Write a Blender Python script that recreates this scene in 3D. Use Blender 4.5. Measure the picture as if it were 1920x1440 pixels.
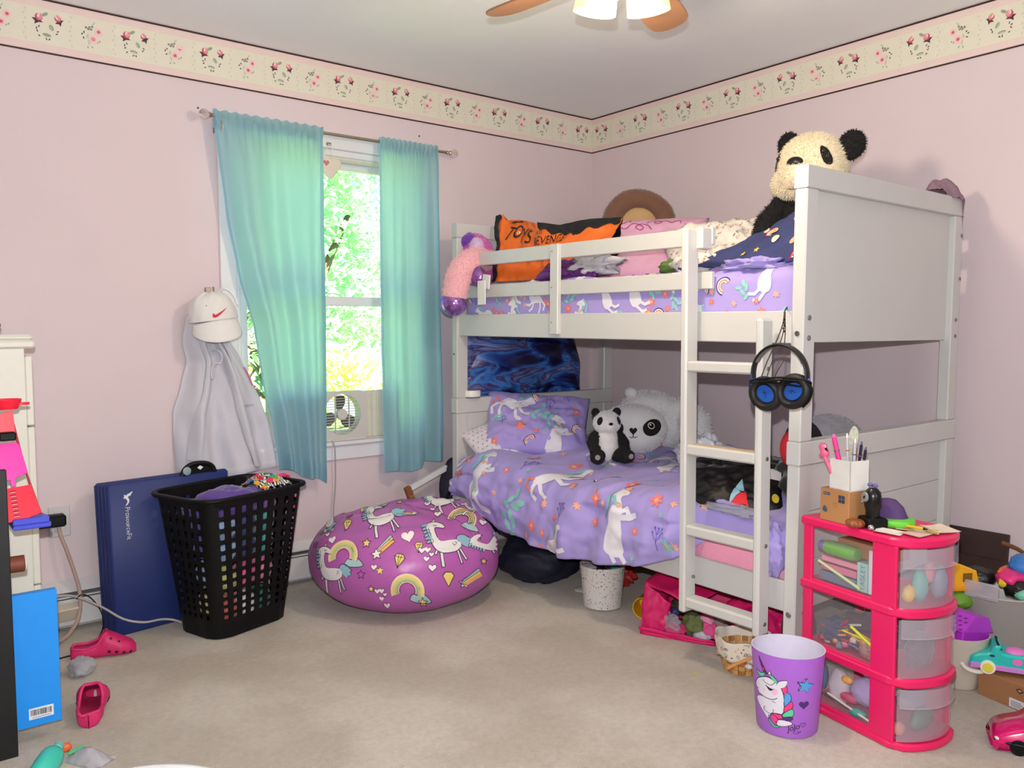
import bpy, bmesh, math, random
from mathutils import Vector, Matrix, noise
from mathutils.bvhtree import BVHTree
from mathutils.geometry import tessellate_polygon

for o in list(bpy.data.objects):
    bpy.data.objects.remove(o)
scene = bpy.context.scene
COL = scene.collection
PI = math.pi

# ------------------------------------------------------------------ camera
CAM = Vector((-3.4700, -3.6049, 1.1626))
yaw, pitch, roll = math.radians(38.3313), math.radians(-3.5739), math.radians(-0.2543)
fw = Vector((math.sin(yaw) * math.cos(pitch), math.cos(yaw) * math.cos(pitch), math.sin(pitch)))
rt0 = Vector((math.cos(yaw), -math.sin(yaw), 0))
up0 = rt0.cross(fw)
rt = math.cos(roll) * rt0 + math.sin(roll) * up0
up = -math.sin(roll) * rt0 + math.cos(roll) * up0
cd = bpy.data.cameras.new('camera')
cam = bpy.data.objects.new('camera', cd)
COL.objects.link(cam)
m3 = Matrix((rt, up, -fw)).transposed()
cam.matrix_world = Matrix.Translation(CAM) @ m3.to_4x4()
cd.sensor_width = 36.0
cd.sensor_fit = 'HORIZONTAL'
cd.lens = 1530.45 / 1920 * 36.0
cd.clip_start = 0.02
scene.camera = cam

# ------------------------------------------------------------------ world, sun, flash, exposure
scene.view_settings.view_transform = 'Standard'
scene.view_settings.look = 'None'
scene.view_settings.exposure = -0.5
scene.view_settings.gamma = 1.0
scene.view_settings.use_curve_mapping = False
w = bpy.data.worlds.new('sky')
scene.world = w
w.use_nodes = True
nt = w.node_tree
sky = nt.nodes.new('ShaderNodeTexSky')
sky.sky_type = 'HOSEK_WILKIE'
sky.turbidity = 4.0
sky.sun_direction = Vector((0.25, -0.55, 0.8)).normalized()
bg = nt.nodes['Background']
bg.inputs['Strength'].default_value = 13.0
nt.links.new(sky.outputs['Color'], bg.inputs['Color'])

def light(name, kind, loc, energy, color=(1, 1, 1), **kw):
    d = bpy.data.lights.new(name, kind)
    d.energy = energy
    d.color = color
    for k, v in kw.items():
        setattr(d, k, v)
    o = bpy.data.objects.new(name, d)
    o.location = loc
    COL.objects.link(o)
    return o

sun = light('sun', 'SUN', (0, 0, 8), 80, (1, 0.96, 0.86), angle=0.01)
sun.rotation_euler = Vector((0.25, -0.55, 0.8)).to_track_quat('Z', 'Y').to_euler()
# the photographer's flash sits just above the lens and throws the hard shadows seen on wall and ceiling
flash = light('camera_flash', 'SPOT', CAM + up * 0.11 - rt * 0.015, 275, (0.97, 0.98, 1.0),
              shadow_soft_size=0.012, spot_size=math.radians(110), spot_blend=0.6)
flash.rotation_euler = cam.matrix_world.to_euler()
# unseen fill light added behind the photographer to brighten the room
rear_fill = light('rear_fill_light', 'AREA', (-2.1, -5.02, 1.45), 24, (0.93, 0.97, 1.0), shape='RECTANGLE', size=1.5, size_y=1.3)
rear_fill.rotation_euler = (math.radians(90), 0, 0)

# ------------------------------------------------------------------ helpers
def lin(c):
    out = []
    for v in c[:3]:
        v /= 255.0
        out.append(v / 12.92 if v <= 0.04045 else ((v + 0.055) / 1.055) ** 2.4)
    return (out[0], out[1], out[2], 1.0)

MATS = {}
def mat(name, col, rough=0.6, var=0.06, scale=30.0, bump=0.0, bscale=None, metal=0.0, sheen=0.0, alpha=1.0,
        trans=0.0, emit=None, estr=0.0, spec=0.5, coat=0.0, detail=3.0, bdist=0.002):
    """procedural principled material: a noise-varied base colour plus optional noise bump"""
    if name in MATS:
        return MATS[name]
    m = bpy.data.materials.new(name)
    m.use_nodes = True
    t = m.node_tree
    b = t.nodes['Principled BSDF']
    c = lin(col)
    tc = t.nodes.new('ShaderNodeTexCoord')
    if var > 0:
        n = t.nodes.new('ShaderNodeTexNoise')
        n.inputs['Scale'].default_value = scale
        n.inputs['Detail'].default_value = detail
        t.links.new(tc.outputs['Object'], n.inputs['Vector'])
        mx = t.nodes.new('ShaderNodeMix')
        mx.data_type = 'RGBA'
        mx.inputs[6].default_value = tuple(max(0, v * (1 - var * 1.6)) for v in c[:3]) + (1,)
        mx.inputs[7].default_value = tuple(min(1, v * (1 + var)) for v in c[:3]) + (1,)
        t.links.new(n.outputs['Fac'], mx.inputs[0])
        t.links.new(mx.outputs[2], b.inputs['Base Color'])
    else:
        b.inputs['Base Color'].default_value = c
    b.inputs['Roughness'].default_value = rough
    b.inputs['Metallic'].default_value = metal
    b.inputs['Specular IOR Level'].default_value = spec
    b.inputs['Alpha'].default_value = alpha
    b.inputs['Transmission Weight'].default_value = trans
    b.inputs['Coat Weight'].default_value = coat
    if sheen:
        b.inputs['Sheen Weight'].default_value = sheen
    if emit:
        b.inputs['Emission Color'].default_value = lin(emit)
        b.inputs['Emission Strength'].default_value = estr
    if bump:
        n2 = t.nodes.new('ShaderNodeTexNoise')
        n2.inputs['Scale'].default_value = bscale or scale
        n2.inputs['Detail'].default_value = 4
        t.links.new(tc.outputs['Object'], n2.inputs['Vector'])
        bp = t.nodes.new('ShaderNodeBump')
        bp.inputs['Strength'].default_value = bump
        bp.inputs['Distance'].default_value = bdist
        t.links.new(n2.outputs['Fac'], bp.inputs['Height'])
        t.links.new(bp.outputs['Normal'], b.inputs['Normal'])
    MATS[name] = m
    return m

def flat(col, rough=0.65):
    """plain printed ink"""
    return mat('ink_%d_%d_%d' % tuple(col[:3]), col, rough, var=0.03, scale=60)

def tag(o, label=None, cat=None, group=None, kind=None):
    if label: o['label'] = label
    if cat: o['category'] = cat
    if group: o['group'] = group
    if kind: o['kind'] = kind
    return o

def thing(name, label, cat, loc=(0, 0, 0), rz=0.0, group=None, rot=None):
    o = bpy.data.objects.new(name, None)
    o.empty_display_size = 0.05
    COL.objects.link(o)
    o.location = loc
    o.rotation_euler = rot if rot else (0, 0, rz)
    return tag(o, label, cat, group)

class MB:
    """collects shapes into one mesh"""
    def __init__(s):
        s.v = []; s.f = []; s.m = []
    def add(s, v, f, mi=0, X=None):
        n = len(s.v)
        s.v += [tuple(X @ Vector(p)) for p in v] if X else [tuple(p) for p in v]
        for q in f:
            s.f.append(tuple(i + n for i in q)); s.m.append(mi)
        return s
    def box(s, lo, hi, b=0.002, mi=0, X=None):
        lo, hi = [min(a, c) for a, c in zip(lo, hi)], [max(a, c) for a, c in zip(lo, hi)]
        b = min(b, *(0.45 * (h - l) for l, h in zip(lo, hi)))
        V = []; idx = {}
        for sx in (0, 1):
            for sy in (0, 1):
                for sz in (0, 1):
                    c = [(lo[k], hi[k])[(sx, sy, sz)[k]] for k in range(3)]
                    d = [b if q == 0 else -b for q in (sx, sy, sz)]
                    for ax in range(3):
                        p = [c[k] + (0 if k == ax else d[k]) for k in range(3)]
                        idx[(sx, sy, sz, ax)] = len(V); V.append(p)
        F = []
        for ax in range(3):
            o1, o2 = [k for k in range(3) if k != ax]
            for sd in (0, 1):
                q = []
                for a1, a2 in ((0, 0), (1, 0), (1, 1), (0, 1)):
                    k = [0, 0, 0]; k[ax] = sd; k[o1] = a1; k[o2] = a2
                    q.append(idx[(*k, ax)])
                flip = (sd == 0) ^ (ax == 1)
                F.append(tuple(reversed(q)) if flip else tuple(q))
        for ax in range(3):          # edges along ax
            o1, o2 = [k for k in range(3) if k != ax]
            for a1 in (0, 1):
                for a2 in (0, 1):
                    k0 = [0, 0, 0]; k0[o1] = a1; k0[o2] = a2
                    k1 = list(k0); k1[ax] = 1
                    q = [idx[(*k0, o1)], idx[(*k1, o1)], idx[(*k1, o2)], idx[(*k0, o2)]]
                    F.append(tuple(q))
        for sx in (0, 1):
            for sy in (0, 1):
                for sz in (0, 1):
                    F.append(tuple(idx[(sx, sy, sz, ax)] for ax in range(3)))
        return s.add(V, F, mi, X)
    def grid(s, fn, nu, nv, mi=0, cu=False, cv=False, flip=False, X=None):
        V = []
        for i in range(nu if cu else nu + 1):
            for j in range(nv if cv else nv + 1):
                V.append(tuple(fn(i / nu, j / nv)))
        w_ = nv if cv else nv + 1
        h_ = nu if cu else nu + 1
        F = []
        for i in range(nu):
            for j in range(nv):
                a = i * w_ + j; b = ((i + 1) % h_) * w_ + j
                c = ((i + 1) % h_) * w_ + (j + 1) % w_; d = i * w_ + (j + 1) % w_
                F.append((a, d, c, b) if flip else (a, b, c, d))
        return s.add(V, F, mi, X)
    def lathe(s, prof, n=32, mi=0, X=None, sx=1.0, sy=1.0, cap0=False, cap1=False):
        V = []
        for r, z in prof:
            for k in range(n):
                a = 2 * PI * k / n
                V.append((r * math.cos(a) * sx, r * math.sin(a) * sy, z))
        F = []
        for i in range(len(prof) - 1):
            for k in range(n):
                F.append((i * n + k, i * n + (k + 1) % n, (i + 1) * n + (k + 1) % n, (i + 1) * n + k))
        if cap0: F.append(tuple(reversed(range(n))))
        if cap1: F.append(tuple((len(prof) - 1) * n + k for k in range(n)))
        return s.add(V, F, mi, X)
    def cyl(s, a, b, r, n=16, mi=0, r2=None, X=None):
        a, b = Vector(a), Vector(b)
        q = (b - a).to_track_quat('Z', 'Y').to_matrix().to_4x4()
        L = (b - a).length
        r2 = r if r2 is None else r2
        e = min(0.002, 0.3 * r, 0.3 * L)
        M_ = Matrix.Translation(a) @ q
        if X: M_ = X @ M_
        return s.lathe([(max(r - e, 1e-5), 0), (r, e), (r2, L - e), (max(r2 - e, 1e-5), L)], n, mi, M_, cap0=True, cap1=True)
    def tube(s, pts, r, n=8, mi=0, closed=False, X=None, sub=4):
        P = smooth_path(pts, sub, closed) if sub > 1 else [Vector(p) for p in pts]
        V = []; F = []
        N = len(P); nrm = None
        for i, p in enumerate(P):
            if closed: t = P[(i + 1) % N] - P[i - 1]
            else: t = P[min(i + 1, N - 1)] - P[max(i - 1, 0)]
            t = t.normalized() if t.length > 1e-9 else Vector((0, 0, 1))
            if nrm is None:
                nrm = t.orthogonal().normalized()
            else:
                nrm = (nrm - t * nrm.dot(t))
                nrm = nrm.normalized() if nrm.length > 1e-6 else t.orthogonal().normalized()
            bn = t.cross(nrm)
            rr = r(i / max(1, N - 1)) if callable(r) else r
            for k in range(n):
                a = 2 * PI * k / n
                V.append(p + nrm * (rr * math.cos(a)) + bn * (rr * math.sin(a)))
        for i in range(N if closed else N - 1):
            for k in range(n):
                j = (i + 1) % N
                F.append((i * n + k, i * n + (k + 1) % n, j * n + (k + 1) % n, j * n + k))
        if not closed:
            F.append(tuple(reversed(range(n)))); F.append(tuple((N - 1) * n + k for k in range(n)))
        return s.add(V, F, mi, X)
    def ball(s, c, r, nu=16, nv=10, mi=0, X=None, R=None):
        r = (r, r, r) if not hasattr(r, '__len__') else r
        V = [(0, 0, 1)]
        for j in range(1, nv):
            t = PI * j / nv
            for k in range(nu):
                a = 2 * PI * k / nu
                V.append((math.sin(t) * math.cos(a), math.sin(t) * math.sin(a), math.cos(t)))
        V.append((0, 0, -1))
        F = []
        for k in range(nu): F.append((0, 1 + k, 1 + (k + 1) % nu))
        for j in range(nv - 2):
            for k in range(nu):
                a = 1 + j * nu + k; b = 1 + j * nu + (k + 1) % nu
                F.append((a, a + nu, b + nu, b))
        e = len(V) - 1; o = 1 + (nv - 2) * nu
        for k in range(nu): F.append((e, o + (k + 1) % nu, o + k))
        M_ = Matrix.Translation(Vector(c)) @ (R.to_4x4() if R else Matrix()) @ Matrix.Diagonal((*r, 1))
        if X: M_ = X @ M_
        return s.add(V, F, mi, M_)
    def prism(s, poly, z0, z1, mi=0, X=None, b=0.0):
        """polygon in xy, extruded along z (optionally with a small chamfer b)"""
        n = len(poly)
        tri = tessellate_polygon([[Vector((p[0], p[1], 0)) for p in poly]])
        area = sum(poly[i][0] * poly[(i + 1) % n][1] - poly[(i + 1) % n][0] * poly[i][1] for i in range(n))
        if area < 0:
            poly = list(reversed(poly)); tri = tessellate_polygon([[Vector((p[0], p[1], 0)) for p in poly]])
        V = []; F = []
        if b > 0:
            ins = []
            for i in range(n):
                p0, p1, p2 = Vector(poly[i - 1][:2]), Vector(poly[i][:2]), Vector(poly[(i + 1) % n][:2])
                d1 = (p1 - p0); d2 = (p2 - p1)
                n1 = Vector((-d1.y, d1.x)).normalized() if d1.length else Vector((0, 0))
                n2 = Vector((-d2.y, d2.x)).normalized() if d2.length else Vector((0, 0))
                h = (n1 + n2)
                h = h.normalized() if h.length > 1e-6 else n1
                ins.append(p1 + h * b)
            rings = [(ins, z0), (poly, z0 + b), (poly, z1 - b), (ins, z1)]
        else:
            rings = [(poly, z0), (poly, z1)]
        for r_, z in rings:
            V += [(p[0], p[1], z) for p in r_]
        for q in range(len(rings) - 1):
            for i in range(n):
                j = (i + 1) % n
                F.append((q * n + i, q * n + j, (q + 1) * n + j, (q + 1) * n + i))
        top = (len(rings) - 1) * n
        for t in tri:
            a, b_, c = t
            cr = (Vector(poly[b_][:2]) - Vector(poly[a][:2])).cross(Vector(poly[c][:2]) - Vector(poly[a][:2]))
            if cr < 0: a, c = c, a
            F.append((top + a, top + b_, top + c)); F.append((c, b_, a))
        return s.add(V, F, mi, X)
    def build(s, name, mats, parent=None, smooth=35, fix=True):
        me = bpy.data.meshes.new(name)
        me.from_pydata(s.v, [], s.f)
        if not isinstance(mats, (list, tuple)): mats = [mats]
        for m in mats: me.materials.append(m)
        for p, mi in zip(me.polygons, s.m): p.material_index = mi
        if fix:
            bm = bmesh.new(); bm.from_mesh(me)
            bmesh.ops.recalc_face_normals(bm, faces=bm.faces)
            bm.to_mesh(me); bm.free()
        if smooth:
            for p in me.polygons: p.use_smooth = True
            if smooth < 180: me.set_sharp_from_angle(angle=math.radians(smooth))
        me.update()
        o = bpy.data.objects.new(name, me)
        COL.objects.link(o)
        if parent: o.parent = parent
        return o

def smooth_path(pts, sub=4, closed=False):
    P = [Vector(p) for p in pts]
    N = len(P); out = []
    rng = range(N if closed else N - 1)
    for i in rng:
        p0 = P[(i - 1) % N] if closed or i > 0 else P[i]
        p1 = P[i]; p2 = P[(i + 1) % N]
        p3 = P[(i + 2) % N] if closed or i + 2 < N else p2
        for k in range(sub):
            t = k / sub
            out.append(0.5 * ((2 * p1) + (p2 - p0) * t + (2 * p0 - 5 * p1 + 4 * p2 - p3) * t * t + (3 * p1 - p0 - 3 * p2 + p3) * t ** 3))
    if not closed: out.append(P[-1])
    return out

def fbm(x, y=0.0, z=0.0):
    return noise.fractal(Vector((x, y, z)), 1.0, 2.0, 3)

def modmesh(o, *mods):
    """apply modifiers to an object's mesh"""
    for typ, kw in mods:
        m = o.modifiers.new(typ, typ)
        for k, v in kw.items(): setattr(m, k, v)
    dg = bpy.context.evaluated_depsgraph_get()
    me = bpy.data.meshes.new_from_object(o.evaluated_get(dg))
    old = o.data
    o.modifiers.clear(); o.data = me
    bpy.data.meshes.remove(old)
    for p in me.polygons: p.use_smooth = True
    return o

# ------------------------------------------------------------------ flat print: polygons wrapped on a surface
def ring(cx, cy, rx, ry=None, n=14, a0=0.0, a1=2 * PI, rot=0.0):
    ry = rx if ry is None else ry
    full = abs(a1 - a0 - 2 * PI) < 1e-6
    k = n if full else n + 1
    out = []
    for i in range(k):
        a = a0 + (a1 - a0) * i / n
        x, y = rx * math.cos(a), ry * math.sin(a)
        out.append((cx + x * math.cos(rot) - y * math.sin(rot), cy + x * math.sin(rot) + y * math.cos(rot)))
    return out

def curve2(pts, sub=4, closed=True):
    return [(p.x, p.y) for p in smooth_path([(a, b, 0) for a, b in pts], sub, closed)]

def stroke(pts, wd, closed=False):
    """a drawn line as polygons (one quad per segment)"""
    out = []
    n = len(pts)
    for i in range(n if closed else n - 1):
        a, b = Vector(pts[i]), Vector(pts[(i + 1) % n])
        d = b - a
        if d.length < 1e-7: continue
        d.normalize(); nn = Vector((-d.y, d.x)) * wd / 2; e = d * wd * 0.3
        out.append([tuple(a - e + nn), tuple(a - e - nn), tuple(b + e - nn), tuple(b + e + nn)])
    return out

def star_poly(cx, cy, r, n=5, k=0.45, rot=PI / 2):
    return [(cx + (r if i % 2 == 0 else r * k) * math.cos(rot + PI * i / n), cy + (r if i % 2 == 0 else r * k) * math.sin(rot + PI * i / n)) for i in range(2 * n)]

def heart_poly(cx, cy, s):
    pts = []
    for i in range(18):
        t = 2 * PI * i / 18
        pts.append((cx + s * 0.06 * 16 * math.sin(t) ** 3 / 1.0 * 0.55, cy + s * 0.033 * (13 * math.cos(t) - 5 * math.cos(2 * t) - 2 * math.cos(3 * t) - math.cos(4 * t))))
    return pts

def xf(polys, x=0, y=0, sc=1.0, rot=0.0, mirror=False):
    c, s = math.cos(rot), math.sin(rot)
    out = []
    for col, poly in polys:
        q = []
        for a, b in poly:
            if mirror: a = -a
            a *= sc; b *= sc
            q.append((x + a * c - b * s, y + a * s + b * c))
        out.append((col, q))
    return out

def print_mesh(name, polys, mapper, parent, maxlen=0.02, lift=0.0006, step=0.00012, label=None):
    """polys: [(colour, [(u,v)...])], later ones lie above. mapper(u,v,lift) -> 3D point or None"""
    V = []; F = []; MI = []; mats = []; mi_of = {}
    for k, (col, poly) in enumerate(polys):
        if len(poly) < 3: continue
        if col not in mi_of:
            mi_of[col] = len(mats); mats.append(flat(col))
        tri = tessellate_polygon([[Vector((p[0], p[1], 0)) for p in poly]])
        bm = bmesh.new()
        vs = [bm.verts.new((p[0], p[1], 0)) for p in poly]
        for t in tri:
            if len(set(t)) < 3: continue
            a, b, c = (Vector(poly[i]) for i in t)
            if (b - a).cross(c - a) < 0: t = (t[0], t[2], t[1])
            try: bm.faces.new([vs[i] for i in t])
            except ValueError: pass
        for _ in range(6):
            es = [e for e in bm.edges if e.calc_length() > maxlen]
            if not es: break
            bmesh.ops.subdivide_edges(bm, edges=es, cuts=1)
            bmesh.ops.triangulate(bm, faces=[f for f in bm.faces if len(f.verts) > 3])
        bm.verts.index_update()
        base = len(V); ok = []
        lf = lift + step * (k % 40)
        for v in bm.verts:
            p = mapper(v.co.x, v.co.y, lf)
            ok.append(p is not None)
            V.append(tuple(p) if p is not None else (0, 0, 0))
        for f in bm.faces:
            ii = [v.index for v in f.verts]
            if all(ok[i] for i in ii):
                if max((Vector(V[base + ii[0]]) - Vector(V[base + ii[1]])).length, (Vector(V[base + ii[1]]) - Vector(V[base + ii[2]])).length) > maxlen * 5 + 0.02: continue
                F.append(tuple(i + base for i in ii)); MI.append(mi_of[col])
        bm.free()
    used = sorted({i for f in F for i in f}); rm = {i: k for k, i in enumerate(used)}
    me = bpy.data.meshes.new(name)
    me.from_pydata([V[i] for i in used], [], [tuple(rm[i] for i in f) for f in F])
    for m in mats: me.materials.append(m)
    for p, i in zip(me.polygons, MI): p.material_index = i; p.use_smooth = True
    me.update()
    o = bpy.data.objects.new(name, me)
    COL.objects.link(o)
    if parent: o.parent = parent
    if label: o['label'] = label
    if len(polys) > 3: o['kind'] = 'stuff'
    return o

def plane_mapper(o, u, v):
    o, u, v = Vector(o), Vector(u).normalized(), Vector(v).normalized()
    n = u.cross(v)
    return lambda a, b, l: o + u * a + v * b + n * l

def wrap_mapper(target, o, u, v, dist=2.0):
    """project along -(u x v) on the target's own mesh (in the target's local space)"""
    me = target.data
    bv = BVHTree.FromPolygons([p.co.copy() for p in me.vertices], [tuple(p.vertices) for p in me.polygons])
    o, u, v = Vector(o), Vector(u).normalized(), Vector(v).normalized()
    n = u.cross(v)
    def f(a, b, l):
        p = o + u * a + v * b + n * 0.6 * dist
        h, nn, i, d = bv.ray_cast(p, -n, dist)
        if h is None: return None
        if nn.dot(n) < 0: nn = -nn
        if nn.dot(n) < 0.12: return None
        return h + nn * l
    return f

def text_polys(txt, size, col, spacing=1.0, shear=0.0):
    """lettering outlines from the built-in font, as flat polygons"""
    c = bpy.data.curves.new('lettering', 'FONT')
    c.body = txt; c.size = size; c.space_character = spacing; c.shear = shear
    c.fill_mode = 'BOTH'; c.resolution_u = 3
    o = bpy.data.objects.new('lettering', c)
    COL.objects.link(o)
    dg = bpy.context.evaluated_depsgraph_get()
    me = bpy.data.meshes.new_from_object(o.evaluated_get(dg))
    out = [(col, [(me.vertices[i].co.x, me.vertices[i].co.y) for i in p.vertices]) for p in me.polygons]
    w_ = max((v.co.x for v in me.vertices), default=0)
    bpy.data.objects.remove(o); bpy.data.curves.remove(c); bpy.data.meshes.remove(me)
    return out, w_
# ------------------------------------------------------------------ the room
H = 2.44
X0, Y0 = -4.55, -5.1           # unseen corner of the room
M_wall = mat('pink_wall_paint', (222, 205, 208), 0.75, var=0.025, scale=3.5, bump=0.12, bscale=140)
M_ceil = mat('ceiling_paint', (246, 247, 249), 0.85, var=0.02, scale=4, bump=0.2, bscale=90)
M_white = mat('white_gloss_paint', (232, 230, 222), 0.35, var=0.015, scale=12, bump=0.03, bscale=60)
M_trimw = mat('white_trim_paint', (226, 228, 230), 0.4, var=0.02, scale=10)
M_carpet = mat('beige_carpet', (212, 203, 189), 0.95, var=0.13, scale=46, bump=1.0, bscale=230, detail=6, sheen=0.25, bdist=0.006)

def carpet_stains(m):
    """worn, slightly darker blotches in the pile"""
    t = m.node_tree; b = t.nodes['Principled BSDF']
    src = b.inputs['Base Color'].links[0].from_socket
    tc = t.nodes.new('ShaderNodeTexCoord')
    n = t.nodes.new('ShaderNodeTexNoise'); n.inputs['Scale'].default_value = 2.3; n.inputs['Detail'].default_value = 5
    t.links.new(tc.outputs['Object'], n.inputs['Vector'])
    r = t.nodes.new('ShaderNodeValToRGB')
    r.color_ramp.elements[0].position = 0.42; r.color_ramp.elements[0].color = (0.80, 0.77, 0.73, 1)
    r.color_ramp.elements[1].position = 0.60; r.color_ramp.elements[1].color = (1, 1, 1, 1)
    t.links.new(n.outputs['Fac'], r.inputs['Fac'])
    mx = t.nodes.new('ShaderNodeMix'); mx.data_type = 'RGBA'; mx.blend_type = 'MULTIPLY'; mx.inputs[0].default_value = 1
    t.links.new(src, mx.inputs[6]); t.links.new(r.outputs['Color'], mx.inputs[7])
    t.links.new(mx.outputs[2], b.inputs['Base Color'])
carpet_stains(M_carpet)

def struct(name, mb, m, parent=None, smooth=30):
    o = mb.build(name, m, parent, smooth)
    if parent is None: o['kind'] = 'structure'
    return o

T = 0.14
struct('floor', MB().box((X0 - T, Y0 - T, -0.1), (T, T, 0), 0.001), M_carpet)
struct('ceiling', MB().box((X0 - T, Y0 - T, H), (T, T, H + 0.12), 0.001), M_ceil)
# window wall with its opening
WX0, WX1, WZ0, WZ1 = -2.175, -1.205, 0.645, 2.035
mb = MB()
mb.box((X0, 0, 0), (WX0, T, H), 0); mb.box((WX1, 0, 0), (T, T, H), 0)
mb.box((WX0, 0, 0), (WX1, T, WZ0), 0); mb.box((WX0, 0, WZ1), (WX1, T, H), 0)
struct('wall_left', mb, M_wall)
struct('wall_right', MB().box((0, Y0, 0), (T, 0, H), 0), M_wall)
struct('wall_side', MB().box((X0 - T, Y0, 0), (X0, T, H), 0), M_wall)
struct('wall_back', MB().box((X0 - T, Y0 - T, 0), (T, Y0, H), 0), M_wall)

# a few nail holes and scuffs
for (x, z) in ((-2.318, 2.125), (-1.215, 2.165)):
    o = struct('trim_3' if z < 2.15 else 'trim_4', MB().cyl((x, -0.0035, z), (x, 0.01, z), 0.0045, 10), mat('nail_grey', (90, 80, 80), 0.5, metal=0.4))

# wallpaper border
BZ0, BZ1 = H - 0.2047, H
M_bpink = mat('border_pink', (232, 210, 204), 0.6, var=0.03, scale=20)
M_bcream = mat('border_cream', (228, 224, 205), 0.6, var=0.03, scale=25)
M_bdark = mat('border_dark_line', (58, 22, 26), 0.5, var=0.05)
def border(name, org, u, n, length):
    """strip of printed wallpaper: u along the wall, n out of it"""
    org, u, n = Vector(org), Vector(u), Vector(n)
    R_ = Matrix((u, n, Vector((0, 0, 1)))).transposed().to_4x4()
    X_ = Matrix.Translation(org) @ R_
    mb = MB()
    mb.box((0, 0, BZ0 + 0.004), (length, 0.0012, BZ1 - 0.003), 0.0002, 0, X_)
    o = mb.build(name, [M_bpink]); o['kind'] = 'structure'
    MB().box((0, 0.0012, BZ0 + 0.034), (length, 0.002, BZ1 - 0.036), 0.0002, 0, X_).build('cream_panel', M_bcream, o)
    mb = MB()
    mb.box((0, 0, BZ0), (length, 0.003, BZ0 + 0.0065), 0.0005, 0, X_)
    mb.box((0, 0, BZ1 - 0.0075), (length, 0.003, BZ1 - 0.0005), 0.0005, 0, X_)
    mb.build('dark_line', M_bdark, o)
    P_ = []
    rd = random.Random(5)
    step = 0.155; cz = (BZ0 + BZ1) / 2
    pk, pk2, rd_, dk, lf, lf2, gy = (228, 150, 160), (243, 205, 205), (196, 78, 98), (66, 48, 52), (150, 164, 142), (196, 205, 180), (206, 205, 190)
    for k in range(int(length / step)):
        x0 = step * k + 0.006
        for j in range(7):                                         # divider of tiny leaves
            P_.append((gy, ring(x0 + (0.003 if j % 2 else -0.003), cz - 0.055 + j * 0.018, 0.0022, 0.006, 6, rot=0.5 if j % 2 else -0.5)))
        cx = x0 + step / 2
        if k % 2 == 0:
            for bx, bz, s_, ro in ((-0.036, 0.034, 1, -0.5), (0.03, 0.028, 1.15, 0.35)):
                P_ += xf([(dk, [(-0.017, -0.008), (0, -0.004), (0.018, -0.01), (0.006, -0.016), (0.004, -0.026), (-0.004, -0.015)]),
                          (rd_, ring(0, 0.002, 0.0115, 0.013, 10)), (pk, ring(-0.002, 0.005, 0.0085, 0.011, 10)), (pk2, ring(0.003, 0.007, 0.004, 0.008, 8))], cx + bx, cz + bz, s_, ro)
            P_ += xf([(lf, ring(0, 0, 0.007, 0.012, 8)), (lf2, ring(0.002, 0, 0.002, 0.01, 6))], cx - 0.012, cz - 0.002, 1, -0.5)
            P_ += xf([(lf, ring(0, 0, 0.012, 0.006, 8))], cx + 0.008, cz + 0.044, 1, -0.6)
            P_ += xf([(lf, ring(0, 0, 0.015, 0.006, 8)), (lf2, ring(0, -0.003, 0.01, 0.004, 8))], cx + 0.004, cz - 0.032, 1, 0.1)
            for a, b_ in ((-0.034, -0.012), (-0.03, -0.022), (0.03, -0.004), (0.038, -0.012), (0.036, -0.022), (0.03, -0.038), (0.006, -0.047), (-0.004, -0.047)):
                P_.append((dk, ring(cx + a, cz + b_, 0.0022, 0.005, 6, rot=rd.uniform(-1.2, 1.2))))
        else:
            for fx, fz, s_ in ((-0.022, 0.018, 1.0), (-0.002, -0.014, 1.1)):
                for j in range(5):
                    a = 2 * PI * j / 5 + s_
                    P_.append((pk2, ring(cx + fx + 0.008 * s_ * math.cos(a), cz + fz + 0.008 * s_ * math.sin(a), 0.0085 * s_, None, 8)))
                P_.append((pk, ring(cx + fx, cz + fz, 0.008 * s_, None, 8))); P_.append((rd_, ring(cx + fx, cz + fz, 0.0042 * s_, None, 7)))
            for a, b_ in ((0.0, 0.034), (0.01, 0.03), (0.004, 0.023), (0.014, 0.022), (0.022, 0.027)):
                P_.append((dk, ring(cx + a, cz + b_, 0.0042, None, 7))); P_.append((gy, ring(cx + a, cz + b_, 0.002, None, 6)))
            for a, b_ in ((0.03, 0.008), (0.037, 0.0), (0.032, -0.014), (-0.026, -0.018), (-0.018, -0.023), (0.002, -0.045), (0.018, -0.048)):
                P_.append((dk if a > 0.02 else lf, ring(cx + a, cz + b_, 0.0024, 0.0048, 6, rot=rd.uniform(-1.2, 1.2))))
            for a, b_, q in ((0.018, -0.005, 0.3), (0.014, -0.03, -0.2), (-0.004, 0.045, 0.6)):
                P_.append((lf2, ring(cx + a, cz + b_, 0.0035, 0.011, 7, rot=q)))
    print_mesh('printed_flowers', P_, lambda a, b_, l: org + u * a + n * (0.002 + l) + Vector((0, 0, b_)), o, 0.2, 0.0003, 0.00004)
    return o
border('trim_1', (0, 0, 0), (-1, 0, 0), (0, -1, 0), -X0)
border('trim_2', (0, 0, 0), (0, -1, 0), (-1, 0, 0), -Y0)

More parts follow.
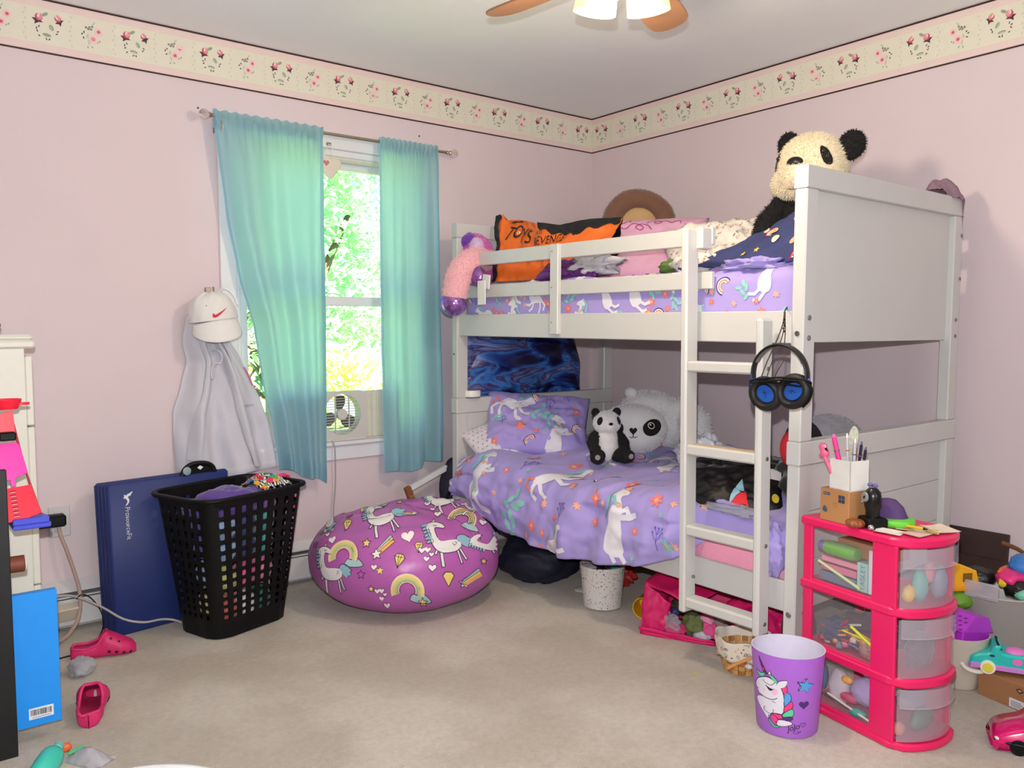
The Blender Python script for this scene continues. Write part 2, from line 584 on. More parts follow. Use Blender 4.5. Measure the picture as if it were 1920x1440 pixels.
# baseboard heater along the window wall
M_heat = mat('heater_enamel', (214, 212, 212), 0.4, var=0.02)
M_heatd = mat('heater_gap', (92, 92, 94), 0.6, var=0.05)
mb = MB().box((X0, -0.018, 0.012), (-0.01, 0, 0.175), 0.001)
hb = struct('baseboard_left', mb, M_heatd)
MB().add([(X0, -0.002, 0.19), (X0, -0.03, 0.172), (X0, -0.05, 0.158), (X0, -0.05, 0.152), (X0, -0.002, 0.18),
          (-0.01, -0.002, 0.19), (-0.01, -0.03, 0.172), (-0.01, -0.05, 0.158), (-0.01, -0.05, 0.152), (-0.01, -0.002, 0.18)],
         [(0, 1, 6, 5), (1, 2, 7, 6), (2, 3, 8, 7), (3, 4, 9, 8), (4, 0, 5, 9), (0, 4, 3, 2, 1), (5, 6, 7, 8, 9)]).build('top_hood', M_heat, hb)
MB().box((X0, -0.056, 0.022), (-0.01, -0.05, 0.118), 0.002).build('front_cover', M_heat, hb)
MB().box((X0, -0.048, 0.128), (-0.01, -0.03, 0.134), 0.001).build('damper_blade', M_heat, hb)
MB().box((X0, -0.054, 0.118), (-0.01, -0.046, 0.124), 0.001).build('cover_lip', M_heat, hb)
# plain baseboard on the other wall
mb = MB().box((-0.014, Y0, 0), (0, -0.06, 0.085), 0.003)
struct('baseboard_right', mb, M_trimw)
# ------------------------------------------------------------------ window, curtains, outdoors
def glass_mat(name, tint=(245, 250, 248), ref=0.06):
    m = bpy.data.materials.new(name); m.use_nodes = True
    t = m.node_tree; t.nodes.clear()
    o = t.nodes.new('ShaderNodeOutputMaterial'); a = t.nodes.new('ShaderNodeBsdfTransparent'); g = t.nodes.new('ShaderNodeBsdfGlossy')
    a.inputs['Color'].default_value = lin(tint); g.inputs['Roughness'].default_value = 0.03
    x = t.nodes.new('ShaderNodeMixShader'); fr = t.nodes.new('ShaderNodeFresnel'); fr.inputs['IOR'].default_value = 1.3
    t.links.new(fr.outputs[0], x.inputs[0]); t.links.new(a.outputs[0], x.inputs[1]); t.links.new(g.outputs[0], x.inputs[2]); t.links.new(x.outputs[0], o.inputs[0])
    return m
M_glass = glass_mat('window_glass')
win = bpy.data.objects.new('window_1', None); COL.objects.link(win); win['kind'] = 'structure'; win.location = (-1.69, 0, WZ0)
def wbox(name, lo, hi, m=M_trimw, b=0.003, parent=win):
    d = Vector((1.69, 0, -WZ0))
    if parent is not win: d = Vector((1.69, 0, -WZ0))
    return MB().box(Vector(lo) + d, Vector(hi) + d, b).build(name, m, parent)
for x in (WX0 - 0.07, WX1):
    wbox('side_casing', (x, -0.016, WZ0), (x + 0.07, 0, WZ1 + 0.07))
wbox('head_casing', (WX0, -0.016, WZ1), (WX1, 0, WZ1 + 0.07))
wbox('sill', (WX0 - 0.09, -0.034, WZ0 - 0.022), (WX1 + 0.09, 0.07, WZ0 + 0.002), b=0.006)
wbox('apron', (WX0 - 0.07, -0.016, WZ0 - 0.09), (WX1 + 0.07, 0, WZ0 - 0.022))
for x in (WX0, WX1 - 0.02):
    wbox('jamb', (x, 0, WZ0), (x + 0.02, T, WZ1))
wbox('head_jamb', (WX0, 0, WZ1 - 0.03), (WX1, T, WZ1))
ZM = 1.32
def sash(name, z0, z1, y, wr):
    r = wbox(name, (WX0 + 0.02, y, z0), (WX0 + 0.02 + wr, y + 0.03, z1))
    for nm, lo, hi in (('stile', (WX1 - 0.02 - wr, y, z0), (WX1 - 0.02, y + 0.03, z1)), ('bottom_rail', (WX0 + 0.02 + wr, y, z0), (WX1 - 0.02 - wr, y + 0.03, z0 + wr)), ('top_rail', (WX0 + 0.02 + wr, y, z1 - wr), (WX1 - 0.02 - wr, y + 0.03, z1))):
        wbox(nm, lo, hi, parent=r)
    wbox('pane', (WX0 + 0.02 + wr - 0.003, y + 0.013, z0 + wr - 0.003), (WX1 - 0.02 - wr + 0.003, y + 0.016, z1 - wr + 0.003), M_glass, 0, parent=r)
sash('upper_sash', ZM - 0.02, WZ1 - 0.03, 0.075, 0.045)
sash('lower_sash', WZ0 + 0.002, ZM + 0.022, 0.04, 0.044)
wbox('roller_shade', (WX0 + 0.025, 0.012, 1.985), (WX1 - 0.025, 0.04, 2.03), mat('shade_cloth', (214, 212, 198), 0.8), 0.01)

# ---- outdoors
gm = mat('lawn_grass', (96, 140, 50), 0.9, var=0.3, scale=6)
o = MB().box((-8, 0.4, -1.2), (12, 16, -1.0), 0.0).build('ground', gm); o['kind'] = 'structure'
def leaf_mat(name, col):
    m = mat(name, col, 0.5, var=0.25, scale=3)
    t = m.node_tree; b = t.nodes['Principled BSDF']; out = [n for n in t.nodes if n.type == 'OUTPUT_MATERIAL'][0]
    tr = t.nodes.new('ShaderNodeBsdfTranslucent'); t.links.new(b.inputs['Base Color'].links[0].from_socket, tr.inputs['Color'])
    mx = t.nodes.new('ShaderNodeMixShader'); mx.inputs[0].default_value = 0.4
    t.links.new(b.outputs[0], mx.inputs[1]); t.links.new(tr.outputs[0], mx.inputs[2]); t.links.new(mx.outputs[0], out.inputs[0])
    return m
def foliage(name, label, cat, base, clumps, n, size, col, seed, trunk=0.05, group=None):
    rd = random.Random(seed)
    t = thing(name, label, cat, base, group=group)
    mb = MB()
    for k in range(n):
        c, r = clumps[rd.randrange(len(clumps))]
        d = Vector((rd.gauss(0, 1), rd.gauss(0, 1), rd.gauss(0, 1))).normalized() * (rd.random() ** 0.45)
        p = Vector(c) + Vector((d.x * r[0], d.y * r[1], d.z * r[2]))
        R_ = Matrix.Rotation(rd.uniform(0, 2 * PI), 3, 'Z') @ Matrix.Rotation(rd.uniform(-0.9, 0.9), 3, 'X')
        s_ = size * rd.uniform(0.6, 1.3)
        V = [p + R_ @ Vector(q) * s_ for q in ((0, -1, 0), (0.42, -0.2, 0.12), (0.3, 0.5, 0.08), (0, 1, -0.1), (-0.3, 0.5, 0.08), (-0.42, -0.2, 0.12))]
        mb.add(V, [(0, 1, 2, 3), (0, 3, 4, 5)])
    mb.build('leaves', leaf_mat(name + '_leaf_' + str(seed), col), t, 0, fix=False)['kind'] = 'stuff'
    mb = MB()
    for c, r in clumps[:6]:
        mb.tube([(0, 0, 0), (c[0] * 0.25, c[1] * 0.25, c[2] * 0.55), (c[0], c[1], c[2])], lambda q: trunk * (1 - 0.75 * q), 7)
    mb.build('branches', mat('bark', (92, 78, 62), 0.9, var=0.2, bump=0.4), t)
    return t
rd = random.Random(3)
def cl(n, bx, by, bz, r):
    return [((rd.uniform(*bx), rd.uniform(*by), rd.uniform(*bz)), (r * rd.uniform(.7, 1.2), r * rd.uniform(.7, 1.1), r * rd.uniform(.6, 1))) for _ in range(n)]
foliage('leafy_tree', 'tall pale green tree filling the upper part of the window view', 'tree', (1.3, 7.6, -1.0), cl(20, (-2.6, 1.8), (-.5, .8), (2.0, 5.2), 0.75), 5200, 0.10, (196, 228, 190), 11, 0.14)
foliage('leafy_tree', 'darker green tree standing behind the pale one outside the window', 'tree', (1.2, 10.5, -1.0), cl(22, (-5, 5), (-.6, .8), (1.0, 6.5), 1.3), 5200, 0.2, (176, 216, 178), 12, 0.2)
foliage('garden_shrub', 'bright yellow-green shrub behind the window fan', 'shrub', (0.55, 4.6, -1.0), cl(16, (-1.6, 1.3), (-.4, .5), (0.6, 2.0), 0.42), 3600, 0.075, (226, 236, 150), 13, 0.05)
foliage('garden_shrub', 'sunlit shrub showing low in the window behind the left curtain', 'shrub', (-0.9, 4.4, -1.0), cl(14, (-0.9, 0.9), (-.4, .5), (0.5, 2.1), 0.42), 2600, 0.075, (226, 236, 160), 14, 0.05)
foliage('vine_branch', 'vine with broad leaves hanging close to the window glass', 'vine', (-1.35, 1.4, -1.0), cl(5, (-0.12, 0.04), (-.1, .1), (1.9, 2.7), 0.12), 36, 0.06, (206, 226, 110), 15, 0.01)

# ---- curtain rod
M_brass = mat('brushed_nickel', (176, 164, 148), 0.35, metal=0.9, var=0.05)
M_crys = mat('glass_finial', (238, 226, 222), 0.06, trans=0.85, var=0.0)
RY = -0.085; RZ = 2.083
rod = thing('curtain_rod', 'thin metal curtain rod with clear ball ends above the window', 'curtain rod', (-1.69, RY, RZ))
MB().cyl((-0.585, 0, 0), (0.59, 0, 0), 0.007, 14).build('rod', M_brass, rod)
for sx in (-1, 1):
    e = MB().lathe([(0.007, 0), (0.010, 0.004), (0.006, 0.012), (0.009, 0.018), (0.012, 0.022), (0.008, 0.027)], 14, 0, Matrix.Translation((sx * 0.585, 0, 0)) @ Matrix.Rotation(sx * PI / 2, 4, 'Y')).build('end_cap', M_brass, rod)
    MB().ball((sx * 0.631, 0, 0), 0.021, 20, 14).build('finial', M_crys, rod)
    x = -0.556 if sx < 0 else 0.512
    b = MB().box((x - 0.006, 0.0, -0.012), (x + 0.006, 0.083, -0.004), 0.001).box((x - 0.012, 0.079, -0.055), (x + 0.012, 0.084, 0.02), 0.001).box((x - 0.006, -0.012, -0.012), (x + 0.006, -0.008, 0.012), 0.001)
    b.build('bracket', M_brass, rod)
MB().tube([(-0.56, -0.004, -0.012), (-0.562, -0.012, -0.03), (-0.556, -0.012, -0.05), (-0.562, -0.01, -0.062)], 0.0035, 8).build('hanging_clip', M_brass, rod)

# ---- curtains: satin, lit through from behind
def satin(name, col):
    m = mat(name, col, 0.38, var=0.05, scale=7, bump=0.06, bscale=12)
    t = m.node_tree; b = t.nodes['Principled BSDF']; out = [n for n in t.nodes if n.type == 'OUTPUT_MATERIAL'][0]
    b.inputs['Sheen Weight'].default_value = 0.3
    tr = t.nodes.new('ShaderNodeBsdfTranslucent'); tr.inputs['Color'].default_value = lin((194, 223, 244))
    mx = t.nodes.new('ShaderNodeMixShader'); mx.inputs[0].default_value = 0.6
    t.links.new(b.outputs[0], mx.inputs[1]); t.links.new(tr.outputs[0], mx.inputs[2]); t.links.new(mx.outputs[0], out.inputs[0])
    return m
M_teal = satin('teal_satin', (166, 214, 214))
def interp(tab, t):
    for (a, va), (b, vb) in zip(tab, tab[1:]):
        if t <= b:
            k = (t - a) / (b - a); k = k * k * (3 - 2 * k) * 0.3 + k * 0.7
            return va + (vb - va) * k
    return tab[-1][1]
def curtain(name, label, ltab, rtab, folds, bot, seed, nu=120, nv=60):
    t = thing(name, label, 'curtain', (-1.69, RY, RZ))
    ztop = RZ + 0.022
    def fn(u, v):
        zb = bot(u); z = ztop + (zb - ztop) * v
        xl, xr = interp(ltab, v), interp(rtab, v)
        x = xl + (xr - xl) * u
        y = RY - 0.006
        for a, f, ph, dr in folds:
            y += a * math.sin(2 * PI * f * u + ph + dr * v) * min(1, 0.25 + v * 1.6)
        y += 0.006 * math.sin(2 * PI * 15 * u + seed) * max(0, 1 - v * 9) + 0.004 * fbm(u * 4 + seed, v * 2)
        pk = abs(z - RZ)                                        # rod pocket wraps the rod
        if pk < 0.03: y = RY - 0.011 - 0.004 * math.sin(40 * u + seed) ** 2
        z += 0.004 * math.sin(2 * PI * 11 * u + seed) * (1 if v < 0.02 else 0)
        return (x + 1.69 + 0.002 * fbm(v * 9, u, seed), y - RY, z - RZ)
    p = MB().grid(fn, nu, nv).build('panel', M_teal, t, 180)
    def backpocket(u, v):
        q = fn(u, 0.0 + 0.045 * v); return (q[0], q[1] + 0.022 * math.sin(PI * (0.15 + 0.7 * v)) + 0.003, q[2])
    MB().grid(backpocket, 60, 5).build('rod_pocket', M_teal, t, 180)
    def hem(u, v):
        q = fn(u, 0.952 + 0.048 * v); return (q[0], q[1] - 0.0035 - 0.0015 * math.sin(PI * v), q[2])
    MB().grid(hem, nu, 4).build('hem', M_teal, t, 180)
    def side(u, v):
        q = fn(0.03 * u, v); return (q[0], q[1] - 0.003, q[2])
    MB().grid(side, 3, nv).build('side_seam', M_teal, t, 180)
    def side2(u, v):
        q = fn(1 - 0.03 * u, v); return (q[0], q[1] - 0.003, q[2])
    MB().grid(side2, 3, nv).build('side_seam', M_teal, t, 180)
    return t
curtain('curtain', 'teal satin curtain swept aside to the right, at the window beside the hanging white top',
        [(0, -2.285), (0.03, -2.28), (0.28, -2.235), (0.43, -2.19), (0.58, -2.125), (0.74, -2.09), (0.87, -2.045), (1, -2.02)],
        [(0, -1.789), (0.5, -1.793), (1, -1.806)],
        [(0.022, 2.3, 1.2, 0.5), (0.010, 4.4, 0.6, -0.4), (0.002, 7.5, 2.0, 0.3)], lambda u: 0.545 - 0.085 * u ** 1.5 + 0.01 * math.sin(9 * u), 1.0)
curtain('curtain', 'teal satin curtain hanging straight on the right side of the window by the bunk bed',
        [(0, -1.497), (0.5, -1.495), (1, -1.487)], [(0, -1.166), (0.5, -1.168), (0.85, -1.155), (1, -1.16)],
        [(0.024, 2.4, 2.6, 0.25), (0.008, 4.1, 0.2, 0.4), (0.002, 8.3, 1.0, 0.2)], lambda u: (0.478 + 0.008 * math.sin(12 * u)) if u < 0.6 else 0.478 + 0.03 * min(1, (u - 0.6) / 0.06), 4.0)

# ---- felt heart pouch hanging at the top of the window
t = thing('heart_ornament', 'small cream felt pouch with a pink heart hanging at the window top', 'ornament', (-1.725, -0.02, 1.975))
o = MB().prism(curve2([(0, 0), (-0.055, 0.075), (-0.06, 0.11), (-0.03, 0.115), (0, 0.10), (0.04, 0.098), (0.06, 0.08), (0.05, 0.055)], 4), -0.006, 0.006, 0, Matrix.Translation((0.0, 0, -0.085)) @ Matrix.Rotation(PI / 2, 4, 'X'), 0.003).build('pouch', mat('cream_felt', (222, 212, 196), 0.9, bump=0.3), t)
print_mesh('heart_print', [((196, 120, 118), heart_poly(-0.018, 0.072, 0.03))], plane_mapper((0, -0.006, -0.085), (1, 0, 0), (0, 0, 1)), t)
MB().tube([(-0.035, 0, 0.025), (-0.01, -0.004, 0.06), (0.0, -0.004, 0.075), (0.015, -0.004, 0.055), (0.022, 0, 0.01)], 0.0018, 6).build('string', mat('string', (230, 226, 216), 0.9), t)
MB().box((-0.012, -0.004, 0.07), (0.012, 0.012, 0.084), 0.002).build('hook', M_brass, t)

# ---- window fan
M_fan = mat('fan_grey_plastic', (205, 203, 196), 0.5, var=0.03)
M_fand = mat('fan_blade_plastic', (92, 94, 92), 0.5, var=0.05)
FX = -1.685
t = thing('window_fan', 'small grey twin window fan with round slatted grille on the sill', 'fan', (FX, -0.012, WZ0 + 0.002))
R0 = 0.098; CZ = 0.128
def plate_with_hole(x0, x1, z0, z1, r, cz, n=48):
    V = []; F = []
    for k in range(n):
        a = 2 * PI * k / n
        c, s_ = math.cos(a), math.sin(a)
        q = min((x1 if c > 0 else -x0) / max(abs(c), 1e-6), ((z1 - cz) if s_ > 0 else (cz - z0)) / max(abs(s_), 1e-6))
        V.append((r * c, cz + r * s_)); V.append((q * c, cz + q * s_))
    return V
V2 = plate_with_hole(-0.125, 0.135, 0.004, 0.238, R0, CZ)
mb = MB(); n = len(V2) // 2
V = [(x, -0.02, z) for x, z in V2] + [(x, 0.04, z) for x, z in V2]
F = []
for k in range(n):
    a, b = 2 * k, 2 * ((k + 1) % n)
    F += [(a, b, b + 1, a + 1), (a + 2 * n, a + 1 + 2 * n, b + 1 + 2 * n, b + 2 * n), (a, a + 2 * n, b + 2 * n, b), (a + 1, b + 1, b + 1 + 2 * n, a + 1 + 2 * n)]
mb.add(V, F); mb.build('housing', M_fan, t, 30)
MB().box((-0.36, -0.02, 0.004), (-0.127, 0.04, 0.238), 0.006).build('second_housing', M_fan, t)
MB().box((0.136, 0.0, 0.006), (0.30, 0.02, 0.236), 0.003).build('extension_panel', mat('fan_panel', (214, 212, 190), 0.5), t)
for k in range(5):
    x = 0.165 + k * 0.028
    MB().box((x, -0.004, 0.012), (x + 0.008, 0.0, 0.228), 0.001).build('panel_rib', M_fan, t)
for k in range(15):
    z = CZ - R0 + (k + 0.6) * 2 * R0 / 15.2
    hw = math.sqrt(max(1e-6, R0 ** 2 - (z - CZ) ** 2))
    MB().box((-hw, -0.019, z - 0.0013), (hw, -0.012, z + 0.0013), 0.0005).build('grille_bar', M_fan, t)
for x in (-0.036, 0.036):
    hw = math.sqrt(R0 ** 2 - x * x)
    MB().box((x - 0.002, -0.021, CZ - hw), (x + 0.002, -0.012, CZ + hw), 0.0005).build('grille_bar', M_fan, t)
MB().cyl((0, -0.024, CZ), (0, 0.01, CZ), 0.026, 24).build('hub_cover', M_fan, t)
for k in range(3):
    a = 0.6 + 2 * PI * k / 3
    pl = curve2([(0.02, -0.012), (0.05, -0.035), (0.085, -0.03), (0.09, 0.005), (0.075, 0.03), (0.04, 0.022), (0.02, 0.012)], 3)
    MB().prism(pl, -0.003, 0.003, 0, Matrix.Translation((0, 0.02, CZ)) @ Matrix.Rotation(a, 4, 'Y') @ Matrix.Rotation(PI / 2, 4, 'X') @ Matrix.Rotation(0.35, 4, 'X')).build('fan_blade', M_fand, t)
MB().box((-0.36, -0.024, 0.0), (0.30, 0.03, 0.007), 0.002).build('base_rail', M_fan, t)
MB().tube([(-0.06, -0.02, 0.006), (-0.055, -0.036, -0.012), (-0.05, -0.035, -0.05), (-0.044, -0.02, -0.2), (-0.055, -0.018, -0.33), (-0.06, -0.03, -0.44), (-0.05, -0.062, -0.5), (0.0, -0.08, -0.58), (0.06, -0.09, -0.635)], 0.003, 8).build('power_cord', mat('grey_cord', (168, 160, 152), 0.6), t)
# ------------------------------------------------------------------ bunk bed (foot end nearest, tilted a touch)
TL = 0.0135
BX, BY = -1.2, -2.168
def bedz(y): return TL * (y - BY)
M_bed = mat('bed_white_lacquer', (205, 204, 200), 0.38, var=0.02, scale=9, bump=0.05, bscale=40)
M_bolt = mat('steel_bolt', (150, 148, 146), 0.3, metal=0.9, var=0.1)
bed = thing('bunk_bed', 'white wooden bunk bed with panelled ends standing in the corner', 'bed', (BX, BY, 0), rot=(TL, 0, 0))
BW, BL = 1.075, 1.925
PX, PYd = 0.066, 0.044
def bb(name, lo, hi, b=0.004, parent=bed, m=M_bed, smooth=35):
    return MB().box(lo, hi, b).build(name, m, parent, smooth)
for ex in (0, BW - PX):
    for ey, zb in ((0, 0.0), (BL - PYd, -0.024)):
        bb('lower_post', (ex, ey, zb), (ex + PX, ey + PYd, 0.742))
        bb('upper_post', (ex, ey, 0.817), (ex + PX, ey + PYd, 1.603))
for ey, yp, yo in ((0, 0.022, -1), (BL - PYd, BL - 0.022 - 0.018, 1)):
    bb('lower_cap_rail', (-0.004, ey - 0.003, 0.742), (BW + 0.004, ey + PYd + 0.003, 0.817), 0.004)
    o = MB()
    pl = [(-0.002, 1.603), (BW + 0.002, 1.603), (BW + 0.002, 1.64), (BW - 0.01, 1.66), (BW - 0.035, 1.672), (-0.002, 1.672)]
    o.prism(pl, -(ey + PYd + 0.002), -(ey - 0.002), 0, Matrix.Rotation(PI / 2, 4, 'X'), 0.003).build('upper_cap_rail', M_bed, bed)
    bb('upper_panel', (PX - 0.003, yp, 1.128), (BW - PX + 0.003, yp + 0.018, 1.605), 0.002)
    for k in range(3):
        z0 = 0.26 + k * 0.161
        bb('lower_plank', (PX - 0.003, yp, z0), (BW - PX + 0.003, yp + 0.018, z0 + 0.1595), 0.0025)
    bb('lower_panel_back', (PX - 0.003, yp + 0.006, 0.262), (BW - PX + 0.003, yp + 0.012, 0.74), 0.001)
# side rails
for z0, z1 in ((1.125, 1.228), (0.262, 0.362)):
    for x in (0.012, BW - 0.036):
        bb('side_rail', (x, PYd - 0.002, z0), (x + 0.024, BL - PYd + 0.002, z1), 0.003)
# guard rails, front and back
GE = 0.365
for x, y0 in ((0.014, GE), (BW - 0.034, PYd)):
    for z0, z1 in ((1.457, 1.518), (1.306, 1.366)):
        bb('guard_rail', (x, y0, z0), (x + 0.02, BL - PYd + 0.002, z1), 0.003)
bb('guard_upright', (-0.008, 1.135, 1.14), (0.014, 1.185, 1.517), 0.003)
bb('guard_upright', (BW - 0.034 - 0.02, 1.0, 1.14), (BW - 0.034, 1.05, 1.517), 0.003)
for z in (1.486, 1.336, 1.19):
    MB().cyl((-0.0105, 1.172, z), (-0.006, 1.172, z), 0.003, 10).build('screw', M_bolt, bed)
# slats under the two mattresses
for zz in (1.13, 0.27):
    for k in range(11):
        y = 0.12 + k * 0.162
        bb('slat', (0.036, y, zz), (BW - 0.036, y + 0.07, zz + 0.016), 0.002, m=mat('slat_pine', (206, 176, 136), 0.7, var=0.08))
def bolt(p, d, r=0.0085):
    p, d = Vector(p), Vector(d)
    MB().cyl(p, p + d * 0.004, r, 14).build('bolt', M_bolt, bed)
for z in (1.206, 1.143):
    bolt((0.030, 0, z), (0, -1, 0)); bolt((BW - 0.03, 0, z), (0, -1, 0), 0.007)
bolt((0, 0.02, 1.157), (-1, 0, 0)); bolt((0, 0.022, 0.262), (-1, 0, 0), 0.0095)
for z in (1.53, 1.365): bolt((BW - 0.012, 0, z), (0, -1, 0), 0.007)
bolt((0, BL - 0.02, 1.035), (-1, 0, 0), 0.006); bolt((0, BL - 0.02, 0.36), (-1, 0, 0), 0.007)
for z in (0.33, 0.265): MB().cyl((PX - 0.02, -0.006, z), (PX - 0.02, 0.0, z), 0.008, 12).build('bolt', mat('dark_bolt', (52, 38, 60), 0.3, metal=0.6), bed)

# ladder
lad = thing('ladder', 'white wooden ladder leaning on the front of the bunk bed', 'ladder', (-1.28, -2.09, 0.0))
def lb(name, lo, hi, b=0.004, m=M_bed):
    return MB().box(lo, hi, b).build(name, m, lad)
lb('ladder_rail', (0, 0, 0.185), (0.064, 0.026, 1.205), 0.008)
lb('ladder_rail', (0, 0.298, 0.188), (0.064, 0.326, 1.515), 0.006)
lb('rail_hook', (0.045, 0.270, 1.445), (0.10, 0.298, 1.518), 0.004)
for z in (1.028, 0.742, 0.462, 0.207):
    rg = lb('rung', (0.004, 0.024, z), (0.062, 0.300, z + 0.036), 0.006)
    MB().box((0.012, 0.03, z + 0.0355), (0.056, 0.295, z + 0.0365), 0.0004).build('tread', mat('worn_wood', (214, 190, 158), 0.6, var=0.08) if z in (0.742,) else M_bed, rg)
for z in (1.046, 0.76, 0.48, 0.225):
    MB().cyl((0.036, -0.004, z), (0.036, 0.0, z), 0.007, 12).build('bolt', M_bolt, lad)
MB().cyl((0.045, 0.29, 0.31), (0.045, 0.299, 0.31), 0.006, 12).build('bolt', M_bolt, lad)
# ------------------------------------------------------------------ left side: hamper, mat, hanging top, shoes, shelf
M_black = mat('black_plastic', (10, 10, 11), 0.5, var=0.1, spec=0.25)
def rrect(hx, hy, r, s):
    """point on a rounded rectangle's outline, s in 0..1 from the middle of the -y side, going +x"""
    L = [2 * (hx - r), PI * r / 2, 2 * (hy - r), PI * r / 2] * 2
    tot = sum(L); d = ((s * tot) + (hx - r)) % tot
    C = [(-(hx - r), -hy), (hx - r, -(hy - r)), (hx, -(hy - r)), (hx - r, hy - r), (hx - r, hy), (-(hx - r), hy - r), (-hx, hy - r), (-(hx - r), -(hy - r))]
    for k in range(8):
        if d <= L[k] + 1e-9:
            q = d / L[k]
            if k % 2 == 0:
                e = k // 2
                return [(-(hx - r) + q * L[0], -hy), (hx, -(hy - r) + q * L[2]), ((hx - r) - q * L[0], hy), (-hx, (hy - r) - q * L[2])][e]
            e = k // 2
            cx, cy, a0 = [(hx - r, -(hy - r), -PI / 2), (hx - r, hy - r, 0), (-(hx - r), hy - r, PI / 2), (-(hx - r), -(hy - r), PI)][e]
            a = a0 + q * PI / 2
            return (cx + r * math.cos(a), cy + r * math.sin(a))
        d -= L[k]
    return C[0]
HC = (-2.348, -0.372, 0.0); HR = math.radians(17.5); HH = 0.555
ham = thing('laundry_hamper', 'tall black plastic laundry hamper with slotted sides full of clothes', 'laundry hamper', HC, HR)
def hsize(t): return 0.178 + 0.062 * t, 0.132 + 0.05 * t, 0.075
def hpt(s, t):
    a, b, r = hsize(t); x, y = rrect(a, b, r, s % 1.0); return Vector((x, y, 0.004 + t * (HH - 0.01)))
def hamper_walls():
    mb = MB()
    vid = {}
    def vert(s, t):
        k = (round(s % 1.0, 5), round(t, 5))
        if k not in vid:
            vid[k] = len(mb.v); mb.v.append(tuple(hpt(s, t)))
        return vid[k]
    def quad(a, b, c, d): mb.f.append((a, b, c, d)); mb.m.append(0)
    a0, b0, r0 = hsize(0.5)
    tot = 4 * (a0 - r0) + 4 * (b0 - r0) + 2 * PI * r0
    fl, fs, fc = 2 * (a0 - r0) / tot, 2 * (b0 - r0) / tot, (PI * r0 / 2) / tot
    # column edges: hole columns on each side, plain strips at the corners
    cols = []
    for c0, half, n in ((0.0, fl * 0.66, 8), (fl / 2 + fc + fs / 2, fs * 0.72, 6), (0.5, fl * 0.66, 8), (0.5 + fl / 2 + fc + fs / 2, fs * 0.72, 6)):
        cols.append((c0 - half, c0 + half, n))
    S = []                                                     # list of (s0,s1,is_hole)
    for i, (s0, s1, n) in enumerate(cols):
        for k in range(n): S.append((s0 + (s1 - s0) * k / n, s0 + (s1 - s0) * (k + 1) / n, True))
        nx = cols[(i + 1) % 4][0] + (1 if i == 3 else 0)
        for k in range(6): S.append((s1 + (nx - s1) * k / 6, s1 + (nx - s1) * (k + 1) / 6, False))
    rows = [(0.0, 0.06, False), (0.06, 0.13, False)]
    t = 0.13
    for k in range(12):
        h = 0.050 + 0.0034 * k
        rows.append((t, t + h, True)); t += h
    rows.append((t, 1.0, False))
    for s0, s1, hs in S:
        for t0, t1, ht in rows:
            if hs and ht:
                ds, dt = (s1 - s0), (t1 - t0)
                xs = (s0, s0 + ds * .29, s0 + ds * .37, s1 - ds * .37, s1 - ds * .29, s1)
                ts = (t0, t0 + dt * .18, t0 + dt * .27, t1 - dt * .27, t1 - dt * .18, t1)
                O = [vert(xs[i], t0) for i in (0, 2, 3, 5)] + [vert(s1, ts[2]), vert(s1, ts[3])] + [vert(xs[i], t1) for i in (5, 3, 2, 0)] + [vert(s0, ts[3]), vert(s0, ts[2])]
                I = [vert(xs[2], ts[1]), vert(xs[3], ts[1]), vert(xs[4], ts[2]), vert(xs[4], ts[3]), vert(xs[3], ts[4]), vert(xs[2], ts[4]), vert(xs[1], ts[3]), vert(xs[1], ts[2])]
                # outer ring O: 0 c00,1,2,3 c10,4,5,6 c11,7,8,9 c01,10,11
                for q in ((O[1], O[2], I[1], I[0]), (O[2], O[3], O[4], I[2]), (O[4], O[5], I[3], I[2]), (O[5], O[6], O[7], I[4]), (O[7], O[8], I[5], I[4]), (O[8], O[9], O[10], I[6]), (O[10], O[11], I[7], I[6]), (O[11], O[0], O[1], I[0])):
                    quad(*q)
                for q in ((O[2], I[2], I[1]), (O[5], O[7], I[4]), (O[8], I[6], I[5]), (O[11], I[0], I[7])):
                    mb.f.append(q); mb.m.append(0)
                mb.f.append((O[5], I[4], I[3])); mb.m.append(0)
            else:
                quad(vert(s0, t0), vert(s1, t0), vert(s1, t1), vert(s0, t1))
    return mb
o = hamper_walls().build('basket_wall', M_black, ham, 180)
modmesh(o, ('SOLIDIFY', dict(thickness=0.003, offset=-1)))
for p in o.data.polygons: p.use_smooth = False
mb = MB()
mb.grid(lambda u, v: hpt(u, 0.0) * (1 - v * 0.98) + Vector((0, 0, 0.002)), 64, 3, cu=True); mb.build('bottom', M_black, ham, 180)
def rimf(u, v):
    p = hpt(u, 1.0); n = Vector((p.x, p.y, 0)).normalized(); a = 2 * PI * v
    return p + n * (0.010 + 0.012 * math.cos(a)) + Vector((0, 0, 0.001 + 0.009 * math.sin(a)))
MB().grid(rimf, 96, 8, cu=True, cv=True).build('rim', M_black, ham, 180)

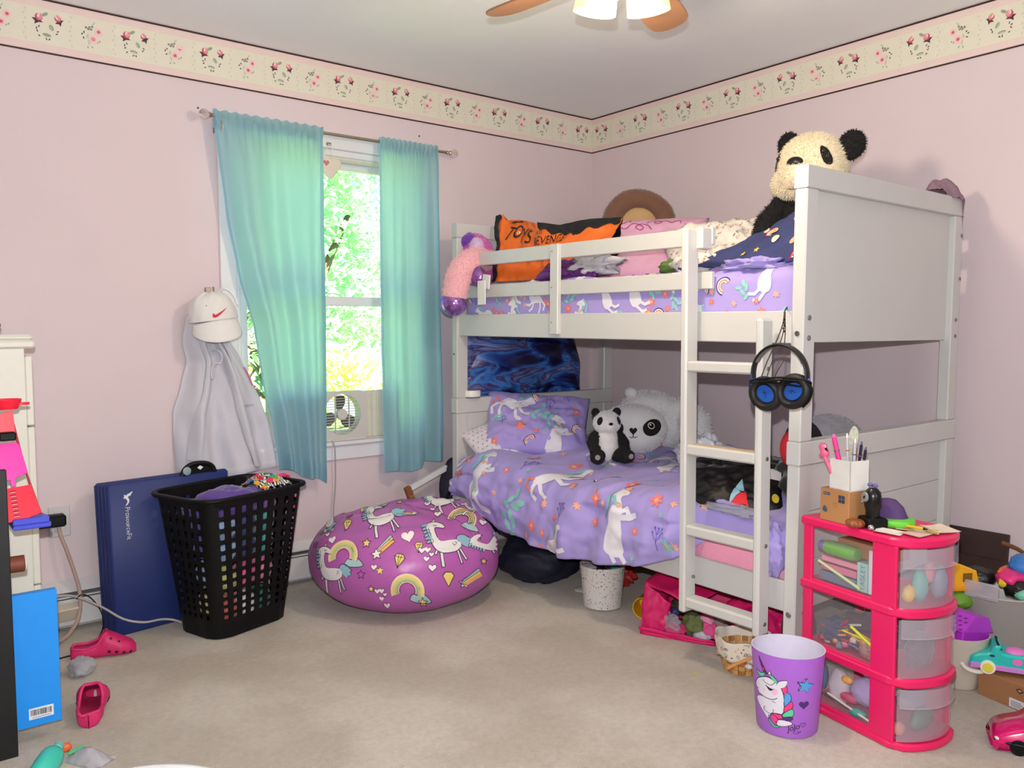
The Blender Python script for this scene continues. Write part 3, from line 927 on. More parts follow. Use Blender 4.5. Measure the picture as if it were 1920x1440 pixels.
def lump(name, label, cat, loc, r, mt, seed=0, amp=0.25, fr=2.2, rz=0.0, nu=40, nv=26, group=None, tagit=True, parent=None, flat_bottom=None, sq=1.0, rot=None, creases=0.0):
    """crumpled soft thing: a noisy squashed ball"""
    mb = MB()
    def fn(u, v):
        th = PI * v; ph = 2 * PI * u
        d = Vector((math.sin(th) * math.cos(ph), math.sin(th) * math.sin(ph), math.cos(th)))
        e = Vector((math.copysign(abs(d.x) ** sq, d.x), math.copysign(abs(d.y) ** sq, d.y), math.copysign(abs(d.z) ** sq, d.z)))
        k = 1 + amp * noise.fractal(d * fr + Vector((seed * 7.3, seed, 0)), 1.0, 2.0, 4)
        if creases: k -= creases * abs(noise.noise(d * fr * 2.2 + Vector((seed, 3, seed)))) 
        p = Vector((e.x * r[0], e.y * r[1], e.z * r[2])) * k
        if flat_bottom is not None and p.z < flat_bottom: p.z = flat_bottom + (p.z - flat_bottom) * 0.1
        return p
    mb.grid(fn, nu, nv, cu=True)
    o = mb.build(name, mt, parent, 180)
    o.location = loc; o.rotation_euler = rot if rot else (0, 0, rz)
    if tagit and parent is None: tag(o, label, cat, group)
    return o
def cloth_mat(name, col, **kw): return mat(name, col, 0.85, var=kw.get('var', 0.12), scale=kw.get('scale', 9), bump=0.35, bscale=60, sheen=0.3)
def hloc(x, y, z):
    c, s_ = math.cos(HR), math.sin(HR); return (HC[0] + x * c - y * s_, HC[1] + x * s_ + y * c, z)
G = 'clothes in the black hamper'
lump('folded_garment', 'purple garment with a raised fold on top of the hamper clothes', 'clothing', hloc(-0.03, -0.03, 0.49), (0.12, 0.10, 0.072), cloth_mat('purple_cloth', (96, 70, 150)), 3, 0.3, 1.6, group=G)
lump('folded_garment', 'flat purple cloth at the left end of the hamper', 'clothing', hloc(-0.135, 0.02, 0.485), (0.07, 0.10, 0.038), cloth_mat('purple_cloth2', (82, 60, 130)), 5, 0.3, 1.8, group=G)
lump('folded_garment', 'purple garment showing a pink lining, at the front edge of the hamper', 'clothing', hloc(0.10, -0.04, 0.49), (0.062, 0.075, 0.060), cloth_mat('violet_cloth', (110, 84, 156)), 8, 0.2, 1.8, group=G)
lump('pink_scarf', 'dusky pink scarf end against the front purple garment in the hamper', 'clothing', hloc(0.098, -0.095, 0.50), (0.035, 0.02, 0.035), cloth_mat('rose_cloth', (170, 70, 110)), 9, 0.2, group=G)
cols = [((70, 160, 150), 'teal'), ((226, 226, 226), 'white'), ((226, 96, 150), 'pink'), ((60, 66, 110), 'navy'), ((208, 96, 84), 'coral'), ((196, 200, 120), 'lime'), ((150, 180, 215), 'pale blue'), ((90, 80, 150), 'violet'), ((40, 110, 110), 'dark teal'), ((232, 130, 170), 'rose')]
rd = random.Random(21)
k = 0
for z in (0.09, 0.21, 0.33, 0.42):
    for (x, y) in ((-0.085, -0.055), (0.0, -0.06), (0.085, -0.055), (-0.075, 0.055), (0.07, 0.055)):
        col, nm = cols[(k * 7 + int(z * 50)) % len(cols)]
        f = 0.86 + 0.35 * z
        lv = {0.09: 'lowest', 0.21: 'second', 0.33: 'third', 0.42: 'upper'}[z]
        pos = {(-0.085, -0.055): 'front left', (0.0, -0.06): 'front middle', (0.085, -0.055): 'front right', (-0.075, 0.055): 'rear left', (0.07, 0.055): 'rear right'}[(x, y)]
        lump('crumpled_garment', '%s garment seen through the hamper slots, %s, %s layer' % (nm, pos, lv), 'clothing', hloc(x * f * 1.05, y * f * 1.1, z), (0.052 * f, 0.060 * f, 0.056), cloth_mat('hamper_' + nm.replace(' ', '_'), col), k, 0.18, 2.0, nu=24, nv=16, group=G)
        k += 1
# patterned swimsuit with pink straps over the rim
sw = thing('swimsuit', 'zebra-striped swimsuit with pink straps hanging over the hamper rim', 'swimsuit', hloc(0.175, 0.02, 0.555), HR)
def suit(u, v):
    x = -0.10 + 0.155 * u; y = -0.13 + 0.19 * v
    z = 0.0 + 0.055 * math.sin(PI * min(1, max(0, v * 0.9 + 0.1))) * math.sin(PI * (0.1 + 0.8 * u)) - 0.02 + 0.012 * fbm(u * 4, v * 4, 2)
    if u > 0.9: z -= 0.03 * (u - 0.9) * 10
    return (x, y, z)
M_zebra = bpy.data.materials.new('zebra_print'); M_zebra.use_nodes = True
t_ = M_zebra.node_tree; b_ = t_.nodes['Principled BSDF']; tc = t_.nodes.new('ShaderNodeTexCoord')
wv = t_.nodes.new('ShaderNodeTexWave'); wv.inputs['Scale'].default_value = 26; wv.inputs['Distortion'].default_value = 9; wv.inputs['Detail'].default_value = 2; wv.inputs['Detail Scale'].default_value = 1.4
t_.links.new(tc.outputs['Object'], wv.inputs['Vector'])
rp = t_.nodes.new('ShaderNodeValToRGB'); rp.color_ramp.interpolation = 'CONSTANT'; rp.color_ramp.elements[0].color = (0.01, 0.01, 0.012, 1); rp.color_ramp.elements[1].position = 0.5; rp.color_ramp.elements[1].color = (0.85, 0.85, 0.82, 1)
t_.links.new(wv.outputs['Fac'], rp.inputs['Fac']); t_.links.new(rp.outputs['Color'], b_.inputs['Base Color']); b_.inputs['Roughness'].default_value = 0.6
body = MB().grid(suit, 36, 36).build('body', M_zebra, sw, 180)
rd = random.Random(4)
P_ = []
for k in range(26):
    c = [(226, 52, 110), (240, 170, 40), (60, 130, 190), (90, 170, 90), (214, 40, 60)][k % 5]
    P_.append((c, ring(rd.uniform(-0.095, 0.05), rd.uniform(-0.125, 0.055), rd.uniform(0.006, 0.013), rd.uniform(0.008, 0.018), 8, rot=rd.uniform(0, 3))))
print_mesh('flower_print', P_, wrap_mapper(body, (0, 0, 0), (1, 0, 0), (0, 1, 0), 1.0), sw, 0.01, 0.0015)
M_hot = mat('hot_pink_strap', (246, 60, 120), 0.6, var=0.06)
for pts, r in (([(0.03, -0.05, 0.012), (0.075, -0.05, 0.012), (0.097, -0.05, 0.0), (0.096, -0.055, -0.06), (0.088, -0.06, -0.12), (0.075, -0.07, -0.135), (0.07, -0.07, -0.12)], 0.0045),
               ([(0.03, -0.04, 0.012), (0.085, -0.03, 0.014), (0.104, -0.03, -0.01), (0.102, -0.03, -0.05), (0.092, -0.04, -0.09), (0.11, -0.035, -0.13), (0.145, -0.03, -0.135), (0.15, -0.03, -0.11), (0.125, -0.03, -0.07), (0.105, -0.03, -0.045)], 0.004)):
    MB().tube(pts, r, 8).build('strap', M_hot, sw)

# folded exercise mat
mt_ = thing('exercise_mat', 'dark blue folded exercise mat leaning on the window wall behind the hamper', 'exercise mat', (-2.763, -0.256, 0.0), rot=(math.radians(-4.0), 0, math.radians(8.5)))
M_mat = mat('navy_vinyl', (30, 48, 112), 0.55, var=0.06, scale=14, bump=0.15, bscale=80)
for k in range(4):
    MB().box((0, 0.002 + k * 0.036, 0), (0.50, 0.037 + k * 0.036, 0.592 - (0.004 if k else 0)), 0.011).build('mat_panel', M_mat, mt_, 60)
hd = MB()
hd.tube([(0.30, 0.012, 0.585), (0.315, 0.012, 0.612), (0.35, 0.012, 0.628), (0.40, 0.012, 0.626), (0.43, 0.012, 0.61), (0.44, 0.012, 0.585)], 0.011, 8)
hd.box((0.31, 0.008, 0.588), (0.43, 0.016, 0.622), 0.003); hd.build('carry_handle', M_black, mt_)
MB().lathe([(0.001, 0), (0.016, 0), (0.017, 0.004), (0.012, 0.006), (0.001, 0.006)], 18, 0, Matrix.Translation((0.315, 0.0, 0.604)) @ Matrix.Rotation(PI / 2, 4, 'X')).build('grey_button', mat('grey_button', (150, 165, 170), 0.4), mt_)
MB().prism([(-0.013, 0.0), (0, 0.009), (0.013, 0.0), (0, -0.009)], 0, 0.002, 0, Matrix.Translation((0.372, -0.001, 0.612)) @ Matrix.Rotation(PI / 2, 4, 'X')).build('white_tag', mat('white_tag', (240, 238, 236), 0.5), mt_)
wh = (232, 234, 240)
tp, tw = text_polys('ProsourceFit', 0.034, wh)
logo = [(wh, curve2([(-0.006, 0.036), (0.012, 0.018), (0.02, 0.0), (0.013, -0.004), (0.008, 0.012), (-0.004, 0.026)], 4)),
        (wh, curve2([(0.002, -0.002), (0.012, 0.012), (0.03, 0.02), (0.046, 0.012), (0.05, 0.002), (0.042, 0.008), (0.03, 0.011), (0.016, 0.002)], 4)),
        (wh, curve2([(-0.002, 0.03), (0.002, 0.012), (0.014, 0.006), (0.02, 0.012), (0.01, 0.016)], 3)),
        (wh, ring(0.006, 0.024, 0.004, None, 8))]
P_ = xf(logo, -0.05, 0.0, 0.9) + xf(tp, 0.0, 0.0, 0.72)
print_mesh('brand_print', P_, plane_mapper((0.062, 0.0, 0.496), (0, 0, -1), (1, 0, 0)), mt_, 0.08, 0.001)

# hanging white top, with a white cap on the same hook
M_wfab = mat('white_cotton', (206, 205, 214), 0.9, var=0.03, scale=6, bump=0.25, bscale=50, sheen=0.2)
hk = thing('wall_hook', 'small metal wall hook holding the white cap by the window', 'hook', (-2.30, -0.018, 1.335))
MB().box((-0.012, 0.0, -0.03), (0.012, 0.018, 0.03), 0.002).tube([(0, -0.002, 0.005), (0, -0.05, -0.01), (0, -0.065, 0.01), (0, -0.06, 0.028)], 0.004, 8).build('hook_body', M_brass, hk)
top = thing('hooded_top', 'white zip-up hooded top hanging on the wall beside the window', 'clothing', (-2.30, -0.05, 1.33))
LT = [(0, -2.335), (0.12, -2.40), (0.25, -2.415), (0.36, -2.40), (0.5, -2.425), (0.65, -2.46), (0.8, -2.462), (1, -2.455)]
RT_ = [(0, -2.275), (0.12, -2.235), (0.22, -2.215), (0.36, -2.165), (0.47, -2.125), (0.6, -2.085), (0.75, -2.05), (0.9, -2.03), (1, -2.022)]
def hood(u, v, off=0.0):
    z = 1.315 + (0.572 - 1.315) * v + 0.010 * math.sin(11 * u + 1) * v ** 3 - 0.025 * v ** 4 * math.sin(PI * u)
    xl, xr = interp(LT, v), interp(RT_, v)
    x = xl + (xr - xl) * u
    bulge = math.sin(PI * min(1, max(0, u))) ** 0.6
    y = -0.022 - (0.028 + 0.05 * v) * bulge
    A_ = 0.020 * min(1, v * 1.5)
    y += A_ * math.sin(2 * PI * (2.2 * u) + 0.9 + 1.6 * v) + 0.35 * A_ * math.sin(2 * PI * (4.1 * u) - 2.6 * v + 1.0) + 0.022 * fbm(u * 3, v * 2.4, 5)
    y -= off
    return (x + 2.30, min(y, -0.012) + 0.05, z - 1.33)
MB().grid(hood, 110, 70).build('body', M_wfab, top, 180)
def band(u0, u1, v0, v1, off, nu=8, nv=60, drift=0.0):
    return lambda a, b: hood(u0 + (u1 - u0) * a + drift * b * b + 0.03 * math.sin(5 * b), v0 + (v1 - v0) * b, off * (0.4 + 0.6 * math.sin(PI * a)))
MB().grid(band(0.54, 0.66, 0.2, 0.97, 0.03, drift=0.2), 8, 60).build('right_placket', M_wfab, top, 180)
MB().grid(band(0.24, 0.36, 0.16, 0.92, 0.026, drift=-0.14), 8, 60).build('left_placket', M_wfab, top, 180)
MB().grid(band(0.70, 0.93, 0.0, 0.62, 0.020), 14, 50).build('sleeve', M_wfab, top, 180)
MB().grid(lambda a, b: hood(0.02 + 0.96 * a, 0.955 + 0.04 * b, 0.004 + 0.003 * math.sin(PI * b)), 100, 4).build('hem_band', M_wfab, top, 180)
def cord(pts, r=0.0035):
    return [Vector(hood(u, v, off)) for u, v, off in pts]
MB().tube(cord([(0.34, 0.30, 0.02), (0.42, 0.29, 0.03), (0.54, 0.30, 0.03), (0.56, 0.33, 0.03), (0.50, 0.37, 0.035), (0.40, 0.37, 0.03), (0.34, 0.40, 0.03), (0.33, 0.45, 0.03), (0.38, 0.455, 0.03), (0.41, 0.41, 0.03)]), 0.0045, 8).build('drawstring', M_wfab, top)
MB().grid(lambda a, b: hood(0.955 + 0.045 * a, 0.40 + 0.11 * b, 0.004), 4, 8).build('pink_inner', mat('pink_cloth_inner', (220, 120, 160), 0.8), top, 180)

cap = thing('baseball_cap', 'white baseball cap with a small red swoosh hanging over the white top', 'cap', (-2.312, -0.11, 1.225), rot=(math.radians(0), math.radians(-8), 0))
M_cap = mat('cap_cotton', (228, 226, 222), 0.85, var=0.03, bump=0.2, bscale=90)
def crown(u, v):
    a = 2 * PI * u; e = 0.5 * PI * v
    r = math.cos(e) ** 0.75
    x = 0.10 * r * math.cos(a); y = 0.075 * r * math.sin(a); z = 0.115 * math.sin(e) ** 0.9
    p = Vector((x, y, z)) * (1 + 0.05 * fbm(3 * math.cos(a), 3 * math.sin(a), v * 2))
    return p
crow = MB().grid(crown, 48, 18, cu=True).build('crown', M_cap, cap, 180)
def brim(u, v):
    a = PI + PI * u
    x = (0.095 + 0.008 * v) * math.cos(a); y = -0.012 + (0.062 + 0.03 * v) * math.sin(a)
    z = -0.002 - 0.092 * v * (0.35 + 0.65 * abs(math.sin(a))) - 0.012 * (x / 0.1) ** 2
    return (x, y, z)
br = MB().grid(brim, 40, 10).build('brim', M_cap, cap, 180)
modmesh(br, ('SOLIDIFY', dict(thickness=0.004)))
MB().tube([(0.1 * math.cos(a) * 1.0, 0.075 * math.sin(a), 0.0) for a in [2 * PI * k / 24 for k in range(24)]], 0.003, 6, closed=True, sub=1).build('sweatband_edge', M_cap, cap)
MB().tube([(0.04, 0.02, 0.105), (0.06, -0.01, 0.125), (0.09, -0.02, 0.10), (0.105, -0.02, 0.05)], 0.006, 8).build('back_strap', mat('cap_strap', (236, 236, 240), 0.4), cap)
sws = curve2([(-0.026, 0.006), (-0.031, -0.006), (-0.025, -0.013), (-0.012, -0.010), (0.006, 0.001), (0.034, 0.022), (0.004, 0.008), (-0.012, 0.001), (-0.021, -0.001)], 4)
P_ = [((214, 26, 56), sws)]
print_mesh('swoosh_logo', P_, wrap_mapper(crow, (0.005, -0.2, 0.022), (1, 0, 0), (0, 0, 1), 1.0), cap, 0.008, 0.0015)
for x, z in ((-0.04, 0.062), (0.022, 0.07)):
    MB().ball((x, -0.055 - 0.004, z), 0.0025, 8, 6).build('eyelet', mat('cap_eyelet', (120, 116, 112), 0.6), cap)

# outlet, plug, power strip, cords
M_plate = mat('ivory_plate', (206, 202, 204), 0.45, var=0.02)
ot = thing('wall_outlet', 'pale wall outlet with a black plug beside the white chest', 'outlet', (-2.90, 0, 0.43))
MB().box((-0.038, -0.007, -0.062), (0.038, 0, 0.062), 0.003).build('cover_plate', M_plate, ot)
MB().box((-0.018, -0.0095, 0.012), (0.018, -0.006, 0.042), 0.004).build('socket', M_plate, ot)
MB().box((-0.018, -0.0095, -0.042), (0.018, -0.006, -0.012), 0.004).build('socket', M_plate, ot)
pg = thing('power_plug', 'black power plug with a beige cord in the wall outlet', 'plug', (-2.90, -0.01, 0.43))
MB().box((-0.09, -0.05, -0.012), (0.016, 0.0, 0.034), 0.007).build('plug_body', M_black, pg)
M_cord = mat('beige_cord', (176, 152, 138), 0.6, var=0.05)
MB().tube([(-0.01, -0.03, -0.01), (-0.004, -0.035, -0.05), (0.01, -0.05, -0.10), (0.035, -0.06, -0.2), (0.048, -0.075, -0.28), (0.035, -0.11, -0.36), (-0.01, -0.16, -0.405), (-0.06, -0.2, -0.415)], 0.0075, 10).build('cord', M_cord, pg)
ps = thing('power_strip', 'beige power strip with a black adapter lying against the baseboard heater', 'power strip', (-2.93, -0.085, 0.085), rot=(math.radians(-65), 0, math.radians(4)))
MB().box((-0.09, -0.03, -0.02), (0.075, 0.03, 0.02), 0.004).build('strip_body', mat('strip_beige', (196, 186, 168), 0.5), ps)
MB().box((0.005, -0.01, 0.02), (0.07, 0.055, 0.06), 0.008).build('black_adapter', M_black, ps)
MB().box((-0.085, -0.005, 0.02), (-0.05, 0.035, 0.05), 0.006).build('black_adapter', M_black, ps)
for x in (-0.036, -0.018):
    MB().box((x, -0.008, 0.0195), (x + 0.004, 0.004, 0.0205), 0.0003).build('slot', mat('slot_dark', (70, 62, 56), 0.6), ps)
o = MB().tube([(-2.94, -0.085, 0.155), (-2.88, -0.10, 0.15), (-2.80, -0.19, 0.115), (-2.74, -0.27, 0.075), (-2.67, -0.285, 0.05), (-2.60, -0.28, 0.045), (-2.545, -0.30, 0.03), (-2.50, -0.40, 0.006)], 0.0045, 8).build('extension_cord', mat('grey_cord2', (178, 172, 170), 0.6)); tag(o, 'grey cord running across the blue mat to the hamper', 'cord')
o = MB().tube([(-2.87, -0.115, 0.14), (-2.85, -0.12, 0.155), (-2.82, -0.125, 0.135), (-2.79, -0.14, 0.08), (-2.79, -0.17, 0.03), (-2.83, -0.25, 0.005), (-2.88, -0.33, 0.004), (-2.98, -0.35, 0.004)], 0.0025, 8).build('adapter_cord', M_black); tag(o, 'thin black cord looping on the carpet below the power strip', 'cord')

# clogs
M_clog = mat('pink_foam', (214, 40, 106), 0.55, var=0.05, scale=20, bump=0.1, bscale=120)
def clog(label, loc, rz, rx=0.0):
    t = thing('foam_clog', label, 'shoe', loc, rot=(rx, 0, rz), group='pink foam clogs')
    Lc = 0.215
    wt = [(0, 0.002), (0.02, 0.021), (0.05, 0.031), (0.2, 0.037), (0.4, 0.037), (0.6, 0.045), (0.78, 0.047), (0.9, 0.037), (0.97, 0.02), (1, 0.004)]
    ht = [(0, 0.045), (0.06, 0.062), (0.25, 0.056), (0.42, 0.07), (0.54, 0.094), (0.66, 0.078), (0.8, 0.06), (0.92, 0.048), (1, 0.03)]
    gt = [(0, 0.0), (0.015, 0.017), (0.06, 0.029), (0.2, 0.0335), (0.4, 0.0325), (0.5, 0.026), (0.56, 0.012), (0.59, 0.0), (1, 0.0)]
    def sec(s_, a, k):
        w_, h_, g_ = interp(wt, s_) * k, interp(ht, s_), interp(gt, s_)
        th0 = math.asin(min(0.95, g_ / max(w_, 1e-4)))
        th = th0 + (2 * PI - 2 * th0) * a
        x_ = w_ * math.copysign(abs(math.sin(th)) ** 0.75, math.sin(th)); z = 0.5 * h_ * (1 + math.copysign(abs(math.cos(th)) ** 0.8, math.cos(th)))
        if k < 1: z = 0.014 + (h_ - 0.020) * z / h_
        return Vector((s_ * Lc, x_, z))
    def outer(u, v): return sec(u, v, 1.0)
    def inner(u, v): return sec(0.03 + 0.9 * u, v, 0.84)
    b = MB(); b.grid(outer, 40, 36); b.build('upper', M_clog, t, 180)
    b = MB(); b.grid(inner, 40, 36); b.build('insole', mat('pink_foam_inside', (168, 24, 78), 0.7), t, 180)
    def rim(k):
        s_ = 0.02 + 0.55 * (k if k < 1 else 2 - k)
        p, q = sec(s_, 0.0 if k < 1 else 1.0, 1.0), sec(s_, 0.0 if k < 1 else 1.0, 0.84)
        return (p + q) / 2
    b = MB(); b.tube([rim(2 * i / 40) for i in range(40)], 0.0055, 8, closed=True, sub=1); b.build('collar', M_clog, t, 180)
    def strap(u, v):
        a = -PI * 0.62 + PI * 1.24 * u
        p = Vector((0.10 - 0.0 - 0.0 + 0.02 * math.cos(a), 0.045 * math.sin(a), 0)); return p
    mdk = mat('vent_dark', (60, 8, 30), 0.8)
    for s_, a in ((0.6, 0.3), (0.71, 0.3), (0.82, 0.31), (0.92, 0.32), (0.63, 0.13), (0.75, 0.13), (0.6, 0.7), (0.71, 0.7), (0.82, 0.69), (0.92, 0.68), (0.63, 0.87), (0.75, 0.87)):
        p = sec(s_, a, 1.0); n_ = (sec(s_ + 0.01, a, 1) - p).cross(sec(s_, a + 0.01, 1) - p)
        n_ = n_.normalized(); c0 = Vector((p.x, 0, 0.03)); n_ = n_ if n_.dot(p - c0) > 0 else -n_
        r_ = 0.006 if 0.2 < a < 0.8 else 0.0042
        MB().cyl(p - n_ * 0.001, p + n_ * 0.0012, r_, 10).build('vent_hole', mdk, t)
    p = sec(0.28, 0.28, 1.0)
    MB().cyl(p, p + Vector((0, -0.003 if p.y < 0 else 0.003, 0.001)), 0.006, 12).build('strap_rivet', mat('white_rivet', (236, 220, 226), 0.5), t)
    return t
clog('pink foam clog lying sideways-on in front of the blue mat', (-2.942, -0.378, 0.0), math.radians(-16))
clog('pink foam clog with its open heel facing the camera, beside the blue box', (-3.0, -0.985, 0.0), math.radians(74))
lump('crumpled_sock', 'crumpled grey sock lying between the two pink clogs', 'sock', (-2.935, -0.54, 0.026), (0.042, 0.05, 0.032), cloth_mat('grey_sock', (160, 158, 164)), 2, 0.25, 1.6, flat_bottom=-0.022, creases=0.1)

# white chest of drawers, seen from its end
M_ivory = mat('ivory_paint', (226, 224, 212), 0.45, var=0.02)
ch = thing('chest_of_drawers', 'ivory chest of drawers standing end-on beside the window wall', 'chest of drawers', (-3.046, -0.55, 0))
MB().box((-0.44, 0, 0.02), (-0.022, 0.5, 1.12), 0.002).build('carcass', M_ivory, ch)
MB().box((-0.45, -0.008, 1.12), (0.008, 0.508, 1.145), 0.006).build('top_moulding', M_ivory, ch)
MB().box((-0.45, -0.004, 1.145), (0.004, 0.504, 1.165), 0.008).build('top', M_ivory, ch)
for z0, z1 in ((0.05, 0.335), (0.34, 0.60), (0.605, 0.862), (0.868, 1.095)):
    d = MB().box((-0.021, 0.006, z0), (0.0, 0.494, z1), 0.003).build('drawer_front', M_ivory, ch)
    MB().cyl((0.0, 0.25, (z0 + z1) / 2), (0.022, 0.25, (z0 + z1) / 2), 0.013, 14).build('knob', M_ivory, d)
o = lump('grey_pouch', 'small grey pouch on top of the ivory chest', 'pouch', (-3.165, -0.5, 1.19), (0.04, 0.05, 0.035), mat('grey_pouch', (112, 104, 104), 0.6), 3, 0.1, flat_bottom=-0.025)

# black bookcase whose open front faces the room, and what sticks out of it
M_bk = mat('black_veneer', (18, 18, 20), 0.5, var=0.15)
bk = thing('bookcase', 'black open bookcase at the left edge, its end panel towards the camera', 'bookcase', (-3.186, -1.04, 0))
for y in (0, 0.44): MB().box((-0.34, y, 0), (0, y + 0.02, 0.80), 0.002).build('side_panel', M_bk, bk)
MB().box((-0.34, 0.02, 0), (-0.33, 0.44, 0.80), 0.001).build('back_panel', M_bk, bk)
for z in (0.03, 0.47, 0.60): MB().box((-0.33, 0.02, z), (-0.002, 0.44, z + 0.018), 0.002).build('shelf', M_bk, bk)
bb_ = thing('blue_box', 'bright blue cardboard box with a barcode label standing in the bookcase', 'box', (-3.181, -0.985, 0.049))
M_bbx = mat('bright_blue_card', (30, 150, 246), 0.45, var=0.03)
MB().box((0, 0, 0), (0.112, 0.03, 0.385), 0.0015).build('carton', M_bbx, bb_)
MB().box((0.030, -0.001, 0.022), (0.092, 0.0, 0.054), 0.0003).build('label', mat('label_white', (240, 240, 244), 0.5), bb_)
rd = random.Random(9); P_ = []; x = 0.034
while x < 0.086:
    w_ = rd.choice((0.0006, 0.001, 0.0018)); P_.append(((30, 26, 40), [(x, 0.033), (x + w_, 0.033), (x + w_, 0.05), (x, 0.05)])); x += w_ + rd.choice((0.0008, 0.0014))
P_.append(((170, 170, 180), [(0.038, 0.027), (0.084, 0.027), (0.084, 0.0295), (0.038, 0.0295)]))
print_mesh('barcode', P_, plane_mapper((0, -0.001, 0), (1, 0, 0), (0, 0, 1)), bb_, 0.05)
ty = thing('toy_tower', 'stacked red and pink plastic toy ramps on a blue base', 'toy', (-3.17, -0.99, 0.619))
M_tb = mat('toy_blue', (72, 84, 214), 0.4, var=0.04); M_tr = mat('toy_red', (250, 30, 60), 0.35, var=0.03); M_tp = mat('toy_magenta', (246, 26, 170), 0.35, var=0.03)
MB().prism([(0, 0), (0.092, -0.002), (0.096, 0.02), (0.085, 0.09), (0.06, 0.2), (0, 0.2)], 0.0, 0.012, 0, None, 0.003).prism([(0, 0), (0.088, 0.0), (0.092, 0.02), (0.08, 0.09), (0.0, 0.09)], 0.012, 0.03, 0, None, 0.004).build('base', M_tb, ty)
def ramp(name, m, pl, y, tilt):
    X_ = Matrix.Translation((0, y, 0)) @ Matrix.Rotation(PI / 2 - tilt, 4, 'X')
    return MB().prism(pl, -0.003, 0.003, 0, X_, 0.001).build(name, m, ty)
r1 = ramp('red_ramp', M_tr, [(-0.02, 0.02), (0.033, 0.03), (0.035, 0.012), (0.044, 0.012), (0.046, 0.032), (0.073, 0.04), (0.054, 0.125), (-0.02, 0.118)], 0.01, 0.35)
P_ = []
for k in range(7):
    z = 0.038 + k * 0.0115; P_.append(((150, 20, 40), [(0.005 + 0.001 * k * -1, z), (0.02 - 0.001 * k, z + 0.001), (0.02 - 0.001 * k, z + 0.0055), (0.005 - 0.001 * k, z + 0.0045)]))
    P_.append(((255, 190, 200), [(0.006 - 0.001 * k, z - 0.0015), (0.019 - 0.001 * k, z - 0.0005), (0.019 - 0.001 * k, z + 0.001), (0.006 - 0.001 * k, z)]))
X_ = Matrix.Translation((0, 0.01, 0)) @ Matrix.Rotation(PI / 2 - 0.35, 4, 'X')
print_mesh('slot_marks', P_, lambda a, b, l: X_ @ Vector((a, b, 0.003 + l)), r1, 0.05)
ramp('magenta_ramp', M_tp, [(-0.02, 0.135), (0.004, 0.138), (0.006, 0.118), (0.016, 0.118), (0.018, 0.142), (0.050, 0.155), (0.034, 0.236), (0.026, 0.245), (-0.02, 0.243)], 0.03, 0.25)
ramp('dark_red_side', mat('toy_dark_red', (170, 16, 40), 0.4), [(0.072, 0.04), (0.082, 0.02), (0.05, 0.16), (0.03, 0.30), (0.022, 0.30), (0.052, 0.125)], 0.05, 0.3)
MB().box((-0.02, 0.04, 0.248), (0.022, 0.07, 0.272), 0.004).build('black_bar', M_black, ty)
ramp('red_column', M_tr, [(-0.02, 0.25), (0.028, 0.25), (0.024, 0.33), (-0.02, 0.32)], 0.08, 0.1)
MB().lathe([(0.001, 0), (0.03, 0.0), (0.036, 0.012), (0.04, 0.028), (0.037, 0.028), (0.03, 0.006)], 20, 0, Matrix.Translation((0.0, 0.08, 0.335)), sx=1.1).build('red_cup', M_tr, ty)
MB().prism(curve2([(0.02, -0.012), (0.05, -0.016), (0.062, -0.004), (0.06, 0.014), (0.04, 0.02), (0.02, 0.014)], 3), 0.345, 0.352, 0, Matrix.Translation((0, 0.08, 0)) @ Matrix.Rotation(0.0, 4, 'Y')).build('red_scoop', M_tr, ty)
tb = thing('cardboard_roll', 'brown cardboard roll with a white end lying on the bookcase shelf', 'cardboard roll', (-3.2, -0.93, 0.5125))
MB().cyl((-0.05, 0, 0.0), (0.06, -0.006, 0.0), 0.0235, 24).build('roll', mat('brown_roll', (128, 66, 42), 0.6), tb)
MB().cyl((0.0595, -0.006, 0.0), (0.0625, -0.006, 0.0), 0.0238, 24).build('white_end', mat('roll_white', (240, 236, 226), 0.5), tb)
MB().box((-0.02, -0.03, 0.0), (0.004, -0.026, 0.05), 0.001).box((-0.03, -0.032, -0.01), (0.006, -0.027, 0.0), 0.001).build('paper_tag', mat('roll_tag', (226, 216, 190), 0.6), tb)

# odds and ends at the near left corner
tl = thing('teal_bottle', 'turquoise plastic bottle lying on the carpet below the blue box', 'bottle', (-3.14, -1.2, 0.032), rz=math.radians(64))
MB().lathe([(0.001, -0.08), (0.025, -0.078), (0.031, -0.06), (0.032, 0.02), (0.028, 0.045), (0.014, 0.06), (0.012, 0.075), (0.001, 0.076)], 24, 0, Matrix.Rotation(PI / 2, 4, 'Y')).build('bottle_body', mat('turquoise_plastic', (70, 214, 190), 0.35), tl)
MB().cyl((0.074, 0, 0), (0.096, 0, 0), 0.014, 18).build('cap', mat('teal_cap', (120, 200, 190), 0.4), tl)
o = lump('orange_toy', 'small orange toy piece on the carpet beside the turquoise bottle', 'toy', (-3.085, -1.09, 0.012), (0.022, 0.012, 0.012), mat('orange_plastic', (240, 110, 50), 0.4), 1, 0.3, nu=20, nv=12)
tp_ = thing('clear_packet', 'clear plastic packet with a green top on the carpet by the blue box', 'packet', (-3.04, -1.19, 0.0), rz=0.5)
MB().grid(lambda u, v: (-0.03 + 0.07 * u, -0.06 + 0.13 * v, 0.004 + 0.03 * math.sin(PI * u) * math.sin(PI * v) + 0.005 * fbm(u * 5, v * 5)), 18, 18).build('wrapper', mat('cloudy_plastic', (196, 192, 200), 0.2, alpha=0.75), tp_, 180)
MB().box((-0.02, 0.05, 0.014), (0.03, 0.062, 0.022), 0.004).build('green_top', mat('green_plastic', (70, 190, 120), 0.4), tp_)
st = thing('round_stool', 'white round stool top at the bottom left edge', 'stool', (-3.205, -2.33, 0))
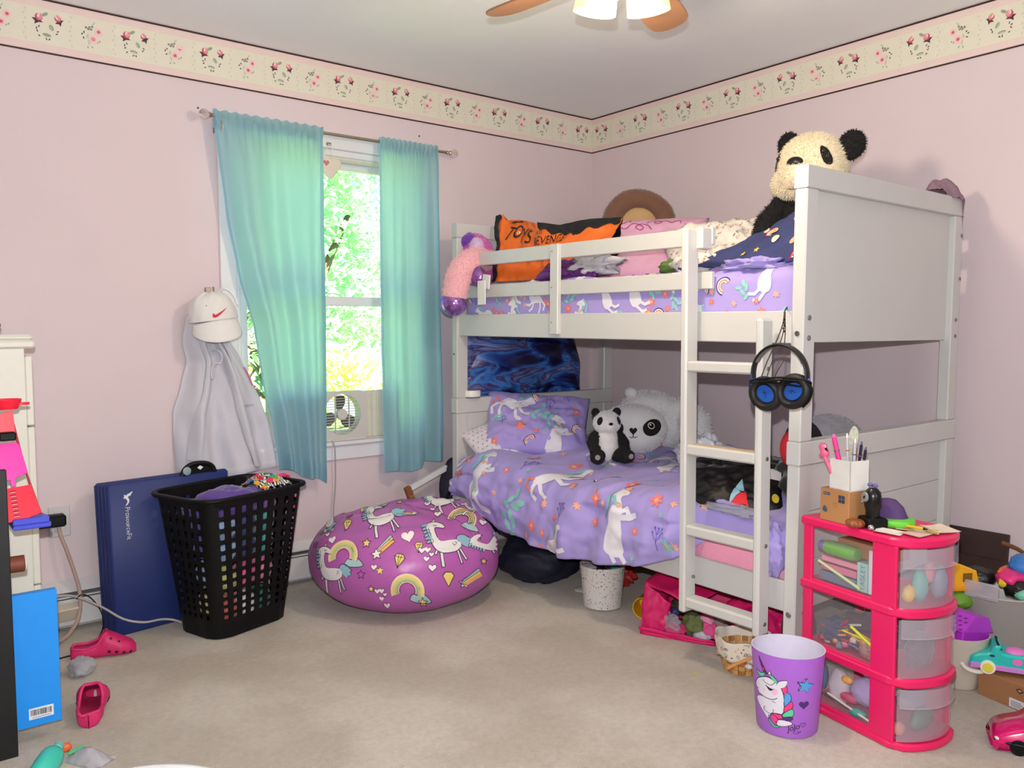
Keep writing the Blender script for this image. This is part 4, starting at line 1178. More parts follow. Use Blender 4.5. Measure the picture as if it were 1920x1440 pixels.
MB().lathe([(0.001, 0.44), (0.165, 0.44), (0.185, 0.432), (0.19, 0.42), (0.185, 0.408), (0.001, 0.402)], 48).build('seat', mat('white_laminate', (238, 240, 244), 0.25, var=0.01), st)
for k in range(4):
    a = PI / 4 + k * PI / 2
    MB().cyl((0.12 * math.cos(a), 0.12 * math.sin(a), 0.405), (0.16 * math.cos(a), 0.16 * math.sin(a), 0), 0.014, 14).build('leg', M_trimw, st)
# ------------------------------------------------------------------ printed motifs (flat print on cloth)
DK = (58, 44, 70)
def inked(poly, fill, lw=0.004, dk=DK, closed=True):
    return [(fill, poly)] + [(dk, q) for q in stroke(poly, lw, closed)]
ZP = 0.000424
def zp(pts, cx=1400, cy=850, sub=3):
    return curve2([((x - cx) * ZP, (cy - y) * ZP) for x, y in pts], sub)
def m_unicorn(body=(232, 228, 226), mane=(150, 190, 205), lw=0.0026, dk=DK):
    out = []
    for a, b, w_ in (((1378, 930), (1398, 1058), 28), ((1345, 915), (1330, 955), 20), ((1515, 915), (1553, 1025), 18), ((1535, 905), (1590, 990), 18)):
        q = stroke([((a[0] - 1400) * ZP, (850 - a[1]) * ZP), ((b[0] - 1400) * ZP, (850 - b[1]) * ZP)], w_ * ZP)[0]
        out += inked(q, body, lw, dk)
    out += inked(zp([(1500, 815), (1510, 780), (1560, 768), (1600, 790), (1632, 805), (1612, 825), (1634, 845), (1600, 862), (1608, 882), (1560, 868), (1535, 842)]), mane, lw, dk)
    out += inked(zp([(1222, 700), (1240, 668), (1290, 655), (1350, 668), (1386, 695), (1372, 716), (1330, 712), (1302, 722), (1322, 785), (1365, 838), (1450, 824), (1520, 820), (1541, 850), (1536, 895), (1490, 930), (1400, 946), (1340, 925), (1300, 880), (1270, 820), (1240, 760)]), body, lw, dk)
    for k in range(6):
        x, y = 1222 + k * 13, 690 + k * 30
        out += inked(zp([(x + 8, y - 14), (x - 26, y - 4), (x - 42, y + 26), (x - 14, y + 20), (x + 14, y + 16)], sub=2), mane, lw * 0.8, dk)
    out += inked(zp([(1262, 656), (1280, 612), (1294, 655)], sub=1), (236, 210, 140), lw, dk)
    out += [(dk, q) for q in stroke([((x - 1400) * ZP, (850 - y) * ZP) for x, y in ((1285, 690), (1300, 696), (1315, 690))], lw)]
    hp = [(a * 0.5, b * 0.5) for a, b in heart_poly(0, 0, 0.03)]
    out += [(dk, q) for q in stroke([(a + 0.036, b - 0.002) for a, b in hp], lw * 0.7, True)]
    return out
def m_rainbow(R=0.062, bands=((240, 214, 176), (236, 206, 120), (170, 206, 150), (240, 190, 170)), cloud=(176, 206, 208), dk=DK, lw=0.0022, th=0.034):
    out = []; n = len(bands)
    a0, a1 = math.radians(205), math.radians(-12)
    def arc(r): return ring(0, 0, r, r, 18, a1, a0)
    for k, c in enumerate(bands):
        r0, r1 = R - th * k / n, R - th * (k + 1) / n
        out.append((c, arc(r0) + list(reversed(arc(r1)))))
    if dk:
        for k in range(n + 1): out += [(dk, q) for q in stroke(arc(R - th * k / n), lw)]
    if cloud:
        cx, cy = R * 0.98 - th / 2 + 0.008, -R * 0.32
        pl = curve2([(cx - 0.04, cy - 0.008), (cx - 0.03, cy + 0.012), (cx - 0.014, cy + 0.01), (cx - 0.004, cy + 0.024), (cx + 0.014, cy + 0.014), (cx + 0.024, cy + 0.008), (cx + 0.036, cy - 0.006), (cx + 0.02, cy - 0.014), (cx - 0.02, cy - 0.016)], 3)
        out += inked(pl, cloud, lw, dk) if dk else [(cloud, pl)]
    return out
def m_star(r=0.02, fill=(244, 216, 130), dk=DK, lw=0.0022): return inked(star_poly(0, 0, r), fill, lw, dk)
def m_heart(s_=0.03, fill=(250, 236, 236), dk=DK, lw=0.0018): return inked(heart_poly(0, 0, s_), fill, lw, dk)
def m_diamond(s_=1.0, fill=(240, 214, 120), dk=DK):
    pl = [(-0.012 * s_, 0.008 * s_), (-0.006 * s_, 0.016 * s_), (0.008 * s_, 0.016 * s_), (0.014 * s_, 0.008 * s_), (0.001 * s_, -0.018 * s_)]
    out = inked(pl, fill, 0.0018 * s_, dk)
    for q in (((-0.012, 0.008), (0.014, 0.008)), ((-0.003, 0.016), (0.001, -0.018)), ((0.005, 0.016), (0.001, -0.018))):
        out += [(dk, z) for z in stroke([(a * s_, b * s_) for a, b in q], 0.0014 * s_)]
    return out
def m_comet(dk=DK):
    out = []
    for k, c in enumerate(((170, 206, 210), (240, 206, 120), (240, 180, 110))):
        o_ = (k - 1) * 0.012
        out += inked(stroke([(o_ * 0.6, 0.0), (0.055 + o_ * 0.5, 0.062 - o_ * 0.8)], 0.013)[0], c, 0.002, dk)
    return out + xf(m_star(0.024, (246, 240, 226)), 0, 0, 1, 0.2)
def scatter_hearts():
    out = []
    for x, y, s_ in ((-0.018, 0.03, .024), (0.002, 0.032, .022), (0.016, 0.016, .018), (0.0, 0.0, .02), (0.02, -0.03, .028)): out += xf(m_heart(s_), x, y)
    return out
# softer prints of the bedding
WH, MINT, CORAL, PEACH, SKYB, VIO = (232, 228, 236), (140, 206, 196), (244, 130, 116), (250, 180, 150), (150, 180, 226), (96, 80, 190)
def b_unicorn():
    """rearing white unicorn with a mint mane"""
    out = [(WH, curve2([(-0.03, -0.10), (0.0, -0.11), (0.035, -0.10), (0.042, -0.05), (0.03, 0.0), (0.034, 0.03), (0.02, 0.062), (0.006, 0.05), (-0.012, 0.03), (-0.022, -0.02), (-0.036, -0.06)], 3)),
           (WH, curve2([(-0.014, 0.05), (-0.03, 0.085), (-0.02, 0.108), (0.004, 0.104), (0.03, 0.098), (0.042, 0.082), (0.02, 0.074), (0.016, 0.05)], 3)),
           (WH, [(-0.022, 0.1), (-0.022, 0.118), (-0.008, 0.106)])]
    for pts in ([(0.026, 0.02), (0.052, 0.036), (0.066, 0.012)], [(0.028, 0.006), (0.06, 0.012), (0.086, 0.022)], [(0.02, -0.09), (0.05, -0.125), (0.082, -0.128)], [(-0.01, -0.1), (0.02, -0.15), (0.05, -0.156)]):
        out += [(WH, q) for q in stroke(pts, 0.016)]
    for pts in ([(-0.02, 0.104), (-0.042, 0.07), (-0.03, 0.036), (-0.046, 0.01)], [(-0.012, 0.07), (0.002, 0.046), (0.02, 0.044)]):
        out += [(MINT, q) for q in stroke(pts, 0.012)]; out += [(SKYB, q) for q in stroke([(a - 0.008, b) for a, b in pts], 0.006)]
    out += [(PEACH, q) for q in stroke([(0.0, 0.052), (0.014, 0.036), (0.03, 0.046)], 0.008)]
    out += [((214, 204, 190), q) for q in stroke([(0.012, 0.09), (0.018, 0.087), (0.024, 0.09)], 0.0025)]
    return out
def b_unicorn2():
    """galloping white unicorn, coral tail"""
    out = [(WH, curve2([(-0.06, -0.012), (-0.03, 0.016), (0.02, 0.02), (0.05, 0.045), (0.07, 0.075), (0.095, 0.07), (0.10, 0.055), (0.08, 0.045), (0.07, 0.01), (0.05, -0.02), (0.0, -0.03), (-0.05, -0.034)], 3))]
    for pts in ([(0.04, -0.015), (0.08, -0.03), (0.11, -0.02)], [(0.03, -0.02), (0.06, -0.06), (0.09, -0.07)], [(-0.05, -0.02), (-0.08, -0.06), (-0.06, -0.09)], [(-0.04, -0.02), (-0.03, -0.07), (-0.01, -0.1)]):
        out += [(WH, q) for q in stroke(pts, 0.015)]
    out += [(MINT, q) for q in stroke([(0.066, 0.078), (0.046, 0.06), (0.03, 0.05), (0.03, 0.03)], 0.013)]
    out += [(CORAL, q) for q in stroke([(-0.058, -0.01), (-0.085, 0.004), (-0.095, -0.026), (-0.08, -0.044)], 0.009)]; out += [(SKYB, q) for q in stroke([(-0.058, -0.004), (-0.092, 0.012), (-0.105, -0.026)], 0.004)]
    return out
def b_flower(c=CORAL, r=0.022):
    out = []
    for k in range(6):
        a = 2 * PI * k / 6; out.append((c, ring(r * 0.6 * math.cos(a), r * 0.6 * math.sin(a), r * 0.48, r * 0.26, 7, rot=a)))
    return out + [(PEACH, ring(0, 0, r * 0.3, None, 7))]
def b_leaves(c=MINT):
    out = []
    for x, y, a in ((0, 0, 0.4), (0.03, 0.016, 1.2), (0.016, -0.03, -0.4), (-0.028, -0.014, 2.2), (0.04, -0.02, 0.1)): out.append((c, ring(x, y, 0.022, 0.010, 8, rot=a)))
    return out
def b_sprig(c=VIO):
    out = []
    for pts in ([(0, -0.03), (0.0, 0.03)], [(0, -0.01), (0.02, 0.016)], [(0, -0.01), (-0.02, 0.014)], [(0, 0.008), (0.014, 0.03)], [(0, 0.008), (-0.014, 0.03)]): out += [(c, q) for q in stroke(pts, 0.0022)]
    for x, y in ((0, 0.033), (0.022, 0.018), (-0.022, 0.016), (0.015, 0.033), (-0.015, 0.033)): out.append((c, ring(x, y, 0.004, None, 6)))
    return out
def b_rainbow(): return m_rainbow(0.042, ((60, 60, 120), (236, 236, 240), CORAL, (250, 214, 160)), None, None, th=0.024)
def bedding_print(W_, H_, seed, dens=1.0, big=1.0):
    """scatter the bedding motifs over a W x H area without crowding"""
    rd = random.Random(seed); out = []; put = []
    def place(fn, rad, n, rot=0.5, sc=(0.9, 1.1)):
        for _ in range(n):
            for _t in range(30):
                x, y = rd.uniform(-W_ / 2, W_ / 2), rd.uniform(-H_ / 2, H_ / 2)
                if all((x - a) ** 2 + (y - b) ** 2 > (rad + r) ** 2 for a, b, r in put):
                    put.append((x, y, rad)); out.extend(xf(fn(), x, y, rd.uniform(*sc) * big, rd.uniform(-rot, rot), rd.random() < 0.35)); break
    A_ = W_ * H_ * dens
    place(b_unicorn, 0.105 * big, int(A_ / 0.085) + 1); place(b_unicorn2, 0.09 * big, int(A_ / 0.11) + 1)
    place(b_rainbow, 0.045 * big, int(A_ / 0.09) + 1, 1.0); place(b_leaves, 0.042 * big, int(A_ / 0.06) + 1, 2.0); place(b_sprig, 0.034 * big, int(A_ / 0.05) + 1, 0.7)
    place(b_flower, 0.026 * big, int(A_ / 0.022) + 1, 2.0, (0.7, 1.2)); place(lambda: b_flower(PEACH, 0.016), 0.018 * big, int(A_ / 0.03), 2.0)
    return out

# ------------------------------------------------------------------ bean bag
bag = thing('bean_bag', 'round pink-purple bean bag printed with unicorns and rainbows', 'bean bag', (-1.648, -0.545, 0))
M_bag = mat('orchid_satin', (184, 98, 176), 0.36, var=0.04, scale=6, bump=0.5, bscale=9, bdist=0.01)
def bagf(u, v):
    th = PI * v; ph = 2 * PI * u
    st = math.sin(th); r = 0.412 * st ** 0.72
    z = 0.205 + 0.21 * math.copysign(abs(math.cos(th)) ** 0.9, math.cos(th))
    x, y = r * math.cos(ph), r * math.sin(ph)
    k = 1 + 0.04 * fbm(math.cos(ph) * 1.3 + 3, math.sin(ph) * 1.3, z * 3) + 0.012 * math.sin(6 * ph + 1) * st
    z += 0.014 * math.cos(ph + 0.5) * max(0, math.cos(th)) + 0.006 * math.sin(2 * ph + 1) * max(0, math.cos(th)) ** 0.5 + 0.012 * fbm(x * 6, y * 6, 1.0) * max(0, math.cos(th))
    cr = 0.022 * (abs(noise.noise(Vector((x * 7, y * 7 + z * 9, 2)))) ** 0.5 - 0.5) * max(0, math.cos(th) + 0.25)
    return (x * k, y * k, max(z + cr, 0.002 + 0.002 * math.cos(9 * ph)))
cover = MB().grid(bagf, 96, 56, cu=True).build('cover', M_bag, bag, 180)
MB().tube([Vector(bagf(0.80, 0.02 + 0.5 * k / 20)) + Vector((0, 0, 0.0015)) for k in range(20)], 0.0015, 6, sub=1).build('seam', mat('bag_seam', (150, 70, 140), 0.5), bag)
# print laid out on the side that faces the room
bx = 4.8
def bp(zx, zy): return ((zx - 960) * 0.000446, (820 - zy) * 0.000446)
P_ = []
def put(m, zx, zy, sc=1.0, rot=0.0, mir=False):
    global P_
    x, y = bp(zx, zy); P_ += xf(m, x, y, sc, rot, mir)
put(m_unicorn(), 1400, 850, 1.05, 0.0); put(m_unicorn(), 370, 1080, 1.0, -0.25); put(m_unicorn(), 770, 600, 1.05, 0.15); put(m_unicorn(), 225, 560, 0.8, -1.2); put(m_unicorn(), 1290, 380, 0.9, 0.3); put(m_unicorn(), 1800, 820, 0.8, 0.9); put(m_unicorn(), 1620, 420, 0.8, -0.6, True)
put(m_rainbow(), 500, 970, 1.05, -0.1); put(m_rainbow(), 1090, 1270, 1.05, -0.15); put(m_rainbow(), 1530, 610, 0.95, -0.35); put(m_rainbow(), 600, 420, 0.8, 0.4)
put(m_comet(), 815, 960); put(m_comet(), 1570, 1200, 0.9, -0.2); put(m_comet(), 1080, 560, 0.6, 2.4); put(m_comet(), 1240, 300, 0.8, 0.4)
put(m_star(), 715, 860); put(m_star(0.016), 855, 1100); put(m_star(0.018, (190, 100, 180)), 680, 1130); put(m_star(0.018), 1215, 1365); put(m_star(0.016, (190, 100, 180)), 440, 560); put(m_star(0.016), 870, 380); put(m_star(0.016, (190, 100, 180)), 1690, 770); put(m_star(0.014), 770, 1250); put(m_star(0.016, (190, 100, 180)), 170, 840); put(m_star(0.014), 1740, 1000)
put(m_diamond(1.5), 468, 670); put(m_diamond(1.6), 1015, 1015, 1, -0.2); put(m_diamond(1.6), 1435, 1165); put(m_diamond(1.4), 1180, 900, 0.9)
put(scatter_hearts(), 1255, 1000, 1.1); put(scatter_hearts(), 1240, 500, 1.1, 0.2); put(scatter_hearts(), 300, 760, 1.1, 0.3); put(scatter_hearts(), 860, 1330, 0.9)
put(m_heart(0.05), 1080, 800, 1, 0.3); put(m_heart(0.03), 800, 1070, .8); put(m_heart(0.03), 1720, 620)
d_ = (Vector((-1.648, -0.545, 0.30)) - CAM); d_.z -= 0.35; d_.normalize()
bu = Vector((0.78, -0.62, 0)).normalized(); bv_ = bu.cross(d_).normalized()
bv_ = -bv_ if bv_.z < 0 else bv_
print_mesh('printed_motifs', P_, wrap_mapper(cover, Vector((0.0, 0.0, 0.235)), bu, bv_, 2.0), bag, 0.014, 0.0012, 0.00005)

# ------------------------------------------------------------------ bedding, lower bunk
M_lav = mat('lavender_bedding', (172, 156, 222), 0.75, var=0.06, scale=5, bump=0.25, bscale=30, sheen=0.2)
M_pinksheet = mat('pink_sheet', (240, 160, 190), 0.75, var=0.05, bump=0.2)
def slab(fnx, nu, nv, name, m, parent, th=0.0):
    o = MB().grid(fnx, nu, nv).build(name, m, parent, 180)
    if th: modmesh(o, ('SOLIDIFY', dict(thickness=th, offset=-1)))
    return o
def soft_box(lo, hi, r=0.04, n=10, amp=0.004, seed=0):
    """box with well-rounded edges and slight lumps"""
    c = [(a + b) / 2 for a, b in zip(lo, hi)]; h = [(b - a) / 2 for a, b in zip(lo, hi)]
    mb = MB()
    def fn(u, v):
        th = PI * v; ph = 2 * PI * u
        d = Vector((math.sin(th) * math.cos(ph), math.sin(th) * math.sin(ph), math.cos(th)))
        m_ = max(abs(d.x), abs(d.y), abs(d.z)); q = d / m_
        core = Vector([max(-1, min(1, q[k])) * (h[k]) for k in range(3)])
        inn = Vector([max(-(h[k] - r), min(h[k] - r, core[k])) for k in range(3)])
        e = core - inn
        if e.length > 1e-9: core = inn + e.normalized() * min(r, e.length)
        core += Vector((0, 0, 1)) * amp * fbm(core.x * 6 + seed, core.y * 6, core.z * 6)
        return (core.x + c[0], core.y + c[1], core.z + c[2])
    bm = bmesh.new()
    bmesh.ops.create_cube(bm, size=2.0)
    bmesh.ops.subdivide_edges(bm, edges=bm.edges, cuts=n * 2, use_grid_fill=True)
    for v in bm.verts:
        core = Vector([v.co[k] * h[k] for k in range(3)])
        inn = Vector([max(-(h[k] - r), min(h[k] - r, core[k])) for k in range(3)])
        e = core - inn
        if e.length > 1e-9: core = inn + e.normalized() * r
        core.z += amp * fbm(core.x * 6 + seed, core.y * 6, core.z * 6)
        v.co = core + Vector(c)
    V = [v.co.copy() for v in bm.verts]; bm.verts.index_update(); F = [tuple(v.index for v in f.verts) for f in bm.faces]; bm.free()
    mb.add(V, F); return mb
for nm, lab, z0, z1, m in (('mattress', 'mattress with a pink sheet on the lower bunk', 0.289, 0.475, M_pinksheet), ('mattress', 'mattress in lavender printed bedding on the upper bunk', 1.149, 1.375, M_lav)):
    t = thing(nm, lab, 'mattress', (BX + BW / 2, BY + BL / 2, z0 + TL * BL / 2), rot=(TL, 0, 0))
    o = soft_box((-BW / 2 + 0.04, -BL / 2 + 0.05, 0), (BW / 2 - 0.04, BL / 2 - 0.05, z1 - z0), 0.05, 16, 0.01).build('fitted_sheet', m, t, 180)
    if z0 > 1:
        P_ = bedding_print(1.75, 0.24, 5, 1.5, 0.7)
        print_mesh('sheet_print', P_, wrap_mapper(o, (0, 0, 0.12), (0, -1, 0), (0, 0, 1), 3.0), t, 0.03, 0.002, 0.00005)
        P_ = bedding_print(1.0, 1.7, 6, 0.6, 0.8)
        print_mesh('sheet_print', P_, wrap_mapper(o, (0, 0, 0.1), (0, -1, 0), (1, 0, 0), 3.0), t, 0.05, 0.002, 0.00005)
# comforter draped over the front of the lower bunk
HEM = [(0.0, 0.40), (0.06, 0.36), (0.17, 0.285), (0.32, 0.252), (0.45, 0.238), (0.58, 0.262), (0.68, 0.290), (0.77, 0.345), (0.83, 0.43), (1.0, 0.455)]
cf = thing('comforter', 'lavender unicorn-print comforter hanging over the front of the lower bunk', 'comforter', (-0.7, -1.2, 0.5))
def comf(u, v):
    """u 0 at the wall, 1 at the hem; v 0 at the head, 1 at the foot"""
    y = -0.335 - 1.765 * v
    ztop = 0.548 + bedz(y) + 0.030 * fbm(u * 5, v * 6, 1) + 0.020 * math.sin(7 * v + 3 * u) * (0.4 + u * 0.5)
    hem = interp(HEM, v); out = 1.0 if v < 0.77 else max(0.0, 1 - (v - 0.77) / 0.05)
    xf_ = -1.165 - 0.075 * out
    k = 0.66
    if u < k:
        q = u / k; x = -0.17 + (-1.09 + 0.17) * q; z = ztop + 0.035 * math.sin(PI * q) ** 2
    else:
        q = (u - k) / (1 - k)
        a = min(1, q / 0.35) * PI / 2; rr = 0.085
        x = -1.09 + (xf_ + 1.09) * math.sin(a); z = ztop - rr * (1 - math.cos(a))
        if q > 0.35:
            q2 = (q - 0.35) / 0.65; z = (ztop - rr) + (hem - ztop + rr) * q2
            x = xf_ - 0.02 * out * math.sin(PI * q2 * 0.9) - out * (0.016 * math.sin(2 * PI * (v * 8.5) + 2 * q2) * q2 + 0.02 * fbm(v * 10, q2 * 1.5, 4))
        x -= 0.012 * fbm(v * 12, u * 3, 7) * out
    wr = 0.010 * (1 - abs(noise.noise(Vector((u * 7 + v * 5, v * 13, 3))))) ** 3 + 0.006 * noise.noise(Vector((u * 22, v * 30, 5)))
    z += wr if u < k + 0.08 else wr * 0.2
    x -= wr * out if u >= k else 0
    if v < 0.05: z -= (0.05 - v) * 0.5 * (1 if u > 0.5 else 0.3)
    return (x + 0.7, y + 1.2, z - 0.5)
o = MB().grid(comf, 110, 190).build('quilt', M_lav, cf, 180)
modmesh(o, ('SOLIDIFY', dict(thickness=0.014, offset=-1)))
P_ = bedding_print(1.5, 0.42, 31, 1.25, 1.0)
# named places of the large figures on the hanging side
P2 = []
for m_, x, z, sc, ro, mi in ((b_unicorn, -0.42, -0.04, 1.15, 0.0, False), (b_unicorn2, 0.02, 0.02, 1.1, 0.5, False), (b_unicorn, 0.48, -0.10, 1.15, 0.05, False), (b_unicorn2, -0.66, -0.06, 0.9, 0.9, False), (b_unicorn2, 0.12, -0.25, 0.9, 0.1, False),
                             (b_rainbow, 0.27, 0.08, 1.0, 0.9, False), (b_rainbow, -0.57, 0.10, 1.0, 0.8, False), (b_leaves, -0.14, -0.12, 1.2, 0.3, False), (b_leaves, -0.16, -0.22, 1.0, 1.5, False), (b_sprig, -0.16, 0.05, 1.2, 0.1, False), (b_sprig, 0.18, -0.13, 1.2, 0, False), (b_sprig, 0.7, -0.13, 1.1, 0, False),
                             (b_flower, -0.55, 0.02, 1.3, 0, False), (b_flower, -0.57, -0.07, 1.0, 0, False), (b_flower, -0.24, 0.12, 1.0, 0, False), (b_flower, 0.0, -0.2, 1.0, 0, False), (b_flower, 0.36, -0.04, 1.1, 0, False), (b_flower, 0.46, 0.06, 1.2, 0, False), (b_flower, 0.66, 0.0, 1.2, 0, False), (b_flower, 0.36, -0.12, .9, 0, False), (b_flower, -0.02, 0.13, .9, 0, False), (b_flower, -0.08, -0.3, .9, 0, False), (b_flower, 0.6, 0.14, 1, 0, False), (b_flower, 0.18, 0.0, .8, 0, False)):
    P2 += xf(m_(), x, z, sc, ro, mi)
rd = random.Random(17)
for k in range(46):
    P2 += xf(b_flower(rd.choice((CORAL, PEACH, PEACH, MINT)), rd.uniform(0.009, 0.017)), rd.uniform(-0.75, 0.8), rd.uniform(-0.28, 0.2), 1, rd.uniform(0, 6))
# u points to the foot (-y), v up; the figures fold over the front edge
print_mesh('quilt_print', P2, wrap_mapper(o, (-0.40, 0.25, -0.03), (0, -1, 0), Vector((0.55, 0, 0.84)), 3.0), cf, 0.018, 0.0022, 0.00005)
P_ = bedding_print(0.8, 1.6, 33, 0.8, 0.9)
print_mesh('quilt_print', [(c, [(a + 0.0, b) for a, b in pl]) for c, pl in P_], wrap_mapper(o, (0.12, 0.0, 0.1), (0, -1, 0), (1, 0, 0), 3.0), cf, 0.03, 0.0022, 0.00005) if False else None
P_ = bedding_print(1.6, 0.55, 35, 0.9, 0.9)
print_mesh('quilt_print', P_, wrap_mapper(o, (0.16, 0.0, 0.1), (0, -1, 0), (1, 0, 0), 3.0), cf, 0.025, 0.0022, 0.00005)

def pillow(name, label, loc, half, R, m, group=None, p=3.0, puff=1.0, seed=0, prints=None, wr=0.012):
    """stuffed pillow: two bulged faces meeting at a seam"""
    t = thing(name, label, 'pillow', loc, group=group); t.rotation_euler = R
    a, b, h = half
    def face(sg):
        def fn(u, v):
            x, y = -1 + 2 * u, -1 + 2 * v
            e = max(0, 1 - abs(x) ** p) ** 0.55 * max(0, 1 - abs(y) ** p) ** 0.55
            pin = 1 - 0.07 * (1 - abs(x)) * (abs(y) ** 2) ; pin2 = 1 - 0.07 * (1 - abs(y)) * (abs(x) ** 2)
            return (x * a * pin2, y * b * pin, sg * h * e * (1 + 0.25 * fbm(x * 1.5 + seed, y * 1.5, sg)) + wr * e * fbm(x * 5 + seed, y * 4, 3))
        return fn
    mb = MB(); mb.grid(face(1), 40, 32); mb.grid(face(-1), 40, 32, flip=True)
    o = mb.build('pillowcase', m, t, 180)
    bm = bmesh.new(); bm.from_mesh(o.data); bmesh.ops.remove_doubles(bm, verts=bm.verts, dist=0.0008); bm.to_mesh(o.data); bm.free()
    if prints: print_mesh('case_print', prints, wrap_mapper(o, (0, 0, 0), (1, 0, 0), (0, 1, 0), 2.0), t, 0.02, 0.0018, 0.00005)
    return t
def aim(n, upv=(0, 0, 1), roll=0.0):
    """rotation whose local z looks along n and local y is as near upv as it can be"""
    z = Vector(n).normalized(); x = Vector(upv).cross(z).normalized(); y = z.cross(x)
    return (Matrix((x, y, z)).transposed() @ Matrix.Rotation(roll, 3, 'Z')).to_euler()
P_ = []
for m_, x, y, sc, ro in ((b_unicorn, 0.09, -0.09, 1.0, -0.1), (b_unicorn2, -0.13, 0.08, 1.0, -0.5), (b_rainbow, 0.0, 0.13, .8, 1.0), (b_leaves, 0.0, 0.03, 1.1, .3), (b_sprig, 0.06, 0.08, 1, 0), (b_flower, -0.08, -0.06, 1.2, 0), (b_flower, 0.19, 0.05, .9, 0), (b_sprig, -0.17, -0.03, .8, 0), (b_rainbow, -0.03, -0.13, .7, .5), (b_rainbow, 0.2, -0.05, .7, .8), (b_flower, 0.0, -0.08, .7, 0), (b_sprig, 0.15, 0.13, .8, .4), (b_flower, -0.2, -0.14, .8, 0), (b_leaves, -0.2, 0.0, .7, 0)):
    P_ += xf(m_(), x, y, sc, ro)
pillow('unicorn_pillow', 'lavender pillow with white unicorns leaning on the headboard of the lower bunk', (-0.855, -0.495, 0.705), (0.262, 0.185, 0.072), aim((-0.46, -0.62, 0.66), roll=-0.10), M_lav, prints=P_, seed=2, wr=0.03)
M_dots = mat('spotted_cotton', (220, 214, 220), 0.85, var=0.03)
rd = random.Random(2); P_ = []
for i in range(24):
    for j in range(14):
        P_.append(((140, 130, 170) if (i + j) % 3 else (200, 150, 160), ring(-0.28 + i * 0.024 + (j % 2) * 0.012, -0.16 + j * 0.024, 0.0035, None, 6)))
pillow('spotted_pillow', 'white pillow with tiny spots tucked under the lavender pillow', (-1.0, -0.42, 0.625), (0.18, 0.145, 0.05), aim((-0.35, -0.6, 0.75), roll=0.45), M_dots, prints=P_, seed=6)

# ------------------------------------------------------------------ plush toys
def fuse(name, balls, m, parent, vox=0.008, it=6, noise_amp=0.0):
    mb = MB()
    for c, r, *rest in balls:
        mb.ball(c, r, 24, 16, R=(rest[0] if rest else None))
    o = mb.build(name, m, parent, 180)
    modmesh(o, ('REMESH', dict(mode='VOXEL', voxel_size=vox)), ('SMOOTH', dict(factor=0.6, iterations=it)))
    if not o.data.materials: o.data.materials.append(m)
    return o
def fur(target, n, length, m, parent, seed=0, wd=0.0016, lie=0.5, name='fur', cond=None):
    """short pile: many thin triangles standing on the surface"""
    rd = random.Random(seed); me = target.data
    me.calc_loop_triangles(); tris = me.loop_triangles
    ar = [t.area for t in tris]; tot = sum(ar); cum = []; s_ = 0
    for a in ar: s_ += a; cum.append(s_)
    import bisect
    mb = MB(); V = []; F = []
    for k in range(n):
        t = tris[min(len(tris) - 1, bisect.bisect(cum, rd.random() * tot))]
        a, b = rd.random(), rd.random()
        if a + b > 1: a, b = 1 - a, 1 - b
        p0, p1, p2 = (me.vertices[i].co for i in t.vertices)
        p = p0 + (p1 - p0) * a + (p2 - p0) * b
        if cond and not cond(p): continue
        nn = t.normal; d = (nn + lie * Vector((rd.uniform(-1, 1), rd.uniform(-1, 1), rd.uniform(-1.3, 0.3)))).normalized()
        sd = d.cross(Vector((rd.uniform(-1, 1), rd.uniform(-1, 1), rd.uniform(-1, 1)))).normalized() * wd
        i = len(V); V += [p - sd, p + sd, p + d * length * rd.uniform(0.6, 1.2)]; F.append((i, i + 1, i + 2))
    mb.add(V, F); o = mb.build(name, m, parent, 0, fix=False); o['kind'] = 'stuff'
    return o
M_cream = mat('cream_fur', (236, 222, 190), 0.95, var=0.06, scale=14, bump=0.5, bscale=160, sheen=0.4)
M_wfur = mat('white_fur', (228, 226, 226), 0.95, var=0.05, scale=16, bump=0.5, bscale=160, sheen=0.4)
M_bfur = mat('black_fur', (20, 18, 19), 0.95, var=0.15, scale=16, bump=0.4, bscale=160)
M_eye = mat('glossy_eye', (20, 12, 8), 0.08, var=0.0, coat=0.6)
# big panda sitting on the upper bunk, looking along the bed: local x = forward
pd = thing('panda_plush', 'large panda plush sitting on the upper bunk behind the footboard', 'plush toy', (-0.565, -1.835, 1.365), rz=math.radians(184))
body = fuse('body', [((0, 0, 0.14), (0.15, 0.155, 0.15)), ((0.01, 0.0, 0.24), (0.115, 0.13, 0.12))], M_bfur, pd, 0.01)
fur(body, 5000, 0.014, M_bfur, pd, 1, name='body_fur')
bel = fuse('belly', [((0.065, 0.0, 0.15), (0.10, 0.105, 0.115))], M_cream, pd, 0.01)
fur(bel, 2500, 0.012, M_cream, pd, 2, name='belly_fur')
for sy in (-1, 1):
    a = fuse('arm', [((0.03, sy * 0.125, 0.285), 0.055), ((0.08, sy * 0.155, 0.22), 0.055), ((0.13, sy * 0.14, 0.16), 0.052), ((0.17, sy * 0.115, 0.12), 0.048), ((0.055, sy * 0.14, 0.25), 0.055), ((0.105, sy * 0.15, 0.19), 0.053)], M_bfur, pd, 0.009)
    fur(a, 1500, 0.014, M_bfur, a, 3 + sy, name='arm_fur')
    l = fuse('leg', [((0.10, sy * 0.10, 0.065), 0.06), ((0.19, sy * 0.13, 0.062), 0.058), ((0.27, sy * 0.15, 0.065), 0.06), ((0.145, sy * 0.115, 0.063), 0.06), ((0.23, sy * 0.14, 0.063), 0.058)], M_bfur, pd, 0.01)
hx, hz = 0.045, 0.425
